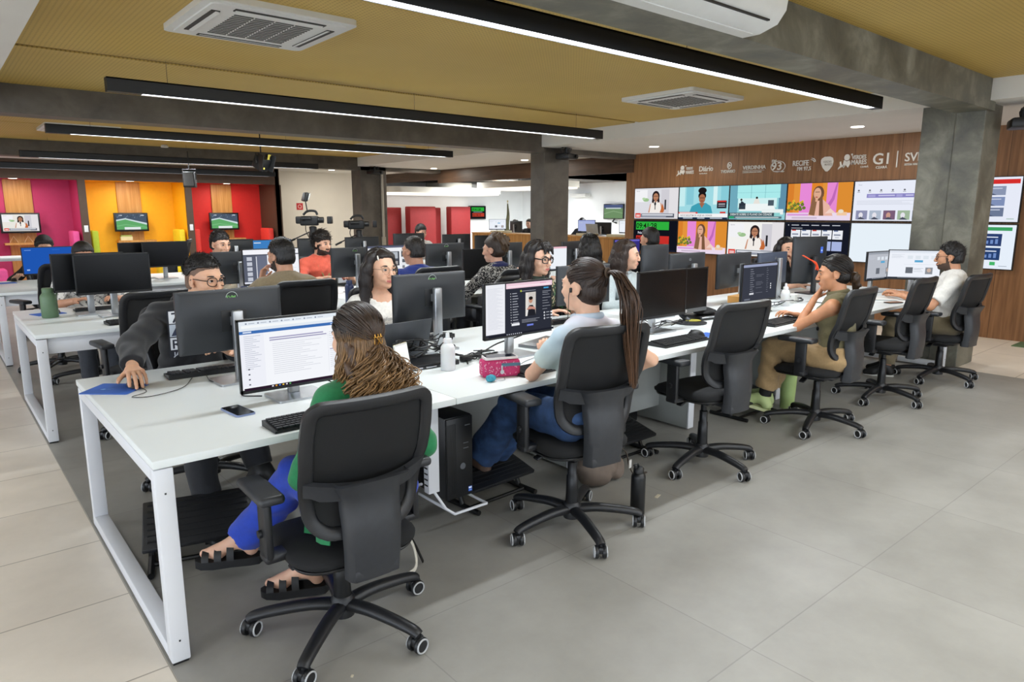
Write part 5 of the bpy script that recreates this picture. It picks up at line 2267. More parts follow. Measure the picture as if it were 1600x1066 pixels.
for i, (xc, nm, it) in enumerate(((1.02, 'magenta', tv_reporter('#e9e6df')), (2.99, 'yellow', football()), (4.94, 'red', football()))):
 booth_tv(xc, 1.11, it, 'black wall television in the %s booth' % nm)
 m = MB()
 m.bx(xc - .2, xc + .26, YB - .03, YB - .002, .004, 2.155)
 o = tag(m.build('wood_panel', M_OAK), 'pale wood panel up the back of the %s booth' % nm, 'panel', 'booth wood panels')
 m = MB()
 m.bx(xc - .3, xc + .45, YB - .28, YB - .031, .88, .92)
 tag(m.build('shelf', M_OAK), 'narrow wood shelf under the television of the %s booth' % nm, 'shelf', 'booth shelves')
 col = ('#e0508e', '#e8c81a', '#e23a2e')[i]
 for q in (-1, 1):
  cc = col if not (i == 1 and q < 0) else '#a8b82a'
  t = thing('bench', '%s upholstered high-back bench on the %s side of the %s booth' % (('pink', 'green' if q < 0 else 'yellow', 'red')[i], 'left' if q < 0 else 'right', nm), 'bench', (xc + q * .6, 13.8, 0), 0, 'booth benches')
  a = MB()
  a.bx(-.24, .24, .0, .55, .12, .45, bev=.03)
  a.build('seat', mat('bench_' + cc.strip('#'), cc, .7), t)
  a = MB()
  a.bx(q * .16, q * .28, .0, .55, .3, 1.15, bev=.03)
  a.build('backrest', mat('bench_' + cc.strip('#'), cc, .7), t)
  a = MB()
  a.bx(-.22, .22, .03, .5, .0, .12)
  a.build('plinth', M_BLACK, t)
m = MB()
for q in (-1, 1):
 m.tube([(1.0 + q * .12 - .07, YB - .15, .921), (1.0 + q * .12, YB - .15, 1.05), (1.0 + q * .12 + .07, YB - .15, .921)], .008, 6)
tag(m.build('shelf_ornament', mat('ornament', '#d8b58a', .5)), 'pair of small looped ornaments on the magenta booth shelf', 'ornament')
m = MB()
m.bx(2.75, 2.98, YB - .22, YB - .1, .921, 1.0, 0)
m.bx(2.76, 2.97, YB - .215, YB - .105, 1.001, 1.03, 1)
tag(m.build('book_stack', [mat('book_a', '#d9d2a8', .6), mat('book_b', '#9fae5a', .6)]), 'small stack of pale books on the yellow booth shelf', 'books')
for x, nm in ((1.02 + XP * .5, 'magenta and yellow'), (1.02 + XP * 1.5, 'yellow and red')):
 m = MB()
 m.bx(x - .035, x + .035, YF - .032, YF - .021, 1.13, 1.26, bev=.004)
 tag(m.build('wall_switch', mat('switch_white', '#dcdbd7', .4)), 'white wall switch on the brown post between the %s booths' % nm, 'switch')
picture('fire_sign', [('r', 0, 0, 1, 1, '#c4282a'), ('e', .5, .5, .3, .3, '#e9b9b4'), ('e', .5, .5, .2, .2, '#c4282a'), ('r', .6, .2, .75, .35, '#e9b9b4')], .17, .17, None, M_PRINT, (6.98, 14.945, 1.66))
tag(bpy.data.objects['fire_sign'], 'small red square fire sign on the cream rear wall', 'sign')

# ---------------------------------------------------------------- far room behind the columns
M_REDP = mat('red_fabric', '#7d1315', .75, var=.05)
for k, (x0, x1, y, z1) in enumerate(((9.35, 10.9, 16.75, 1.66), (10.95, 11.9, 16.35, 1.69), (11.95, 12.4, 16.8, 1.66), (12.45, 13.22, 16.3, 1.69))):
 m = MB()
 m.bx(x0, x1, y - .3, y, 0, z1, bev=.03)
 tag(m.build('padded_screen', M_REDP), 'tall red padded screen, %s of the row by the far white wall' % ['leftmost', 'second from the left', 'third from the left', 'rightmost'][k], 'screen', 'red padded screens')
t = thing('reception_counter', 'long wood-clad counter in the far room behind the columns', 'counter', (10.5, 9.4, 0))
m = MB()
m.bx(0, .08, -2.9, 2.9, 0, 1.0)
m.build('front', M_COUNTER, t)
m = MB()
m.bx(-.02, .6, -2.9, 2.9, .98, 1.005)
m.build('top', M_OAK, t)
CREAMP = mat('cream_block', '#d9cfae', .6)
for y, w, nm in ((11.35, .5, 'left of the middle column'), (8.35, .4, 'just right of the middle column'), (7.35, .6, 'near the right end of the counter')):
 m = MB()
 m.bx(10.55, 10.85, y - w / 2, y + w / 2, 1.006, 1.06, bev=.004)
 tag(m.build('cream_box', CREAMP), 'flat cream box on the counter, ' + nm, 'box', 'cream boxes on the counter')
t = thing('clock_display', 'black wall display with green and red digits on the far white wall', 'clock', (14.2, 16.9, 1.27))
a = MB()
a.bx(-.36, .36, 0, .08, 0, .46, bev=.02)
hs = a.build('housing', M_TVB, t)
picture('screen', [('r', 0, 0, 1, 1, '#15161a'), ('r', .08, .62, .92, .94, '#2fae3e'), ('t', '09:41:28', .1, .68, .25, '#0f2010', 1.1), ('r', .2, .52, .8, .57, '#9aa0a8'), ('r', .12, .16, .92, .46, '#b8402e'), ('t', '02:18:13', .13, .21, .24, '#3a0e0c', 1.1)], .64, .4, hs, M_SCR, (0, -.002, .23), step=.0006)
t = thing('television', 'small wall television with a green pitch on the far right wall', 'television', (16.25, 12.55, 1.3), -PI / 2)
a = MB()
a.bx(-.42, .42, 0, .06, 0, .47, bev=.01)
hs = a.build('housing', M_TVB, t)
picture('screen', [('r', 0, 0, 1, 1, '#6f8f66'), ('r', 0, .75, 1, 1, '#4d5a80'), ('r', .1, .7, .9, .78, '#c9d2d6'), ('p', [(0, .3), (.5, .5), (1, .35), (1, .4), (.5, .56), (0, .36)], '#89a77f')], .78, .42, hs, M_SCR, (0, -.002, .235), step=.0006)
a = MB()
a.tube([(.1, .05, .1), (.0, -.02, -.08), (.12, .04, -.12)], .03, 6)
a.build('wall_bracket', M_BLACK, t)
# flag on its pole
t = thing('flag', 'furled dark flag on a pole against the far white wall', 'flag', (14.95, 16.2, 0))
a = MB()
a.cyl((0, 0, 0), (0, 0, 1.85), .012)
a.lathe([(.01, 1.85), (.03, 1.87), (.01, 1.92)])
a.build('pole', mat('brass', '#b8a77a', .4, .6), t)
a = MB()
a.tube(bez([(0, 0, 1.8), (.02, 0, 1.4), (-.02, .02, 1.0), (.02, 0, .5)], 16), [.02 + .09 * i / 15 for i in range(16)], 8)
a.build('cloth', mat('flag_cloth', '#3c3a20', .8, var=.4, scale=9), t)
# floating ceiling clouds with lit lower edges
for k, (x0, x1, y0, y1, z) in enumerate(((11.7, 12.9, 15.2, 16.6, 2.2), (11.9, 13.6, 11.2, 14.2, 2.15), (9.7, 13.9, 15.0, 16.9, 2.04))):
 t = thing('ceiling_cloud', 'rounded cream floating ceiling panel with a lit rim, %s' % ['leftmost and smallest in the far room', 'long one behind the middle column', 'lowest one above the red screens'][k], 'ceiling panel', ((x0 + x1) / 2, (y0 + y1) / 2, z), 0, 'floating ceiling panels')
 a = MB()
 a.prism(rrect(x1 - x0, y1 - y0, .45, 8), .04, .2)
 a.build('panel', M_CREAM, t, 40)
 a = MB()
 a.prism(rrect(x1 - x0 - .1, y1 - y0 - .1, .4, 8), .0, .039)
 a.build('light_rim', emat('cloud_glow', '#fff6e8', 1.5), t)
 a = MB()
 for q in (-1, 1):
  a.tube([(q * .3, 0, .2), (q * .3, 0, 2.45 - z)], .004, 5)
 a.build('suspension_wire', MATS['wire'], t)
m = MB()
m.bx(16.05, 16.32, 13.6, 14.3, 2.0, 2.12, bev=.02)
tag(m.build('wall_air_conditioner', M_AC), 'white wall air conditioner on the far right wall', 'air conditioner')
for (x, y, w) in ((14.5, 9.5, 3.2), (13., 14.2, 3.)):  # bare area lights with no fixture, added to whiten the far walls
 ld = bpy.data.lights.new('far_room_fill', 'AREA')
 ld.shape = 'RECTANGLE'
 ld.size, ld.size_y, ld.energy = w, .3, P_FAR
 ld.color = (.9, .96, 1)
 lo = bpy.data.objects.new('far_room_fill', ld)
 COL.objects.link(lo)
 lo.location = (x, y, 2.42)
# ================================================================ desks
ORD = ['first', 'second', 'third', 'fourth', 'fifth', 'sixth']
DW = 1.19


def side_panel(t, x, d):
 a = MB()
 a.bx(x - .03, x + .03, .46, d - .46, .012, .7, bev=.004)
 o = a.build('panel_leg', M_SCREENP, t)
 a = MB()
 a.bx(x - .032, x + .032, .448, .462, .012, .7, bev=.003)
 a.build('panel_edge', M_DESKM, o)


for row, (y0, nm, x1n) in enumerate(((0, 'front', 6), (3.0, 'second', 6), (6.05, 'third', 6))):
 for k in range(x1n):
  t = desk('white double desk, %s from the left in the %s row' % (ORD[k], nm), DW * k, DW * (k + 1), y0, y0 + 1.44, '%s row of white desks' % nm,
                 leg0=(.004,) if k == 0 else None, leg1=(DW - .064,) if k == x1n - 1 else None, panel=False)
  if row:
   a = MB()
   a.bx(.07, DW - .02, .05, .07, .6, .711, bev=.002)
   a.build('apron', M_DESKM, t)
  if k:
   a = MB()
   a.bx(.04, DW - .04, .712, .728, .13, .7, bev=.003)
   a.build('modesty_panel', M_SCREENP, t)
  if k < x1n - 1:
   side_panel(t, DW - .032, 1.44)
t = desk('long white table in front of the magenta booth', -.9, 1.85, 12.6, 13.2, None, leg0=(.05,), leg1=(2.6,), panel=False)

# processor bracket and tower under the first seam
t = thing('processor_bracket', 'white slotted hanging bracket with a wire cradle under the first desk seam', 'bracket', (1.215, .235, 0))
a = MB()
a.bx(-.03, .03, -.012, .03, .23, .7105, bev=.003)
for k in range(9):
 a.box((-.0305, .01, .27 + .028 * k), (.003, .026, .007), 1)
a.build('slotted_post', [M_DESKM, M_BLACK], t)
a = MB()
a.tube([(0, 0, .24), (.03, -.06, .16), (.07, -.075, .128), (.26, -.075, .128)], .007, 8)
a.tube([(.07, -.075, .128), (.07, .33, .128)], .007, 8)
a.tube([(.26, -.075, .128), (.26, .33, .128), (.07, .33, .128), (.0, .1, .24)], .007, 8)
a.build('wire_cradle', M_DESKM, t)
pc_tower('black computer tower hanging in the white bracket beside the ponytailed woman', (1.375, .42, .137), 0, h=.43, d=.34)
pc_tower('black computer tower standing under the desk behind the woman in olive', (4.66, .9, 0), PI)
pc_tower('black computer tower under the desk behind the empty fourth-seat chair', (5.2, .95, 0), PI)
pc_tower('black computer tower on its side edge beneath the third seat', (3.3, .95, 0), PI)

footrest('black footrest under the boots of the ponytailed woman', (1.72, .46, 0), .05, d=.26)
footrest('black footrest under the first desk, beneath the crossed feet', (.34, .84, 0), -.25)
footrest('black footrest under the desk at the empty third-seat chair', (2.75, .44, 0), .0, d=.26)
footrest('black footrest under the pale green shoes', (4.2, .44, 0), .0, d=.26)

# ================================================================ chairs
proto = make_chair('black mesh office chair in the foreground, carrying the woman in green', 'black office chairs')


def place(o, x, y, rz, base=0., lift=0., recline=0.):
 o.location = (x, y, 0)
 o.rotation_euler = (0, 0, rz)
 for ch in o.children:
  b = ch.name.split('.')[0]
  if b in ('base_arm', 'caster'):
   ch.rotation_euler.z = base - rz
  elif b in ('seat', 'seat_shell', 'backrest_frame', 'backrest_bracket', 'armrest', 'armrest_post', 'tilt_mechanism'):
   ch.location.z += lift - (.03 if b in ('seat', 'seat_shell', 'tilt_mechanism') and 'empty' not in o['label'] else 0)
 return o


place(proto, .585, -.13, -.03, math.radians(-13), -.08)
for ch in proto.children:
 if ch.name.split('.')[0] in ('base_hub', 'base_arm', 'caster', 'gas_column'):
  ch.location = (-.025, -.015, 0)
for lab, x, y, rz, base, lift in (
  ('black mesh office chair carrying the ponytailed woman', 1.80, -.1, -.16, 14, .02),
  ('empty black office chair pushed in at the third seat of the front row', 3.02, .0, -.1, 27, .01),
  ('black mesh office chair carrying the woman in olive', 4.28, -.08, .02, 35, 0),
  ('empty black office chair between the woman in olive and the man in white', 5.44, -.06, .0, 20, 0),
  ('black mesh office chair carrying the man in the white shirt', 6.53, -.12, -.1, 12, -.03),
  ('black office chair carrying the man in the dark hoodie', .64, 1.64, PI + .1, 5, -.02),
  ('black office chair carrying the smiling woman in white', 1.86, 1.58, PI, 40, 0),
  ('black office chair carrying the woman in black-rimmed glasses', 3.12, 1.58, PI, 10, 0),
  ('black office chair carrying the woman with brown hair near the wall monitors', 4.12, 1.58, PI, 30, 0),
  ('black office chair carrying the woman resting her chin on her hand', 6.62, 1.5, PI, 30, 0),
  ('empty black office chair behind the man in the dark hoodie', .62, 2.78, .1, 0, .0),
  ('black office chair carrying the man in the tan shirt', 1.55, 2.55, .0, 20, .03),
  ('black office chair carrying the man in the blue shirt', 2.72, 2.62, .0, 10, .06),
  ('black office chair carrying the woman with the gathered-up hair', 3.6, 2.62, .0, 10, 0),
  ('black office chair carrying the curly-haired woman seen from behind', 4.85, 2.6, .0, 33, 0),
  ('black office chair carrying the dark-haired person in front of the clock panel', 5.82, 2.6, .0, 33, .05),
  ('black office chair with armrest in front of the bright blue monitor', .42, 5.55, .35, 5, .03),
  ('black office chair carrying the person in the patterned white shirt', .6, 4.85, PI, 10, 0),
  ('black office chair carrying the young man with short black fringe', 1.76, 4.9, PI, 10, 0),
  ('black office chair carrying the man in the coral t-shirt', 2.8, 4.9, PI, 10, 0),
  ('empty black office chair turned sideways in front of the yellow booth', 2.3, 8.8, 1.2, 10, .1)):
 c = copy_tree(proto)
 for ch in c.children:
  src = [q for q in proto.children if q.data == ch.data][0]
  if ch.name.split('.')[0] in ('base_hub', 'base_arm', 'caster', 'gas_column'):
   ch.location = (0, 0, 0)
  if ch.name.split('.')[0] in ('seat', 'seat_shell', 'backrest_frame', 'backrest_bracket', 'armrest', 'armrest_post', 'tilt_mechanism'):
   ch.location.z += .08 + (.03 if ch.name.split('.')[0] in ('seat', 'seat_shell', 'tilt_mechanism') else 0)
 c['label'] = lab
 place(c, x, y, rz, math.radians(base), lift)

# ================================================================ monitors
DZ = .7405
MON_G = 'computer monitors on the desks'


def doc_screen():
 s = [('r', 0, 0, 1, 1, '#f4f6fb'), ('r', 0, .86, 1, 1, '#e3ebf3'), ('r', .02, .9, .98, .94, '#f4f8fa'), ('r', 0, .815, 1, .86, '#3f6fb4'), ('r', .03, .83, .1, .85, '#dbe6f5'), ('r', .8, .83, .98, .845, '#b9cbe6'), ('r', 0, .04, .2, .815, '#eef0f8')]
 for k in range(7):
  s.append(('e', .06 + k * .1, .965, .008, .012, '#8b93a4'))
  s.append(('r', .08 + k * .1, .96, .13 + k * .1, .97, '#aab2c0'))
 s += lines(.03, .17, [.78 - .028 * k for k in range(18)], .007, '#b7bccb', .6)
 s += [('r', .24, .72, .72, .74, '#a7a4c4'), ('r', .24, .69, .75, .705, '#8e8ab0'), ('r', .24, .67, .98, .672, '#c9cbd8')]
 s += lines(.26, .7, [.64 - .03 * k for k in range(16)], .006, '#c9ccd6', .5)
 s += lines(.77, .97, [.72 - .03 * k for k in range(8)], .006, '#c3c7d4', .4)
 s += [('r', .755, .1, .757, .72, '#d5d7e2'), ('r', .77, .45, .97, .465, '#a7a4c4')]
 s += lines(.77, .97, [.42 - .03 * k for k in range(9)], .006, '#c9ccd6', .4)
 s += [('r', 0, 0, 1, .04, '#2b1c2c')]
 for k, c in enumerate(('#e4e4ea', '#e0a03a', '#4c8ad8', '#e8c64a', '#d8d8e0', '#5aa860')):
  s.append(('r', .23 + k * .03, .01, .245 + k * .03, .03, c))
 for k in range(4):
  s.append(('r', .04, .08 + k * .075, .055, .1 + k * .075, '#5d5f6c'))
 return s


def video_screen(pink=True):
 s = [('r', 0, 0, 1, 1, '#2c2f3a'), ('r', 0, .04, .28, 1, '#eceef4')]
 s += lines(.02, .25, [.92 - .022 * k for k in range(36)], .005, '#c9ccd8', .5)
 s += [('r', .28, .9, 1, 1, '#f0cfdc'), ('r', .3, .925, .97, .95, '#f8e6ec'), ('r', .8, .955, .9, .975, '#e3aec4')]
 for k in range(12):
  s += [('e', .345, .8 - k * .052, .006, .01, '#c9cbd2'), ('r', .37, .793 - k * .052, .44 + .01 * (k * 7 % 3), .807 - k * .052, '#a9acb6')]
 s += [('r', .35, .17, .47, .215, '#e9ebf0'), ('r', .5, .83, .72, .84, '#9a9da8'), ('e', .49, .84, .012, .02, '#b9c84a')]
 s += [('r', .56, .33, .72, .8, '#cfc9c4'), ('r', .56, .33, .6, .8, '#e2ddd6'), ('p', [(.57, .33), (.59, .48), (.62, .54), (.67, .54), (.71, .46), (.72, .33)], '#22232a'), ('e', .64, .64, .03, .06, '#c08c74'), ('e', .64, .68, .032, .035, '#221c1a'), ('p', [(.57, .46), (.62, .52), (.7, .5), (.72, .44), (.66, .46)], '#c98f80'), ('p', [(.56, .33), (.585, .33), (.6, .45), (.57, .46)], '#e6e4e2')]
 s += lines(.5, .78, [.26, .235, .21], .01, '#8e919c', .3)
 s += [('r', .58, .13, .68, .165, '#6f7fd8'), ('r', .84, .85, .92, .875, '#4aa8e0')]
 s += lines(.82, .96, [.79, .76, .72, .66, .6, .55, .49, .43], .009, '#9a9da8', .5)
 for k in range(3):
  s += [('e', .85, .36 - k * .06, .012, .02, '#c9cbd2'), ('r', .88, .355 - k * .06, .93, .37 - k * .06, '#a5a8b2'), ('r', .95, .345 - k * .06, .985, .375 - k * .06, '#e6e8ee')]
 s += [('r', 0, 0, 1, .04, '#20222c')]
 for k in range(8):
  s.append(('r', .26 + k * .03, .01, .275 + k * .03, .03, '#b9bcc8'))
 return s


def dark_chat():
 s = [('r', 0, 0, 1, 1, '#3a3d48'), ('r', 0, .93, 1, 1, '#9ba3c0')]
 for k in range(12):
  s.append(('r', .2, .86 - k * .06, .28 + .02 * (k % 3), .873 - k * .06, '#8f929e'))
  s.append(('r', .68, .86 - k * .06, .72 + .02 * (k % 2), .87 - k * .06, '#7d808c'))
 s += lines(.36, .58, [.7, .66, .5, .46, .42, .34, .2], .012, '#6a6d79', .4)
 s += [('r', .18, .17, .3, .22, '#d5d7de'), ('e', .8, .42, .015, .02, '#e6e8ee'), ('e', .8, .36, .015, .02, '#e6e8ee'), ('e', .8, .3, .015, .02, '#e6e8ee'), ('r', .04, .03, .2, .07, '#6f7480')]
 return s


def page(bg='#eef2fa', top='#dfe5ef', thumbs=True):
 s = [('r', 0, 0, 1, 1, bg), ('r', 0, .92, 1, 1, top)]
 s += lines(.05, .3, [.85 - .03 * k for k in range(5)], .008, '#c2c8d4', .4)
 if thumbs:
  for k in range(4):
   s.append(('r', .36 + k * .15, .7, .46 + k * .15, .82, '#dfe6ee'))
  s.append(('r', .5, .58, .66, .66, '#5fa8d2'))
  s += [('r', .3, .5, .98, .505, '#b8bec9'), ('r', .34, .18, .48, .4, '#6a6f78'), ('r', .72, .16, .86, .4, '#8d9198'), ('e', .79, .3, .04, .07, '#c9b2a4')]
  s += lines(.5, .68, [.36, .33, .3, .24], .01, '#aab0bb', .4)
 s += [('r', 0, 0, 1, .04, '#2a3140')]
 for k in range(16):
  s.append(('r', .2 + k * .03, .01, .215 + k * .03, .03, '#c4cad6'))
 return s


def editor(dark=True):
 s = [('r', 0, 0, 1, 1, '#eef0f6'), ('r', 0, .86, 1, 1, '#f4f5fa'), ('r', 0, .05, .24, .86, '#5b6070'), ('r', .24, .05, .42, .86, '#6a7083')]
 for k in range(5):
  s.append(('r', .06, .68 - k * .15, .15, .79 - k * .15, '#c3c7d2'))
 s += [('r', .22, .05, .235, .8, '#d8dbe4'), ('r', 0, .83, 1, .86, '#474c5a'), ('r', .6, .84, .75, .85, '#e3e5ec'), ('r', .42, .05, 1, .83, '#f2f3f8')]
 s += lines(.5, .95, [.77 - .035 * k for k in range(16)], .007, '#b4b9c8', .4)
 s += [('r', 0, 0, 1, .05, '#dfe3ee')]
 for k in range(8):
  s.append(('r', .25 + k * .04, .012, .27 + k * .04, .038, '#5a6072'))
 return s


def photo_page():
 s = [('r', 0, 0, 1, 1, '#eef0f4'), ('r', 0, .93, 1, 1, '#5b6075'), ('r', .08, .3, .72, .8, '#3b3e48')]
 for k in range(5):
  for j in range(3):
   s.append(('r', .1 + k * .12, .34 + j * .15, .2 + k * .12, .46 + j * .15, ('#6c7077', '#a8a3a0', '#51565f')[(k + j) % 3]))
 s += [('r', .5, .55, .68, .78, '#b6bcc4'), ('r', .76, .6, .97, .8, '#55585f'), ('r', .84, .62, .9, .8, '#888b90'), ('r', .78, .4, .86, .52, '#5c6068'), ('r', .78, .2, .84, .3, '#7a7e86'), ('r', .05, .05, .7, .22, '#e1e4ea')]
 s += lines(.76, .95, [.85, .55, .34, .15], .01, '#9a9ea8', .3)
 return s


def sky():
 s = [('r', 0, 0, 1, 1, '#3f7fc0'), ('r', 0, 0, 1, .35, '#6fa5d4'), ('p', [(.35, 0), (.45, .3), (.52, .42), (.6, .4), (.68, .2), (.75, 0)], '#5a4f48'), ('p', [(0, 0), (.2, .12), (.4, .0)], '#4a4a48'), ('r', .9, .4, .97, .6, '#4f6f92'), ('r', .02, .86, .2, .9, '#dfe7ef')]
 return s


def purple():
 s = [('r', 0, 0, 1, 1, '#36307c'), ('r', 0, .92, 1, 1, '#6a63c4'), ('p', [(.3, .8), (.34, .8), (.34, .2), (.3, .2)], '#8e88d4'), ('p', [(.4, .7), (.7, .85), (.72, .8), (.45, .62)], '#8e88d4')]
 for k in range(6):
  s.append(('r', .15, .8 - k * .1, .26, .84 - k * .1, '#7a73c8'))
 return s


def bluescreen():
 return [('r', 0, 0, 1, 1, '#1f55b0'), ('r', .05, .9, .18, .92, '#7fa6e0'), ('r', .06, .12, .12, .17, '#9fbcea'), ('r', .6, .9, .75, .915, '#3f72c8')]


# near side of the front row (pictures face the viewer)
make_monitor('large bright monitor with a document page in front of the woman in green', (.69, .47, DZ), .0, w=.505, h=.305, z0=.795, items=doc_screen(), logo=None, group=MON_G, neck=.25)
make_monitor('monitor with a pink-topped video page beside the ponytailed woman', (1.965, .52, DZ), .04, w=.5, h=.3, z0=.856, items=video_screen(), logo=None, group=MON_G, neck=.3)
make_monitor('black switched-off monitor, left one of the dark pair at the third seat', (3.19, .5, DZ), .0, w=.5, h=.31, z0=.84, off=True, logo=None, group=MON_G, neck=.28)
t = make_monitor('black switched-off monitor with a grey chin and disc foot, right one of the dark pair', (3.64, .64, DZ), .0, w=.5, h=.32, z0=.81, off=True, logo=None, stand='none', group=MON_G)
a = MB()
a.bx(-.25, .25, -.034, -.028, .072, .098)
a.build('grey_chin', mat('chin_grey', '#6d7074', .35, .4), t)
picture('chin_badge', [('e', .5, .5, .5, .5, '#e8eaec'), ('t', 'hp', .25, .32, .55, '#4a4d52')], .022, .022, t, M_PRINT, (0, -.0352, .085))
a = MB()
a.lathe([(.01, 0), (.115, 0), (.118, .008), (.06, .016), (.02, .018)], (.02, -.06, 0), 28)
a.build('disc_foot', M_SILVD, t, 40)
a = MB()
a.tube(bez([(.02, -.05, .012), (.01, .02, .06), (0, .03, .14)], 10), .018, 8)
a.build('stand_arm', M_SILVD, t, 60)
o = tag(MB().lathe([(.01, 0), (.055, 0), (.055, .0015), (.01, .0015)], n=24).build('yellow_disc', mat('disc_yellow', '#a8a03a', .5, var=.3, scale=40)), 'round yellow paper disc lying on the dark monitor foot', 'disc')
o.location = (3.68, .57, DZ + .0185)
make_monitor('monitor with a dark chat page beyond the empty third-seat chair', (4.44, .54, DZ), .0, w=.5, h=.3, z0=.838, items=dark_chat(), logo=None, group=MON_G, neck=.3)
make_monitor('narrow-looking grey-page monitor left of the pair before the man in white', (6.72, .58, DZ), -.12, w=.47, h=.285, z0=.86, items=page('#b9bdc6', '#9aa0aa'), logo=None, group=MON_G, neck=.3)
make_monitor('bright web-page monitor right of the pair, facing the man in white', (7.0, .35, DZ), -1.02, w=.47, h=.295, z0=.862, items=page(), logo=None, group=MON_G, neck=.2)

# far side of the front row (dark backs face the viewer)
make_monitor('dark monitor back with green sticker before the man in the hoodie', (.595, .96, DZ), PI + .05, w=.49, h=.29, z0=.88, items=page(), group=MON_G, neck=.335)
make_monitor('dark monitor back with a green sticker and tall silver stand before the smiling woman', (1.725, .98, DZ), PI, w=.49, h=.275, z0=.905, items=page(), group=MON_G, neck=.36)
make_monitor('dark monitor back with a long slot, partly behind the ponytailed head', (2.98, .97, DZ), PI - .1, w=.47, h=.27, z0=.895, items=page(), logo=None, group=MON_G)
make_monitor('upright dark monitor back with a hanging cable right of the brown-haired woman', (3.74, .96, DZ), PI, w=.31, h=.49, z0=.79, items=page(), logo=None, group=MON_G)
make_monitor('dark monitor back with a round maker badge right of the upright monitor', (4.2, 1.0, DZ), PI, w=.47, h=.28, z0=.92, items=page(), logo='ring', group=MON_G)
t = make_monitor('dark monitor back with a small yellow sticker', (4.84, .97, DZ), PI + .1, w=.6, h=.29, z0=.885, items=page(), logo=None, group=MON_G)
picture('yellow_sticker', [('r', 0, 0, 1, 1, '#d8d08a'), ('r', .1, .4, .9, .6, '#b0a860')], .05, .032, t, M_PRINT, (.03, .0185, .27), rz=PI)
make_monitor('slate-blue monitor back on a tall silver stand before the woman resting her chin', (5.48, .98, DZ), PI, w=.49, h=.29, z0=.87, items=page(), logo='ring', group=MON_G, neck=.37, back=mat('monitor_slate', '#3a4252', .4))
t = make_monitor('large upright black monitor back right of the slate-blue one', (6.1, .95, DZ), PI - .25, w=.45, h=.45, z0=.84, items=page(), logo=None, stand='dark', group=MON_G, neck=.36)
picture('blue_sticker', [('r', 0, 0, 1, 1, '#3a62c8'), ('r', .2, .3, .8, .5, '#a9bdf0')], .035, .06, t, M_PRINT, (-.12, .0186, .42), rz=PI)

# second row
make_monitor('bright editor screen in front of the man in the tan shirt', (1.805, 3.62, DZ), .0, w=.5, h=.31, z0=.905, items=editor(), logo=None, group=MON_G)
make_monitor('dark monitor back left of the bright editor screen', (1.67, 4.02, DZ), PI, w=.47, h=.29, z0=.885, items=page(), logo=None, group=MON_G)
make_monitor('dark monitor back with green sticker and silver stand before the man in coral', (2.76, 3.9, DZ), PI, w=.49, h=.29, z0=.89, items=page(), group=MON_G, neck=.38)
make_monitor('bright screen of photo thumbnails in front of the man in blue', (2.96, 3.6, DZ), .0, w=.49, h=.3, z0=.91, items=photo_page(), logo=None, group=MON_G)
make_monitor('dark monitor back with sticker and silver stand right of the man in blue', (3.85, 3.9, DZ), PI, w=.5, h=.29, z0=.9, items=page(), group=MON_G, neck=.36)
make_monitor('switched-off black monitor left of the woman with gathered-up hair', (3.98, 3.42, DZ), 0, w=.56, h=.32, z0=.83, off=True, logo=None, group=MON_G)
make_monitor('dark monitor behind the woman with gathered-up hair', (4.75, 3.95, DZ), PI, w=.5, h=.3, z0=.87, items=page(), logo='ring', group=MON_G)
make_monitor('bright pink-topped web page right of the woman in black-rimmed glasses', (5.12, 3.6, DZ), .0, w=.49, h=.29, z0=.84, items=page('#eef2f8', '#e6b9c4', False), logo=None, group=MON_G)
make_monitor('dark monitor back left of the curly-haired woman', (5.8, 3.9, DZ), PI + .2, w=.45, h=.3, z0=.86, items=page(), logo=None, group=MON_G)
make_monitor('purple screen between the curly-haired woman and the wood wall', (6.45, 3.6, DZ), .0, w=.5, h=.3, z0=.88, items=purple(), logo=None, group=MON_G)
make_monitor('switched-off black monitor, left and rear one of the overlapping pair at the left', (.47, 3.85, DZ), 0, w=.49, h=.29, z0=.925, off=True, logo=None, group=MON_G, neck=.3)
make_monitor('large switched-off black monitor in front of the overlapping pair at the left', (.595, 3.64, DZ), 0, w=.51, h=.3, z0=.915, off=True, group=MON_G, logo=None, neck=.3)
# third row
make_monitor('bright blue screen at the far left', (.5, 6.42, DZ), .02, w=.46, h=.29, z0=.875, items=bluescreen(), logo=None, group=MON_G)
make_monitor('switched-off black monitor before the yellow booth, left of a matching pair', (1.5, 6.85, DZ), 0, w=.52, h=.3, z0=.87, off=True, logo=None, group=MON_G)
make_monitor('switched-off black monitor before the yellow booth, right of a matching pair', (1.7, 6.65, DZ), 0, w=.5, h=.3, z0=.88, off=True, logo=None, group=MON_G)
make_monitor('dark monitor back left of the sky-picture screen', (2.55, 6.75, DZ), PI, w=.5, h=.28, z0=.9, items=page(), logo=None, group=MON_G)
make_monitor('screen with a blue sky picture beyond the man in tan', (2.9, 6.42, DZ), .0, w=.5, h=.28, z0=.9, items=sky(), logo=None, group=MON_G)
for x, y, w, z0, lb in ((3.75, 7.0, .5, .86, 'dark monitor back behind the man in coral, left of the tripod camera'), (4.5, 7.0, .55, .86, 'dark monitor back behind the man in coral, below the second camera'),
      (5.25, 6.9, .55, .9, 'dark monitor back beyond the left shoulder of the man in blue'), (6.15, 6.9, .55, .87, 'dark monitor back beyond the right shoulder of the man in blue'), (6.75, 6.9, .45, .84, 'dark monitor back beside the wood counter')):
 make_monitor(lb, (x, y, DZ), PI, w=w, h=.3, z0=z0, items=page(), logo=None, group=MON_G, neck=.36)

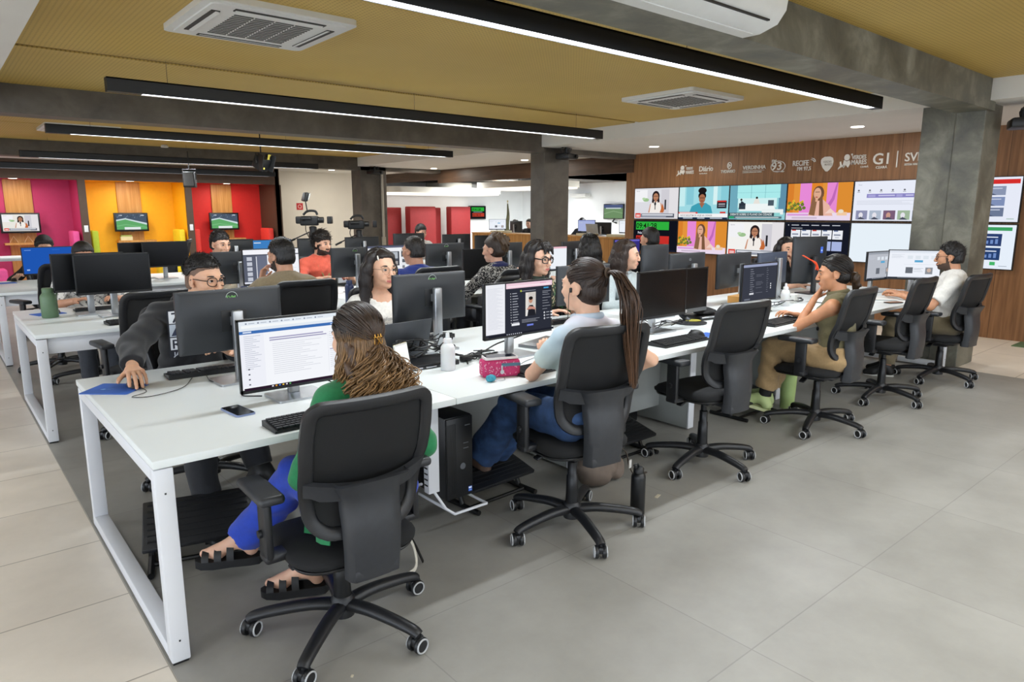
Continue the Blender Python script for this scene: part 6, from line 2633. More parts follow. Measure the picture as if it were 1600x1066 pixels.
# ================================================================ things on the front desk
KB = 'black computer keyboards'
make_keyboard('black keyboard in front of the woman in green', (.63, .085, DZ), .0, group=KB)
make_keyboard('black keyboard of the man in the dark hoodie', (.56, 1.185, DZ), PI - .06, group=KB)
make_keyboard('black keyboard behind the pink pencil case', (1.87, .165, DZ), .05, group=KB)
make_keyboard('black keyboard under the hand of the smiling woman', (1.82, 1.27, DZ), PI, group=KB)
make_keyboard('black keyboard of the woman in black-rimmed glasses', (3.05, 1.2, DZ), PI, group=KB)
make_keyboard('black keyboard at the empty third seat', (2.98, .17, DZ), .0, group=KB)
make_keyboard('black keyboard in front of the woman in olive', (4.16, .16, DZ), .05, group=KB)
make_keyboard('black keyboard of the woman resting her chin', (5.75, 1.15, DZ), PI - .1, group=KB)
make_keyboard('black keyboard on the second desk row beside the white box', (.66, 3.2, DZ), .1, group=KB)
make_keyboard('black keyboard in front of the person in the patterned white shirt', (.6, 4.12, DZ), PI, group=KB)
M_MP = mat('mousepad_blue', '#2f5fb8', .7, var=.06)


def mousepad(label, x, y, rz, w=.22, d=.18):
 a = MB()
 a.prism(rrect(w, d, .008), 0, .003)
 o = a.build('mousepad', M_MP)
 o.location = (x, y, DZ)
 o.rotation_euler = (0, 0, rz)
 tag(o, label, 'mouse pad', 'blue mouse pads')
 picture('print', [('p', [(.2, .5), (.3, .7), (.42, .6), (.36, .45)], '#7fb2e6'), ('r', .45, .5, .6, .56, '#5f95d8'), ('r', .45, .62, .7, .66, '#5f95d8')], .12, .08, o, M_PRINT, (-.02, -.02, .0032))
 o.children[0].rotation_euler = (-PI / 2, 0, 0)


mousepad('blue mouse pad at the left desk end under the resting hand', .105, 1.115, -.72, .215, .185)
make_mouse('black mouse under the hand of the man in the dark hoodie', (.185, 1.1, DZ + .003), PI + .1)
mousepad('blue mouse pad at the empty third seat', 3.3, .17, .1)
make_mouse('black mouse at the right end of the third-seat keyboard', (3.25, .24, DZ + .003), .3)
mousepad('blue mouse pad beside the green bottle on the second row', .2, 4.08, .3, .2, .17)
make_mouse('black mouse next to the green bottle on the second row', (.25, 4.1, DZ + .003), .2)
make_mouse('black mouse in front of the papers, right of the woman in olive', (5.35, .2, DZ), .2)
make_mouse('black mouse left of the papers at the far end', (4.5, .2, DZ), -.2)
mousepad('blue mouse pad at the far left of the third row', .16, 7.2, .1, .2, .17)
make_mouse('black mouse at the far left of the third row', (.26, 7.42, DZ), PI)

t = thing('smartphone', 'smartphone lying face up beside the foot of the large bright monitor', 'phone', (.405, .395, DZ), .1)
a = MB()
a.prism(rrect(.075, .16, .01), 0, .0075)
a.build('body', mat('phone_blue', '#8a98bf', .35, .3), t, 40)
a = MB()
a.prism(rrect(.07, .155, .009), .0076, .0082)
a.build('screen', mat('phone_glass', '#15171b', .12), t)

WB = mat('white_plastic', '#e4e6e8', .4, var=.02, sss=.1)
bottle('squeeze_bottle', 'white squeeze bottle standing between the two bright monitors', (1.475, .47, DZ), [(.003, 0), (.034, 0), (.037, .004), (.037, .1), (.035, .118), (.027, .132), (.02, .138), (.003, .139)], WB,
       [(.003, .137), (.021, .137), (.021, .158), (.019, .162), (.011, .163), (.009, .19), (.003, .192)], WB)
bottle('squeeze_bottle', 'white squeeze bottle behind the raised hand of the woman in olive', (5.05, .62, DZ), [(.003, 0), (.034, 0), (.037, .004), (.037, .1), (.035, .118), (.027, .132), (.02, .138), (.003, .139)], WB,
       [(.003, .137), (.021, .137), (.021, .158), (.019, .162), (.011, .163), (.009, .19), (.003, .192)], WB)

# pencil case with a phone on top
t = thing('pencil_case', 'pink speckled pencil case with a blue zipped pocket', 'pencil case', (1.595, .205, DZ), -.42)
a = MB()
a.box((0, 0, .043), (.19, .085, .086), bev=.016, seg=3)
a.build('body', mat('case_pink', '#c4356b', .75, var=.12, scale=90), t, 50)
a = MB()
for k in range(46):
 px_, pz_ = RNG.uniform(-.085, .085), RNG.uniform(.012, .076)
 a.box((px_, -.0428, pz_), (.0075, .0014, .0022), rot=Euler((0, RNG.uniform(0, 3), 0)))
for k in range(22):
 py_, pz_ = RNG.uniform(-.033, .033), RNG.uniform(.012, .076)
 a.box((-.0953, py_, pz_), (.0014, .007, .0022), rot=Euler((RNG.uniform(0, 3), 0, 0)))
a.build('speckles', mat('speckle', '#e3b9c8', .7), t)
a = MB()
a.box((.045, -.044, .062), (.095, .005, .016), bev=.002)
a.build('zipped_pocket', mat('zip_blue', '#4f7488', .7), t)
a = MB()
a.box((.0, -.047, .045), (.008, .003, .03), bev=.001)
a.lathe([(.004, -.002), (.01, -.002), (.01, .002), (.004, .002)], (.0, -.047, .028), 14, axis='Y')
a.build('zip_pull', M_SILV, t)
a = MB()
a.box((0, 0, .0862), (.17, .004, .002))
a.build('zip', mat('zip_white', '#d8cfd2', .6), t)
t = thing('smartphone', 'smartphone in a white case lying on the pink pencil case', 'phone', (1.595, .205, DZ + .0875), -.36)
a = MB()
a.prism(rrect(.165, .078, .01), 0, .011)
a.build('case', mat('phone_white', '#e2dadb', .4), t, 40)
a = MB()
a.prism(rrect(.152, .068, .006), .0111, .0116)
a.build('screen', MATS['phone_glass'], t)
t = thing('key_ring', 'turquoise fluffy key ring with a thin chain beside the pink pencil case', 'key ring', (1.485, .135, DZ))
V, F = surf([el((0, 0, .017), (.026, .02, .017), None, .004)], .003, wrinkle(.0025, 500.))
mesh_obj('pompom', V, F, mat('pompom', '#3f93a8', .9, var=.3, scale=200), None, None, t, 179)
a = MB()
a.tube(bez([(.022, .0, .01), (.04, -.02, .003), (.07, -.02, .003), (.085, .005, .003)], 14), .0016, 5)
a.build('chain', M_SILV, t)

# notepad, papers, laptop, docks
t = thing('notepad', 'white spiral-topped notepad propped up behind the head of the woman in green', 'notepad', (1.245, .5, DZ), .45)
a = MB()
a.box((0, .015, .078), (.105, .012, .156), bev=.002, rot=Euler((-.18, 0, 0)))
a.build('sheets', mat('paper_white', '#ecebe8', .7, var=.02), t)
a = MB()
for k in range(9):
 a.tube([(-.045 + .0112 * k, .022, .148), (-.045 + .0112 * k, .024, .164), (-.045 + .0112 * k, .036, .166), (-.045 + .0112 * k, .038, .15)], .0012, 5)
a.build('spiral', M_BLACK, t)
a = MB()
a.box((0, .03, .145), (.105, .003, .022), rot=Euler((-.18, 0, 0)))
a.build('yellow_strip', mat('strip_yellow', '#d9c98a', .6), t)
t = thing('laptop', 'dark grey laptop lid standing open behind the notepad', 'laptop', (1.42, .82, DZ), PI + .1)
a = MB()
a.bx(-.16, .16, -.22, .0, .0, .016, bev=.004)
a.build('base', mat('laptop_grey', '#55585d', .35, .6), t)
a = MB()
a.box((0, .035, .115), (.32, .008, .21), bev=.003, rot=Euler((-.25, 0, 0)))
a.build('lid', MATS['laptop_grey'], t)
t = thing('laptop', 'closed silver laptop behind the ponytailed woman\'s arm', 'laptop', (2.33, .64, DZ), .32)
a = MB()
a.bx(-.17, .17, -.115, .115, .0, .011, bev=.004)
a.build('base', mat('laptop_silver', '#85888c', .3, .7), t)
a = MB()
a.bx(-.17, .17, -.115, .115, .0115, .018, bev=.003)
a.build('lid', MATS['laptop_silver'], t)
t = thing('laptop', 'closed black laptop below the tangle of cables beside the white bottle', 'laptop', (1.43, .655, DZ), -.05)
a = MB()
a.bx(-.17, .17, -.11, .11, .0, .018, bev=.004)
a.build('base', mat('laptop_black', '#16171a', .35), t)
a = MB()
a.bx(-.17, .17, -.11, .11, .0185, .026, bev=.003)
a.build('lid', MATS['laptop_black'], t)
a = MB()
for q in (-1, 0, 1):
 a.bx(q * .08 - .03, q * .08 + .03, -.1125, -.11, .006, .013)
a.build('ports', M_SILV, t)
t = thing('docking_station', 'black docking station behind the dark monitor pair', 'docking station', (3.98, .66, DZ), -.15)
a = MB()
a.bx(-.17, .17, -.1, .1, .0, .03, bev=.008)
a.build('body', M_MBEZ, t)
a = MB()
a.tube([(-.16, -.101, .02), (.16, -.101, .02), (.168, 0, .02)], .004, 6)
a.build('metal_rim', M_SILV, t)
t = thing('black_pouch', 'limp black cloth pouch on the docking station', 'pouch', (3.95, .66, DZ + .031), .2)
V, F = surf([el((0, 0, .018), (.12, .075, .02), None, .01), el((.04, .02, .026), (.06, .05, .016), None, .02)], .006, wrinkle(.003, 90.))
mesh_obj('cloth', V, F, mat('cloth_black', '#0d0d0f', .85), None, None, t, 179)
for x, y, w, d, rz, lb in ((5.75, .35, .3, .21, .3, 'white paper sheet nearest the woman in olive on the far papers heap'), (6.0, .42, .3, .21, -.2, 'white paper sheet in the middle of the far papers heap'), (6.2, .3, .3, .21, .6, 'white paper sheet nearest the man in white'), (5.6, .55, .3, .21, .1, 'white paper sheet at the back of the far papers heap')):
 papers('paper_sheet', lb, (x, y, DZ + .0005 + .0022 * (lb.__hash__() % 1) + .0023 * [5.75, 6.0, 6.2, 5.6].index(x)), w, d, rz)
t = thing('smartphone', 'dark smartphone lying near the hand of the man in white', 'phone', (5.95, .1, DZ), 1.2)
a = MB()
a.prism(rrect(.075, .155, .01), 0, .009)
a.build('body', MATS['phone_glass'], t, 40)
t = thing('white_box', 'small white cardboard box behind the dark monitor pair', 'box', (4.22, .56, DZ), .1)
a = MB()
a.bx(-.09, .09, -.05, .05, 0, .06, bev=.002)
a.build('carton', mat('carton', '#d9dad6', .6), t)
t = thing('white_box', 'white cube-shaped box beside the silver stand', 'box', (5.3, .7, DZ), .2)
a = MB()
a.bx(-.06, .06, -.05, .05, 0, .075, bev=.002)
a.build('carton', mat('carton', '#d9dad6', .6), t)
t = thing('wooden_riser', 'small wooden box under the monitor with the yellow sticker', 'riser', (4.75, .87, DZ), .1)
a = MB()
a.bx(-.11, .11, -.05, .05, .0, .02)
a.bx(-.11, .11, -.05, .05, .075, .09)
a.bx(-.11, -.095, -.05, .05, .02, .075)
a.bx(.095, .11, -.05, .05, .02, .075)
a.build('frame', M_OAK, t)
t = thing('desk_stand', 'round grey monitor foot with a green top beside the dark chat screen', 'stand', (4.62, .78, DZ))
a = MB()
a.lathe([(.01, 0), (.12, 0), (.12, .008), (.01, .01)], n=28)
a.build('foot', M_SILV, t, 40)
a = MB()
a.lathe([(.01, .0105), (.07, .0105), (.07, .0125), (.01, .0125)], n=28)
a.build('green_top', mat('green_felt', '#5f7a3a', .8), t)
t = thing('ribbon', 'bright orange ribbon hanging on the black monitor back', 'ribbon', (5.72, .82, .0), 0)
a = MB()
a.tube(bez([(-.03, .0, 1.13), (.05, -.03, 1.09), (.1, -.06, 1.06), (.12, -.08, .99)], 16), .016, 6, flat=.3)
a.tube(bez([(.08, -.04, 1.075), (.11, -.06, 1.04), (.09, -.07, 1.0)], 12), .014, 6, flat=.3)
a.build('band', mat('orange_ribbon', '#f0552a', .6), t, 60)

# cables
cable('mouse_cable', [(.19, 1.05, DZ + .012), (.2, .96, DZ + .004), (.13, .9, DZ + .004), (.2, .86, DZ + .004), (.34, .93, DZ + .004), (.43, 1.1, DZ + .004)], .0018, 'thin black mouse cable across the white desk at left')
cable('keyboard_cable', [(.5, 1.12, DZ + .004), (.48, .96, DZ + .004), (.56, .86, DZ + .004), (.64, .9, DZ + .004), (.6, .97, DZ + .01), (.68, 1.0, DZ + .004)], .0018, 'thin black keyboard cable left of the large bright monitor')
cable('monitor_cable', [(.72, .53, .86), (.8, .62, .82), (.62, .74, DZ + .006), (.5, .62, DZ + .006), (.56, .55, DZ + .006)], .003, 'black cable hanging behind the large bright monitor')
cable('monitor_cable', [(.74, .53, .85), (.86, .5, DZ + .03), (.95, .4, DZ + .004), (1.0, .46, DZ + .004), (1.1, .6, DZ + .004)], .003, 'black cable running right from the large bright monitor')
cable('monitor_cable', [(2.0, .56, .92), (2.1, .6, .84), (1.95, .66, .79), (1.8, .62, DZ + .02), (1.7, .6, DZ + .006), (1.62, .5, DZ + .006)], .004, 'thick black cable looping behind the pink-topped monitor')
cable('earphone_cable', [(2.0, .5, DZ + .004), (2.14, .46, DZ + .004), (1.9, .36, DZ + .004), (1.78, .3, DZ + .004), (1.86, .42, DZ + .02)], .0016, 'thin cable on the desk behind the pink pencil case')
t = thing('cable_tangle', 'tangle of black cables beside the white squeeze bottle', 'cables', (1.5, .74, DZ), 0)
for k in range(14):
 a = MB()
 c0 = [RNG.uniform(-.14, .14), RNG.uniform(-.05, .06), RNG.uniform(.03, .1)]
 pts = [c0]
 for j in range(6):
  c0 = [min(.16, max(-.16, c0[0] + RNG.uniform(-.12, .12))), min(.08, max(-.06, c0[1] + RNG.uniform(-.06, .06))), min(.12, max(.034, c0[2] + RNG.uniform(-.05, .05)))]
  pts.append(c0)
 a.tube(bez(pts, 36), .0032, 5)
 a.build('cable', M_CABLE, t, 60)
t = thing('cable_tangle', 'low tangle of black cables and plugs under the pink-topped monitor', 'cables', (1.76, .6, DZ), 0)
for k in range(9):
 a = MB()
 c0 = [RNG.uniform(-.12, .12), RNG.uniform(-.05, .05), .012]
 pts = [c0]
 for j in range(5):
  c0 = [min(.14, max(-.14, c0[0] + RNG.uniform(-.12, .12))), min(.07, max(-.06, c0[1] + RNG.uniform(-.06, .06))), RNG.uniform(.006, .035)]
  pts.append(c0)
 a.tube(bez(pts, 32), .0035, 5)
 a.build('cable', M_CABLE, t, 60)
a = MB()
a.box((-.1, -.03, .018), (.07, .035, .034), bev=.01)
a.build('plug', M_BLACK, t)
for x, y, lb in ((3.3, .62, 'thin loops of black cable behind the dark monitor pair'), (4.75, .6, 'loops of black cable under the dark chat screen'), (5.45, .72, 'black cables around the silver stand before the woman resting her chin'), (5.9, .5, 'black cables lying over the papers near the man in white'), (.8, 3.5, 'black cables on the second row near the white paper')):
 t = thing('cable_tangle', lb, 'cables', (x, y, DZ), 0)
 for k in range(5):
  a = MB()
  c0 = [RNG.uniform(-.2, .1), RNG.uniform(-.08, .05), .01]
  pts = [c0]
  for j in range(5):
   c0 = [c0[0] + RNG.uniform(-.05, .13), min(.1, max(-.1, c0[1] + RNG.uniform(-.08, .08))), RNG.uniform(.006, .06)]
   pts.append(c0)
  a.tube(bez(pts, 32), .003, 5)
  a.build('cable', M_CABLE, t, 60)

# second-row things
GB = mat('bottle_green', '#5f7a5c', .45, var=.08)
bottle('water_bottle', 'large green water bottle on the corner of the second desk row', (.19, 3.86, DZ), [(.003, 0), (.052, 0), (.056, .006), (.056, .15), (.053, .165), (.038, .185), (.036, .19), (.003, .191)], GB,
       [(.003, .189), (.038, .189), (.038, .215), (.034, .222), (.003, .223)], mat('cap_green', '#55704f', .45), ([(.034, 0, .2), (.052, 0, .215), (.058, 0, .19), (.052, 0, .16)], .006))
NB = mat('bottle_navy', '#26345c', .4)
PROF = [(.003, 0), (.036, 0), (.038, .005), (.038, .15), (.034, .165), (.026, .172), (.003, .173)]
CAPP = [(.003, .171), (.026, .171), (.026, .2), (.022, .206), (.003, .207)]
bottle('water_bottle', 'navy water bottle with a loop cap left of the bright editor screen', (1.42, 3.2, DZ), PROF, NB, CAPP, NB, ([(.024, 0, .18), (.04, 0, .2), (.046, 0, .17), (.04, 0, .15)], .005))
bottle('water_bottle', 'navy ribbed water bottle behind the smiling woman', (2.28, 3.1, DZ), PROF, NB, CAPP, NB)
for x, y, w, d, rz, lb in ((1.2, 3.25, .3, .22, .2, 'pile of paper beside the navy loop-cap bottle'), (.66, 3.42, .22, .16, .5, 'white folded paper near the keyboard on the second row')):
 papers('paper_pile', lb, (x, y, DZ), w, d, rz, '#dcdad0', .03 if x > 1 else .012)

# floor things near the front row
t = thing('tumbler', 'tall matte black drinking bottle standing on the floor by the second chair', 'bottle', (2.165, -.21, 0))
a = MB()
a.lathe([(.003, 0), (.034, 0), (.037, .004), (.037, .2), (.034, .214), (.024, .224), (.003, .225)], n=28)
a.build('body', mat('tumbler_black', '#0d0e10', .4), t, 40)
a = MB()
a.lathe([(.003, .224), (.027, .224), (.027, .246), (.022, .252), (.003, .253)], n=28)
a.build('lid', M_BLACK, t, 40)
a = MB()
a.tube(bez([(-.02, 0, .248), (-.036, 0, .27), (-.012, 0, .272), (.0, 0, .256)], 14), .005, 6)
a.build('carry_loop', M_BLACK, t, 60)
t = thing('backpack', 'grey-brown slouched backpack on the floor behind the second chair', 'backpack', (2.3, .2, 0), .3)
V, F = surf([el((0, 0, .11), (.16, .11, .115), None, .02), el((.05, -.02, .2), (.1, .08, .06), None, .05), el((.1, -.07, .08), (.06, .05, .07), None, .02)], .009, wrinkle(.006, 55.), (lambda X, Y, Z: -Z + .001 + 0 * X + 0 * Y,))
mesh_obj('bag', V, F, mat('bag_taupe', '#6d6056', .8, var=.15), None, None, t, 179)
a = MB()
a.tube(bez([(.12, -.06, .2), (.17, -.1, .16), (.19, -.12, .06), (.2, -.16, .012), (.3, -.18, .008)], 18), .009, 6, flat=.4)
a.tube(bez([(-.06, -.06, .22), (.0, -.08, .3), (.08, -.06, .24)], 12), .009, 6)
a.build('strap', mat('strap_taupe', '#4f463e', .8), t, 60)
a = MB()
a.box((.17, -.13, .09), (.03, .01, .05), bev=.006)
a.build('buckle', mat('buckle_white', '#d8d6d2', .5), t)
t = thing('waste_bin', 'slim pale green waste bin under the desk beside the woman in olive', 'bin', (4.6, .3, 0))
a = MB()
a.lathe([(.05, .002), (.052, .0), (.062, .27), (.067, .272), (.066, .275), (.058, .27), (.048, .01), (.003, .008)], n=28)
a.build('bucket', mat('bin_green', '#a8bf7a', .5), t, 40)
t = thing('shoulder_strap', 'black and white bag strap hanging under the chair in the foreground', 'strap', (.93, .12, 0))
a = MB()
a.tube(bez([(.0, 0, .2), (.06, -.05, .12), (.05, -.1, .03), (-.02, -.12, .012)], 18), .012, 6, flat=.3)
a.build('white_band', mat('band_white', '#cfcabd', .7), t, 60)
a = MB()
a.tube(bez([(.03, 0, .22), (.08, -.04, .1), (.11, -.06, .012)], 14), .014, 6, flat=.3)
a.build('black_band', M_CABLE, t, 60)
for x, y, rz, lb in ((2.42, -.14, .3, 'small cream paper scrap on the floor right of the black bottle'), (.45, -.42, .8, 'tiny white paper scrap on the floor near the front chair caster')):
 papers('paper_scrap', lb, (x, y, .0005), .05 if x > 1 else .012, .018 if x > 1 else .008, rz, '#cdc4ae', .002)

# ================================================================ video cameras on tripods
def video_camera(x, y, z, rz, label, light=True, side=1):
 t = thing('video_camera', label, 'video camera', (x, y, 0), rz)
 t.scale = (1.2, 1.2, 1.2)
 for k in range(3):
  th = 2 * PI * k / 3 + .4
  a = MB()
  a.tube([(.03 * math.cos(th), .03 * math.sin(th), z - .22), (.34 * math.cos(th), .34 * math.sin(th), .02)], [.022, .016], 8)
  a.tube([(.06 * math.cos(th + .2), .06 * math.sin(th + .2), z - .3), (.2 * math.cos(th + .2), .2 * math.sin(th + .2), z * .45)], .008, 6)
  a.build('tripod_leg', M_BLACK, t, 60)
 a = MB()
 a.lathe([(.02, z - .24), (.06, z - .22), (.06, z - .14), (.045, z - .1), (.05, z - .04), (.02, z - .03)], n=18)
 a.tube([(0, .02, z - .1), (.1 * side, .3, z - .22)], .009, 6)
 a.tube([(.09 * side, .27, z - .21), (.12 * side, .36, z - .25)], .015, 8)
 a.build('tripod_head', M_BLACK, t, 50)
 a = MB()
 a.box((0, .04, z + .04), (.11, .24, .13), bev=.018)
 a.box((0, .17, z + .05), (.09, .1, .1), bev=.015)
 a.tube(bez([(0, -.07, z + .12), (0, -.04, z + .17), (0, .06, z + .17), (0, .12, z + .12)], 14), .016, 8)
 a.build('camera_body', M_BLACK, t, 50)
 a = MB()
 a.lathe([(.02, -.05), (.04, -.05), (.044, .06), (.052, .1), (.05, .115), (.02, .1)], (0, -.1, z + .05), 20, axis='Y')
 a.build('lens', M_BLACK, t, 50)
 a = MB()
 a.box((0, -.235, z + .05), (.13, .06, .1), bev=.01)
 a.build('lens_hood', M_BLACK, t)
 a = MB()
 a.cyl((-.08, .0, z + .07), (-.08, .1, z + .07), .022)
 a.cyl((-.08, .1, z + .07), (-.08, .13, z + .07), .03)
 a.build('viewfinder', M_BLACK, t)
 if light:
  a = MB()
  a.tube([(0, .06, z + .15), (0, .08, z + .3)], .008, 6)
  a.box((0, .08, z + .36), (.16, .05, .12), bev=.012, rot=Euler((.3, 0, .5)))
  li = a.build('camera_light', M_BLACK, t)
  a = MB()
  a.box((0, .045, z + .365), (.13, .02, .1), bev=.03, rot=Euler((.3, 0, .5)))
  a.build('diffuser', mat('diffuser_white', '#d5d5cf', .6), li)
 a = MB()
 a.tube(bez([(.06, .1, z + .02), (.12, .12, z - .1), (.08, .05, z - .25), (.03, .02, z - .4)], 16), .006, 6)
 a.build('cable', M_CABLE, t, 60)


video_camera(4.45, 8.6, 1.11, .95, 'black video camera with a round-edged lamp on a tripod')
video_camera(5.55, 9.1, 1.04, 1.2, 'black video camera without a lamp on a tripod by the rear column', False, -1)

# ================================================================ far room
for x, y, w, lb, it in ( (11.9, 12.2, .5, 'dark far monitor left of the far pair of heads', None), (11.9, 11.2, .45, 'dark far monitor right of the far pair of heads', None),
      (12.0, 10.75, .5, 'pale blue far screen left of the middle column', page('#b9d0ea', '#9ab8dc')), (12.1, 9.7, .5, 'purple-blue far screen right of the middle column', page('#a9b3dd', '#8d98cc', False)), (11.9, 9.0, .5, 'dark far monitor in front of the lone far head', None),
      (12.1, 8.35, .5, 'dark-framed bright far screen right of the lone far head', page()), (11.9, 7.75, .5, 'dark far monitor near the right end of the counter', None), (11.9, 7.1, .6, 'dark far monitor at the right end of the counter', None)):
 make_monitor(lb, (x, y, .85), PI / 2 if it is None else -PI / 2 + .2, w=w, h=.3, z0=.98 if it is None else 1.03, items=it or page(), logo=None, group='monitors in the far room')
t = thing('laptop', 'pale grey laptop lid on the far counter', 'laptop', (11.1, 8.55, 1.0055), PI / 2)
a = MB()
a.bx(-.18, .18, -.24, .0, .0, .016)
a.build('base', MATS['laptop_silver'], t)
a = MB()
a.box((0, .04, .13), (.36, .008, .25), bev=.003, rot=Euler((-.2, 0, 0)))
a.build('lid', mat('laptop_pale', '#b4b7b4', .5), t)
t = thing('far_desk', 'long white desk behind the wood counter in the far room', 'desk', (12.3, 9.6, 0))
a = MB()
a.bx(-.7, -.03, -3.0, 3.0, .82, .85)
a.build('desktop', M_DESK, t)
for q in (-2.8, 2.8):
 a = MB()
 a.bx(-.68, -.05, q - .03, q + .03, 0, .819)
 a.build('end_panel', M_DESKM, t)
t = desk('white desk below the far wall clock', 12.6, 13.8, 14.2, 15.0, None, leg0=(.02,), leg1=(1.1,), panel=False)
make_monitor('small white-screened monitor below the far wall clock', (13.2, 14.6, .7405), -.4, w=.55, h=.32, z0=.98, items=page(), logo=None, group='monitors in the far room')
# ================================================================ people
def cloth(name, col, rough=.85, var=.08, scale=60, **k):
 return mat('cloth_' + name, col, rough, var=var, scale=scale, bump=.25, bscale=500, sheen=.15, **k)


M_STRAND = mat('hair_strand', vcol=True, rough=.42, var=.12, scale=40, spec=.45)
M_GLASS_B = mat('glasses_black', '#0e0e10', .25)
M_GLASS_W = mat('glasses_wire', '#b9a58e', .25, .8)
SOLE_B = mat('sole_black', '#111214', .6)
SOLE_W = mat('sole_white', '#c9c9c4', .6)


def long_hair(p, length=.3, width=1., front_gap=.06, back=.0, vox=.007, amp=.0018, part=True):
 """Long loose hair: cap, side curtains and a fall down the back."""
 L_ = length
 w = width
 ex = []
 for q in (1, -1):
  ex += tress(p, [(q * .03, -.005, .112), (q * .068, -.005, .075), (q * .083 * w, -.012, .0), (q * .088 * w, -.02, -.07), (q * .092 * w, -.022, -.07 - L_ * .5), (q * .085 * w, -.02, -.05 - L_)], [.022, .028, .03, .034, .034, .018], .03)
 ex += tress(p, [(0, -.09, .03), (0, -.095, -.06), (.0, -.085 - back, -.06 - L_ * .5), (0, -.075 - back, -.06 - L_)], [.05, .056, .055, .03], .04)
 ex += tress(p, [(.045, -.075, .0), (.05, -.075, -.08), (.055, -.065 - back, -.06 - L_)], [.05, .045, .026], .04)
 ex += tress(p, [(-.045, -.075, .0), (-.05, -.075, -.08), (-.055, -.065 - back, -.06 - L_)], [.05, .045, .026], .04)
 p.cap(th=.011, front=(.076, .1), side=(.03, .0), nape=-.5, vox=max(.005, p.head_vox), top=.004)
 # the curtain is a second mass joined to the cap so that the face stays open
 H, R, s = p.H, p.R, p.s

 def cut(X, Y, Z):
  x, y, z = X - H[0], Y - H[1], Z - H[2]
  lx = (x * R[0, 0] + y * R[1, 0] + z * R[2, 0]) / s
  ly = (x * R[0, 1] + y * R[1, 1] + z * R[2, 1]) / s
  lz = (x * R[0, 2] + y * R[1, 2] + z * R[2, 2]) / s
  d = np.minimum(front_gap - np.abs(lx), np.minimum(ly - .01, .085 - lz))
  return d * s
 p.lock(ex, vox, amp, 'hair_length', cuts=(cut,))


# ---------------------------------------------------------------- woman in green, foreground
p = Person('woman in a green cardigan and blue trousers, seen from behind, in the foreground chair', (.68, -.17, 0), .03, True, '#d9ab90', '#1d1510', .94, lean=.03, nod=.12, turn=.12, hip=.5,
           wr=(.1, .2, .63), wl=(-.1, .19, .62), pole_r=(.7, -.5, -.6), pole_l=(-.7, -.5, -.6), hand_r=dict(curl=.5, n=(0, 0, -1)), hand_l=dict(curl=.5, n=(0, 0, -1)),
           knees=[(.07, .4, .53), (-.12, .36, .5)], feet=[((-.11, .33, .115), (-.75, .55, -.05)), ((-.25, .64, .17), (-.85, .5, .0))], vox=.007, head_vox=.0034)
p.body()
GC = cloth('green', '#1f7a4a')
BL = cloth('cobalt', '#1c3fb0')
p.shirt(GC, 1.85, t=.013, amp=.003, name='cardigan', collar=GC)
# cardigan tail hanging over the seat edge
g = []
for i in range(10):
 f = i / 9
 g.append([Vector((-.215 - .02 * f + .012 * math.sin(k * 1.7 + f * 2), -.09 + .03 * k - .01 * f, .66 - .25 * f)) for k in range(6)])
m = MB()
m.sheet(g, .006)
m.build('cardigan_tail', GC, p.root, 60)
p.trousers(BL, t=.02, amp=.006, length=.93, flare=.014)
SANDAL = mat('sandal_black', '#121214', .5)
for q in (1, -1):
 hj, K, A, td = p.leg[q]
 dn = _v((0, 0, -1)) - td * (-td[2])
 dn /= np.linalg.norm(dn)
 sd = np.cross(td, -dn)
 m = MB()
 out = [(-.07, .0), (-.062, .028), (-.02, .036), (.06, .042), (.13, .048), (.18, .036), (.2, .008), (.195, -.014), (.17, -.036), (.12, -.043), (.05, -.034), (-.02, -.033), (-.06, -.026)]
 c0 = A + dn * .075
 n = len(out)
 m.add([c0 + td * u + sd * w for u, w in out] + [c0 + td * u + sd * w + dn * .034 for u, w in out], [tuple(range(n)), tuple(reversed(range(n, 2 * n)))] + [(i, n + i, n + (i + 1) % n, (i + 1) % n) for i in range(n)])
 so = m.build('sandal_sole', SANDAL, p.root, 50)
 for off, hgt, wd in ((.15, .034, .042), (.1, .05, .043), (.05, .066, .043)):
  m = MB()
  arc = [PI * i / 12 for i in range(13)]
  m.sheet([[c0 + td * (off + w) + sd * (wd * math.cos(q_)) - dn * (hgt * math.sin(q_) + .002) for q_ in arc] for w in (-.014, -.005, .005, .014)], .004)
  m.build('sandal_strap', SANDAL, so, 60)
 m = MB()
 m.tube([A + sd * (.04 * math.cos(a)) + td * (.042 * math.sin(a)) - dn * .0 for a in [2 * PI * i / 16 for i in range(16)]], .008, 6, closed=True, flat=.5)
 m.build('ankle_strap', SANDAL, so, 60)
 m = MB()
 m.box(tuple(c0 + td * .075 + sd * .044 - dn * .03), (.016, .016, .02), bev=.003)
 m.build('buckle', M_SILV, so)
p.cap(th=.012, front=(.086, .09), side=(.035, .0), nape=-.09, vox=.004, amp=.001)
p.hairobj.name = 'hair'
# pulled-back strands that run to the clasp, then curls to the shoulder blades
CL = np.array([.004, -.118, -.012])
RAD = np.array([.0735, .094, .083]) * 1.14
CEN = np.array([0, -.016, .036])


def scalp(d, k=1.):
 d = d / np.linalg.norm(d)
 return CEN + d * RAD * k


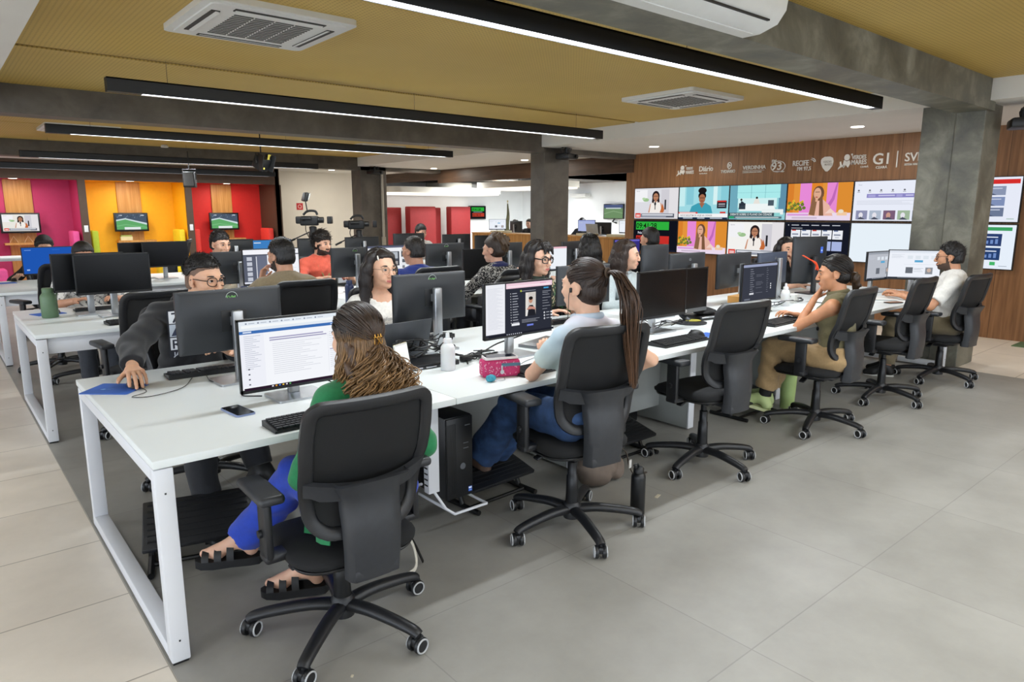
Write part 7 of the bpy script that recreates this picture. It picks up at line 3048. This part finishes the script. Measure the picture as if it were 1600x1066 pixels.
paths = []
dc = (CL - CEN) / RAD
dc /= np.linalg.norm(dc)
for i in range(420):
 A, e = math.radians(RNG.uniform(-115, 115)), math.radians(RNG.uniform(2, 88))
 d0 = np.array([math.sin(A) * math.cos(e), math.cos(A) * math.cos(e), math.sin(e)])
 if d0[1] > .55 and d0[2] < .62:
  continue
 if abs(d0[0]) > .8 and d0[2] < .1 and d0[1] > .15:
  continue
 kk = RNG.uniform(1., 1.06)
 ph = RNG.uniform(0, 6.28)
 pa = []
 for t in np.linspace(0, 1, 18):
  d = d0 * (1 - t) + dc * t
  if np.linalg.norm(d) < .05:
   d = d + np.array([.3, 0, .2])
  q = scalp(d, kk * (1 + .03 * math.sin(PI * t)))
  q = q + np.array([.003 * math.sin(9 * t + ph), 0, .003 * math.cos(8 * t + ph)]) * t
  pa.append(p.H + p.R @ (q * p.s))
 paths.append(pa)
add_strands(p, paths, .0032, .0024, '#1a120d', '#4a3422', M_STRAND, 'hair_pulled_back', .5, 1.4)
pa1 = fall_paths(p, 900, .29, az=(78, 282), el0=(-25, 10), out=1.16, wave=.017, freq=3.2, spread=1.35, K=36, leave=-22, sway=.03, droop=.03)
add_strands(p, pa1, .003, .0017, '#241811', '#a07a4e', M_STRAND, 'hair_curls', .42, .8)
paths = []
for i in range(820):
 ph, fr = RNG.uniform(0, 6.28), RNG.uniform(2.4, 4.6)
 sx, sy = max(-.12, min(.12, RNG.normal(0, .062))), RNG.uniform(-.06, .09)
 ln = RNG.uniform(.2, .33)
 pa = []
 for t in np.linspace(0, 1, 34):
  w = .004 + .016 * min(1, t * 2)
  q = CL + np.array([sx * min(1, t * 1.8) + w * math.sin(fr * 6.28 * t + ph), -.006 - .035 * math.sin(min(1, t * 1.5) * PI / 2) + sy * min(1, t * 1.6) * .8 + w * math.cos(fr * 6.28 * t + ph), 0])
  pa.append(p.H + p.R @ (q * p.s) + np.array([0, 0, -ln * t]))
 paths.append(pa)
add_strands(p, paths, .0032, .0017, '#4a3422', '#ab8558', M_STRAND, 'hair_tail', .45, .9)
p.lock(tress(p, [(0, -.085, -.02), (0, -.095, -.08), (.0, -.085, -.18), (0, -.08, -.25)], [.03, .045, .05, .02], .03) + tress(p, [(.05, -.05, -.03), (.065, -.06, -.12), (.06, -.07, -.2)], [.035, .036, .02], .03) + tress(p, [(-.05, -.05, -.03), (-.065, -.06, -.12), (-.06, -.07, -.2)], [.035, .036, .02], .03), .008, .005, 'hair_underlayer', hair_mat('#4a3422'), 160.)
m = MB()
RR = Matrix(p.R.tolist())
m.M = Matrix.Translation(Vector(p.L(.004, -.128, -.012))) @ RR.to_4x4()
m.tube([(-.016, -.004, .014), (.016, -.004, .014), (.016, -.004, -.014), (-.016, -.004, -.014)], .0025, 6, closed=True)
m.tube([(-.008, -.006, .014), (.008, -.008, -.012)], .002, 6)
m.tube([(.008, -.006, .014), (-.008, -.008, -.012)], .002, 6)
for k in range(3):
 m.tube([(-.012 + .012 * k, -.005, .014), (-.012 + .012 * k, -.004, .024)], .002, 6)
m.build('hair_clasp', mat('gold', '#b98a3e', .25, .9), p.hairobj, 60)

# ---------------------------------------------------------------- ponytailed woman
p = Person('woman with a long brown ponytail in a pale blue t-shirt and jeans, seen from behind', (1.79, -.17, 0), .0, True, '#e0b296', '#2b1d15', 1.0, lean=-.06, nod=.03, turn=.16, hip=.575,
           wl=(.06, .29, .825), wr=(.27, .1, .7), pole_l=(-1.2, -.3, -.55), pole_r=(1., -.4, -.6), hand_l=dict(curl=1.0, n=(.9, .1, -.3), d=(.1, .8, .5)), hand_r=dict(curl=.5),
           knees=[(.1, .42, .55), (-.08, .4, .56)], feet=[((.02, .72, .2), (.0, 1, .2)), ((-.1, .66, .22), (-.35, 1, .1))], vox=.007, head_vox=.0032)
p.body()
TD = mat('cloth_tie_dye', vcol=True, rough=.85, var=.04, bump=.25, bscale=500)


def tie(V, p):
 n = .5 + .5 * np.sin(9 * V[:, 0] + 6 * V[:, 2] + 2 * np.sin(11 * V[:, 1] + 5 * V[:, 2]))
 a, b, c = np.array(lin('#bcd6ea')), np.array(lin('#e6e0ea')), np.array(lin('#cfdcd6'))
 k = np.clip((V[:, 2:3] - .85) / .2, 0, 1)
 return (a * n[:, None] + b * (1 - n[:, None])) * k + c * (1 - k) * .9


p.shirt(TD, .62, t=.012, amp=.003, col=tie, collar=mat('collar_blue', '#c6d5e6', .8))
DEN = mat('denim', '#2c466e', .85, var=.35, scale=22, bump=.4, bscale=900)
p.trousers(DEN, t=.018, amp=.005, length=.9, flare=.028)
p.shoes(mat('boot_taupe', '#5f4a3e', .7, var=.12), mat('sole_taupe', '#8a7a6a', .7), boot=True, name='boot')
p.cap(th=.006, front=(.088, .085), side=(.05, -.002), nape=-.085, vox=.004, amp=.0008)
TB = np.array([.0, -.125, .062])
paths = []
dcb = (TB - CEN) / (RAD * .97)
dcb /= np.linalg.norm(dcb)
for i in range(560):
 A, e = math.radians(RNG.uniform(-180, 180)), math.radians(RNG.uniform(-50, 88))
 d0 = np.array([math.sin(A) * math.cos(e), math.cos(A) * math.cos(e), math.sin(e)])
 if d0[1] > .0 and d0[2] < .62 * min(1., d0[1] / .5) and d0[1] > .42:
  continue
 if d0[1] > -.25 and d0[2] < -.1:
  continue
 kk = RNG.uniform(.955, .99)
 pa = [p.H + p.R @ (scalp(d0 * (1 - t) + dcb * t if np.linalg.norm(d0 * (1 - t) + dcb * t) > .05 else d0, kk) * p.s) for t in np.linspace(0, 1, 16)]
 paths.append(pa)
add_strands(p, paths, .0026, .0024, '#2a1b13', '#35241a', M_STRAND, 'hair_pulled_back', .35)
paths = []
for i in range(520):
 r_, th_ = abs(RNG.normal(0, 1)), RNG.uniform(0, 6.28)
 ox, oy = r_ * math.cos(th_), r_ * math.sin(th_)
 ln = RNG.uniform(.3, .52)
 ph = RNG.uniform(0, 6.28)
 pa = []
 for t in np.linspace(0, 1, 26):
  w = .008 + .022 * min(1, t * 2.2) * (1 - .8 * max(0, t - .4) / .6)
  arc = .07 * math.sin(min(1, t * 3.2) * PI / 2)
  q = TB + np.array([ox * w * .75 + .008 * math.sin(6 * t + ph * .4), -arc + oy * w * .6 + .03 * max(0, t - .3), .026 * math.sin(min(1, t * 4.5) * PI)])
  pa.append(p.H + p.R @ (q * p.s) + np.array([.07 * t ** 1.4, -.055 * min(1, t * 2.5), -ln * t ** 1.25]))
 paths.append(pa)
add_strands(p, paths, .0038, .002, '#35241a', '#5c412e', M_STRAND, 'ponytail', .4, .9)
m = MB()
m.tube([p.L(.016 * math.cos(a), -.13 + .0 * a, .064 + .018 * math.sin(a)) for a in [2 * PI * i / 18 for i in range(18)]], .006, 8, closed=True)
m.build('hair_tie', mat('hair_tie', '#4a3a2c', .8), p.hairobj, 60)
m = MB()
m.tube(bez([p.L(-.083, .01, -.012), p.L(-.09, .015, -.03), p.L(-.075, .03, -.09), p.L(-.05, .06, -.2), p.L(.0, .13, -.3)], 20), .0016, 5)
m.box(tuple(p.L(-.086, .008, -.012)), (.012, .012, .022), bev=.004)
m.build('earphone', M_BLACK, p.root, 60)

# ---------------------------------------------------------------- woman in olive
p = Person('woman in an olive sleeveless top, chin resting on her tattooed hand', (4.29, -.2, 0), .12, True, '#c98f6b', '#15100d', .97, lean=.03, side=-.03, nod=.12, turn=.4, hip=.515,
           wl=('head', .03, .125, -.165), wr=(.12, .34, .78), pole_l=(-.55, .3, -1), pole_r=(1, 0, -1), hand_l=dict(curl=1.2, d=(.55, -.3, .75), n=(.3, -.95, .1)), hand_r=dict(curl=.6),
           knees=[(.1, .4, .54), (-.06, .42, .55)], feet=[((.06, .5, .17), (.1, 1, .15)), ((-.08, .46, .17), (-.1, 1, .15))], vox=.007, head_vox=.0032)
p.body()
OL = cloth('olive', '#6e674a')
o = p.shirt(OL, 0, t=.012, amp=.004, name='sleeveless_top', collar=OL, neck=.07)
m = MB()
ring = []
for k in range(30):
 a = 2 * PI * k / 30
 ring.append(p.N + p.rt * math.sin(a) * .105 + p.fw * (math.cos(a) * .08 + .0) - p.up * (.03 + .02 * math.cos(a) - .012 * math.sin(3 * a)))
m.tube(ring, [.022 + .006 * math.sin(2.3 * k) for k in range(30)], 8, closed=True)
m.build('cowl_collar', OL, o, 60)
p.trousers(cloth('khaki', '#a3875f'), t=.02, amp=.007, length=.8, flare=.01)
p.shoes(mat('shoe_green', '#b9c98a', .6), mat('sole_lime', '#d3dba8', .6), sock=mat('sock_black', '#151515', .8))
p.cap(th=.006, front=(.084, .088), side=(.05, .004), nape=-.09, vox=.004, amp=.0008)
paths = []
TB = np.array([.0, -.122, -.035])
dcb = (TB - CEN) / RAD
dcb /= np.linalg.norm(dcb)
for i in range(360):
 A, e = math.radians(RNG.uniform(-180, 180)), math.radians(RNG.uniform(-35, 88))
 d0 = np.array([math.sin(A) * math.cos(e), math.cos(A) * math.cos(e), math.sin(e)])
 if d0[1] > .4 and d0[2] < .6 or d0[1] > -.2 and d0[2] < -.05:
  continue
 kk = RNG.uniform(.98, 1.04)
 paths.append([p.H + p.R @ (scalp(d0 * (1 - t) + dcb * t if np.linalg.norm(d0 * (1 - t) + dcb * t) > .05 else d0, kk) * p.s) for t in np.linspace(0, 1, 16)])
paths.sort(key=lambda q: -(np.array(q[0]) - p.H) @ p.R[:, 2])
n1 = len(paths) * 5 // 6
add_strands(p, paths[:n1], .0032, .0026, '#15100d', '#2a1d15', M_STRAND, 'hair_pulled_back', .4)
add_strands(p, [q for q in paths[n1:]], .0032, .0026, '#2a1d15', '#c9a868', M_STRAND, 'hair_blond_streaks', .3, 1.4)
m = MB()
p.lock([el(p.L(0, -.13, -.04), _v((.035, .03, .035)), p.R, .01)] + tress(p, [(0, -.13, -.05), (.01, -.14, -.1), (.02, -.12, -.15)], [.03, .022, .008], .02), .006, .004, 'hair_bun', hair_mat('#3a2a1c'), 300.)
# tattoo lines on the forearm
E_, W_ = p.arm[-1][1], p.arm[-1][2]
ax_ = (W_ - E_) / np.linalg.norm(W_ - E_)
nn = np.cross(ax_, _v((0, 0, 1)))
nn /= np.linalg.norm(nn)
bb = np.cross(ax_, nn)
m = MB()
for k in range(9):
 f = .45 + .06 * k
 r_ = p.ar * (.88 + (.6 - .88) * max(0, (f - .35) / .65)) + .0006
 c0 = E_ + (W_ - E_) * f
 a0 = RNG.uniform(-.6, .3)
 m.tube([c0 + ax_ * .012 * math.sin(4 * a) + (nn * math.cos(PI + a) + bb * math.sin(PI + a)) * r_ for a in [a0 + .16 * i for i in range(6)]], .0009, 4)
m.build('tattoo', mat('ink', '#3a3230', .6), p.bodyobj, 60)

# ---------------------------------------------------------------- man in white
p = Person('bearded man in a white t-shirt at the far right desk end', (6.56, -.16, 0), .3, False, '#c08a68', '#0f0c0b', 1.0, beard='#4a372c', lean=.02, nod=.06, turn=.0, hip=.51,
           wl=(-.22, .38, .78), wr=(.0, .4, .78), pole_l=(-.8, -.4, -1), pole_r=(.8, -.4, -1), hand_l=dict(curl=.6), hand_r=dict(curl=.6), vox=.008, head_vox=.0038, hand_vox=.0036)
p.body()
WT = cloth('white', '#dfddd8')
o = p.shirt(WT, .8, t=.016, amp=.004, collar=mat('collar_dark', '#3a3f42', .8), loose=.004)
p.trousers(cloth('khaki_dark', '#6b6049'), t=.018, amp=.005)
p.shoes(mat('shoe_black', '#141414', .6), SOLE_W)
K_ = dict(th=.009, front=(.083, .09), side=(.04, -.012), nape=-.06, top=.008)
p.cap(vox=.0045, amp=.001, **K_)
short_hair(p, 800, .022, .002, lift=.5, comb=(0, -.6, .5), **K_)
p.glasses(M_GLASS_B)
picture('shirt_print', [('e', .3, .7, .18, .22, '#7a6a66'), ('e', .3, .7, .12, .15, '#d9d6d2'), ('e', .65, .6, .2, .2, '#8a5a56'), ('e', .65, .6, .13, .12, '#d9d6d2'), ('r', .2, .2, .8, .3, '#7a6a66'), ('r', .3, .05, .7, .14, '#8a5a56')], .13, .16, o, M_PRINT, tuple(p.chest - p.fw * .139 + p.up * .05 + p.rt * .02))

# ---------------------------------------------------------------- man in the dark hoodie
p = Person('man with black-rimmed glasses in a dark hoodie, hand on a mouse', (.565, 1.72, 0), PI, False, '#cf9f80', '#15110f', 1.03, lean=.17, side=-.13, nod=.1, turn=.42, hip=.55,
           wr=(.365, .52, .808), wl=(-.12, .4, .81), pole_r=(1, -.5, -.3), pole_l=(-1, -.3, -.8), hand_r=dict(curl=.5, d=(.06, 1, -.02), spread=.25), hand_l=dict(curl=.4),
           knees=[(.1, .42, .54), (-.14, .42, .54)], feet=[((.14, .74, .1), (.15, 1, -.15)), ((-.16, .62, .2), (-.7, .7, -.3))], vox=.007, head_vox=.003, hand_vox=.0026)
p.body()
HD = cloth('charcoal', '#1d1e21', .9)
p.shirt(HD, 1.88, t=.018, amp=.005, name='hoodie', collar=mat('collar_navy', '#151b30', .85))
pr = [rc(p.N - p.fw * .06 + p.rt * q * .05, p.N - p.fw * .075 - p.up * .05, .05, .04, .03) for q in (1, -1)] + [rc(p.N - p.fw * .05 + p.rt * .09 + p.up * .0, p.N - p.fw * .05 - p.rt * .09, .034, .034, .03)]
V, F = surf(pr, .007, wrinkle(.003, 70.))
mesh_obj('hood', V, F, HD, None, None, p.root, 179)
p.trousers(cloth('black_jeans', '#14161c'), t=.014, amp=.005)
p.shoes(mat('boot_black', '#0f0f10', .5), SOLE_B, sock=mat('sock_white', '#d5d5d2', .8), boot=True, name='boot')
K_ = dict(th=.007, front=(.083, .082), side=(.03, .034), nape=.02, top=.01)
p.cap(vox=.0035, amp=.0006, **K_)
short_hair(p, 900, .018, .0016, lift=.7, **K_)
hf, nzf, cutf = hair_cap(p.H, p.R, p.s, th=.0025, front=(.08, .07), side=(.03, -.005), nape=-.055)
V, F = surf(hf, .004, None, (cutf,))
mesh_obj('hair_fade', V, F, mat('hair_fade', '#6e5546', .7, var=.15, scale=150), None, None, p.hairobj, 179)
p.glasses(M_GLASS_B, .026, .0225, .0022, 2.3)
fr = [('r', 0, 0, 1, 1, '#121522'), ('r', .05, .72, .42, .98, '#d7dade'), ('t', '7', .14, .74, .3, '#15182a', 1.1), ('r', .05, .44, .95, .7, '#aeb8c4'), ('p', [(.1, .46), (.3, .68), (.5, .48), (.7, .66), (.9, .46)], '#2a3248'), ('r', .05, .16, .95, .42, '#d2d6dc'), ('t', 'R', .12, .19, .27, '#15182a', 1.1), ('t', 'A', .55, .19, .27, '#15182a', 1.1), ('t', 'JAUTEX', .12, .03, .12, '#c9ced8', 1.2)]
picture('shirt_print', fr, .15, .25, p.shirtobj, M_PRINT, tuple(p.chest + p.fw * .146 + p.up * .03 + p.rt * .1), rz=PI)
p.shirtobj.children[-1].rotation_euler = (.06, 0, PI)
m = MB()
m.lathe([(.003, -.004), (.02, -.004), (.022, 0), (.02, .004), (.003, .004)], tuple(p.waist + p.fw * .16 - p.up * .06 - p.rt * .05), 18, axis='Y')
m.build('badge_reel', M_SILV, p.root)

# ---------------------------------------------------------------- smiling woman
p = Person('smiling woman with long dark hair, wire glasses and a white t-shirt behind the second monitor', (1.74, 1.66, 0), PI, True, '#d9a98c', '#1a1210', 1.02, smile=1., lean=.04, nod=.02, turn=.12, tilt=-.04, hip=.53,
           wl=(-.06, .36, .8), wr=(.14, .36, .8), hand_l=dict(curl=.5), hand_r=dict(curl=.5), pole_l=(-.7, -.3, -1), pole_r=(.7, -.3, -1), vox=.008, head_vox=.0032, hand_vox=.003)
p.body()
WT2 = cloth('offwhite', '#e2dfd8')
o = p.shirt(WT2, .85, t=.014, amp=.003, neck=.105)
picture('shirt_print', [('t', 'Manifesto', .0, .72, .3, '#8c8a86', .8), ('e', .3, .4, .14, .2, '#a5a29e'), ('e', .3, .4, .1, .14, '#e2dfd8'), ('e', .65, .35, .16, .2, '#a5a29e'), ('e', .65, .35, .11, .14, '#e2dfd8'), ('r', .1, .02, .8, .08, '#a5a29e')], .15, .11, o, M_PRINT, tuple(p.chest + p.fw * .152 - p.up * .04), rz=PI)
p.trousers(cloth('grey', '#3a3d44'))
long_hair(p, .3, 1.15, vox=.006, front_gap=.062)
pa = fall_paths(p, 260, .3, az=(75, 285), el0=(10, 85), out=1.2, wave=.01, freq=1.6, spread=1.15, K=24, leave=-10, sway=.02)
add_strands(p, pa, .0034, .002, '#17100e', '#2a1c17', M_STRAND, 'hair_strands', .35)
p.glasses(M_GLASS_W, .0235, .0215, .0012, 2.)
m = MB()
m.lathe([(.001, -.006), (.006, -.003), (.007, 0), (.006, .003), (.001, .006)], tuple(p.L(.079, .0, -.05)), 12)
m.build('earring', M_SILV, p.bodyobj, 60)
m = MB()
m.box(tuple(p.L(.066, .058, .075)), (.008, .02, .03), bev=.003, rot=Euler((.6, .2, -.6)))
m.build('hair_slide', mat('pearl', '#e2dcd2', .25), p.hairobj)

# ---------------------------------------------------------------- woman in black-rimmed glasses
p = Person('woman with a dark shoulder-length fringe, black-rimmed glasses and a leaf-print shirt', (3.1, 1.66, 0), PI, True, '#dcae94', '#171110', 1.03, lean=.05, nod=.1, turn=.1, hip=.54, vox=.009, head_vox=.0034, hand_vox=.0036)
p.body()
LP = mat('cloth_leaf_print', vcol=True, rough=.85, var=.05)


def leaf(V, p):
 n = np.sin(70 * V[:, 0] + 3 * np.sin(50 * V[:, 2])) * np.sin(64 * V[:, 2] + 3 * np.sin(60 * V[:, 0] + 30 * V[:, 1]))
 a, b, c = np.array(lin('#161a14')), np.array(lin('#b9ad8a')), np.array(lin('#3f6a44'))
 return np.where(n[:, None] > .45, b, np.where(n[:, None] < -.6, c, a))


p.shirt(LP, .95, t=.014, col=leaf, collar=mat('collar_blackgreen', '#1c2a20', .8), vox=.007)
p.trousers(cloth('grey', '#3a3d44'))
long_hair(p, .16, 1.0, vox=.006, front_gap=.052)
pa = fall_paths(p, 220, .17, az=(70, 290), el0=(10, 85), out=1.2, wave=.008, freq=1.5, spread=1.1, K=20, leave=-10)
add_strands(p, pa, .0034, .002, '#150f0e', '#241917', M_STRAND, 'hair_strands', .35)
p.lock(tress(p, [(.02, .05, .115), (.03, .085, .085), (.045, .095, .05)], [.02, .016, .006], .01) + tress(p, [(-.02, .05, .115), (-.03, .085, .085), (-.045, .095, .045)], [.02, .016, .006], .01) + tress(p, [(0, .05, .117), (.005, .09, .085), (.012, .1, .055)], [.018, .012, .004], .01), .0045, .002, 'hair_fringe')
p.glasses(M_GLASS_B, .0265, .021, .0042, 3.)

# ---------------------------------------------------------------- brown-haired woman near the clock panel
p = Person('woman in profile with long brown hair and a pale shirt, left of the upright monitor', (4.12, 1.66, 0), PI, True, '#d9ab90', '#2b1e17', 1.0, lean=.05, nod=.05, turn=.55, hip=.54, vox=.009, head_vox=.0036, hand_vox=.0036)
p.body()
p.shirt(cloth('pale_blue_grey', '#b5c0c2'), 1.8, t=.014, collar=mat('collar_pale', '#aab6b9', .8))
p.trousers(cloth('grey', '#3a3d44'))
long_hair(p, .22, 1.0, vox=.006, front_gap=.052)
pa = fall_paths(p, 200, .23, az=(75, 285), el0=(10, 85), out=1.2, wave=.01, freq=1.6, spread=1.1, K=22, leave=-10)
add_strands(p, pa, .0034, .002, '#241812', '#6a4c33', M_STRAND, 'hair_strands', .35)

# ---------------------------------------------------------------- woman resting her chin
p = Person('woman in black with her hand on her mouth between two monitor backs', (6.55, 1.55, 0), PI, True, '#d6a68a', '#100c0b', 1.0, lean=.1, nod=.05, turn=-.5, hip=.52,
           wl=('head', .0, .125, -.15), wr=(.3, .42, .79), pole_l=(-.8, .1, -1), hand_l=dict(curl=1.1, d=(.2, .2, .95), n=(.2, -.95, .1)), hand_r=dict(curl=.4), vox=.009, head_vox=.0036, hand_vox=.0036)
p.body()
p.shirt(cloth('black', '#121214'), 1.5, t=.014, collar=cloth('black', '#121214'))
p.trousers(cloth('black', '#121214'))
long_hair(p, .26, 1.0, vox=.007, front_gap=.05)

# ---------------------------------------------------------------- second row, backs towards us
def seated(label, x, y, rz, fem, skin, hair, shirt, sleeve=.85, **k):
 kw = dict(vox=.011, head_vox=.0045, hand_vox=.0045)
 kw.update(k)
 q = Person(label, (x, y, 0), rz, fem, skin, hair, **kw)
 q.body()
 q.shirt(shirt, sleeve, t=.015, amp=.004, collar=shirt, vox=.009)
 q.trousers(cloth('grey', '#3a3d44'))
 return q


p = seated('man in tan seen from behind with a hand raised to his face', 1.56, 2.68, 0, False, '#c69274', '#120e0c', cloth('tan', '#8d7e64'), beard='#2e231d', lean=.03, turn=.3, nod=.12, hip=.575, size=1.02,
           wl=(-.12, .2, 1.0), pole_l=(-1, .2, -1), hand_l=dict(curl=.9, d=(.3, .1, .9), n=(.7, -.6, 0)))
K_ = dict(th=.01, front=(.085, .09), side=(.03, -.01), nape=-.07, top=.008)
p.cap(**K_)
short_hair(p, 900, .012, .002, lift=.35, comb=(0, -.4, -.6), **K_)
p = seated('man in a royal blue collared shirt seen from behind, left of the sticker monitor', 2.74, 2.72, 0, False, '#c08c70', '#1d1815', cloth('royal', '#263a8a'), 1.8, lean=.03, turn=.25, nod=.05, hip=.575, width=1.08)
K_ = dict(th=.006, front=(.08, .09), side=(.03, -.005), nape=-.055, top=.005)
p.cap(**K_)
short_hair(p, 700, .015, .002, '#2a2420', '#4a4340', lift=.5, comb=(0, -.4, -.6), **K_)
p.glasses(M_GLASS_W, th=.0013)
p = seated('woman with curly gathered-up brown hair and a dotted black blouse, seen from behind', 3.62, 2.7, 0, True, '#d0a088', '#2e2118', mat('cloth_dotted', vcol=True, rough=.85), 1.2, lean=.05, turn=.45, nod=.1, hip=.56)


def dots(V, p):
 n = RNG.random(len(V))
 return np.where(n[:, None] > .72, np.array(lin('#c9c6c0')), np.array(lin('#17171a')))


bpy.data.objects.remove(p.shirtobj.children[0])
bpy.data.objects.remove(p.shirtobj)
p.shirt(MATS['cloth_dotted'], 1.2, t=.015, amp=.003, col=dots, vox=.007, collar=cloth('navy', '#1e2454'))
m = MB()
m.tube([p.N + p.rt * math.sin(a) * .085 + p.fw * math.cos(a) * .075 - p.up * (.012 + .02 * math.cos(a)) for a in [2 * PI * i / 24 for i in range(24)]], .022, 8, closed=True)
m.build('navy_scarf', cloth('navy', '#1e2454'), p.root, 60)
p.cap(th=.014, front=(.088, .086), side=(.04, -.002), nape=-.075)
p.lock([el(p.L(0, -.11, .075), _v((.06, .05, .055)), p.R, .02), el(p.L(0, -.05, .12), _v((.05, .05, .035)), p.R, .03), el(p.L(0, -.12, .02), _v((.045, .035, .05)), p.R, .03)], .006, .007, 'hair_updo', hair_mat('#4a3724'), 170.)
p = seated('woman with long dark curly hair seen from behind, left of the purple screen', 4.86, 2.68, 0, True, '#c99a80', '#120d0c', cloth('cream', '#c9bfae'), 1.8, lean=.03, turn=-.1, hip=.545)
long_hair(p, .22, 1.15)
pa = fall_paths(p, 160, .24, az=(60, 300), el0=(0, 85), out=1.25, wave=.02, freq=3.5, spread=1.2, K=28, leave=-10)
add_strands(p, pa, .005, .003, '#0f0b0a', '#1e1613', M_STRAND, 'hair_curls', .35)
p = seated('dark-haired person in black seen from behind, in front of the clock panel', 5.84, 2.68, 0, True, '#b98a70', '#0f0b0a', cloth('black', '#121214'), 1.8, lean=.0, turn=.1, hip=.6, size=1.0)
p.cap(th=.016, front=(.085, .09), side=(.03, -.01), nape=-.08, top=.008)

# second row, facing us
p = seated('person in a patterned white shirt typing behind the large black monitors at the left', .58, 4.86, PI, False, '#c08c6e', '#14100e', mat('cloth_sketch_print', vcol=True, rough=.85), .9, lean=.1, nod=.25, hip=.53,
           wr=(.14, .42, .79), wl=(-.16, .42, .79))


def sketch(V, p):
 n = np.sin(60 * V[:, 0] + 40 * V[:, 2] + 3 * np.sin(40 * V[:, 2])) * np.sin(50 * V[:, 2] - 45 * V[:, 0] + 2 * np.sin(33 * V[:, 1]))
 return np.where(np.abs(n[:, None]) < .12, np.array(lin('#3a3f48')), np.array(lin('#d9d8d4')))


bpy.data.objects.remove(p.shirtobj.children[0])
bpy.data.objects.remove(p.shirtobj)
p.shirt(MATS['cloth_sketch_print'], .9, t=.015, amp=.003, col=sketch, vox=.007, collar=WT)
p.cap(th=.012, front=(.085, .085), side=(.03, -.01), nape=-.06, top=.004)
p.glasses(M_GLASS_B)
p = seated('young man with a short black fringe and beige shirt looking down behind the hoodie man', 1.76, 4.88, PI, False, '#d4a58a', '#14100f', cloth('beige', '#b0a58f'), .9, lean=.05, nod=.15, turn=.3, hip=.585, size=1.02)
K_ = dict(th=.01, front=(.089, .068), side=(.04, .0), nape=-.06, top=.008)
p.cap(**K_)
short_hair(p, 600, .022, .0024, lift=.4, **K_)
p = seated('bearded man in a coral t-shirt with a patterned lanyard, looking down', 2.82, 4.86, PI, False, '#d0a186', '#15100e', cloth('coral', '#c9553f'), .75, beard='#2e231d', lean=.05, nod=.12, turn=.35, hip=.57)
K_ = dict(th=.015, front=(.09, .066), side=(.045, -.005), nape=-.07, top=.014)
p.cap(amp=.003, **K_)
short_hair(p, 700, .045, .0026, '#120e0c', '#2a201a', lift=.5, **K_)
m = MB()
for q in (-1, 1):
 m.tube(bez([tuple(p.N + p.rt * q * .06 - p.fw * .02), tuple(p.N + p.rt * q * .075 + p.fw * .09 - p.up * .05), tuple(p.chest + p.rt * q * .04 + p.fw * .137 - p.up * .02), tuple(p.waist + p.fw * .142 + p.up * .03)], 16), .008, 6, flat=.4)
m.build('lanyard', mat('lanyard', '#7f7648', .7, var=.5, scale=120), p.root, 60)
m = MB()
m.box(tuple(p.waist + p.fw * .15 - p.up * .02), (.05, .006, .07), bev=.002)
m.build('badge', mat('badge_white', '#e0dfda', .4), p.root)
p = seated('woman with reddish-brown hair mostly hidden behind the woman with gathered-up hair', 5.24, 4.86, PI, True, '#cf9f86', '#3d2820', cloth('grey_knit', '#6b6a68'), 1.8, lean=.1, nod=.25, turn=.2, hip=.53)
long_hair(p, .2, 1.)
# third row
p = seated('black-haired person hidden behind the bright blue screen, hand on a mouse', .62, 7.74, PI, True, '#c99a80', '#0f0b0a', cloth('black', '#121214'), 1.4, lean=.05, nod=.2, hip=.49, wr=(.32, .36, .8), hand_r=dict(curl=.4))
p.cap(th=.024, front=(.088, .088), side=(.04, -.02), nape=-.1, top=.012, amp=.003)
p = seated('dark-haired person in white half hidden behind the man in royal blue', 5.95, 7.74, PI, False, '#cfa088', '#120e0c', WT, .9, lean=.05, nod=.2, hip=.57)
p.cap(th=.02, front=(.088, .085), side=(.04, -.02), nape=-.08, top=.01)
# far room
for x, y, h_, lb, hc, cl in ((12.6, 12.95, .64, 'far seated person with dark hair, left head of the pair behind the counter', '#15110f', cloth('black', '#121214')), (12.6, 12.35, .66, 'far seated person with dark hair, right head of the pair behind the counter', '#100c0b', cloth('black', '#121214')),
                             (12.7, 11.75, .66, 'far seated person with pale hair beside the middle column', '#a58a66', cloth('black', '#121214')), (12.7, 10.4, .7, 'lone far seated person with black hair right of the middle column', '#0d0b0a', cloth('grey', '#3a3d44'))):
 p = seated(lb, x, y, PI / 2 if x < 12.6 else PI / 2 + .3, False, '#c99a80', hc, cl, 1.6, hip=h_ - .07, vox=.016, head_vox=.008, hand_vox=.008)
 p.cap(th=.018, front=(.085, .085), side=(.035, -.01), nape=-.07, vox=.009)
for x, y, r, lb in ((.66, 7.78, PI, 'black office chair of the person behind the bright blue screen'), (5.95, 7.8, PI, 'black office chair of the person half hidden behind the man in royal blue'), (5.24, 4.9, PI, 'black office chair of the woman with reddish-brown hair'),
     (12.65, 12.95, PI / 2, 'far black office chair of the left head of the pair'), (12.65, 12.35, PI / 2, 'far black office chair of the right head of the pair'), (12.8, 11.75, PI / 2, 'far black office chair beside the middle column'), (12.8, 10.4, PI / 2, 'far black office chair of the lone far person')):
 c = copy_tree(proto)
 for ch in c.children:
  if ch.name.split('.')[0] in ('base_hub', 'base_arm', 'caster', 'gas_column'):
   ch.location = (0, 0, 0)
  if ch.name.split('.')[0] in ('seat', 'seat_shell', 'backrest_frame', 'backrest_bracket', 'armrest', 'armrest_post', 'tilt_mechanism'):
   ch.location.z += .08 + (.03 if ch.name.split('.')[0] in ('seat', 'seat_shell', 'tilt_mechanism') else 0)
 c['label'] = lab = lb
 place(c, x, y, r, 0)
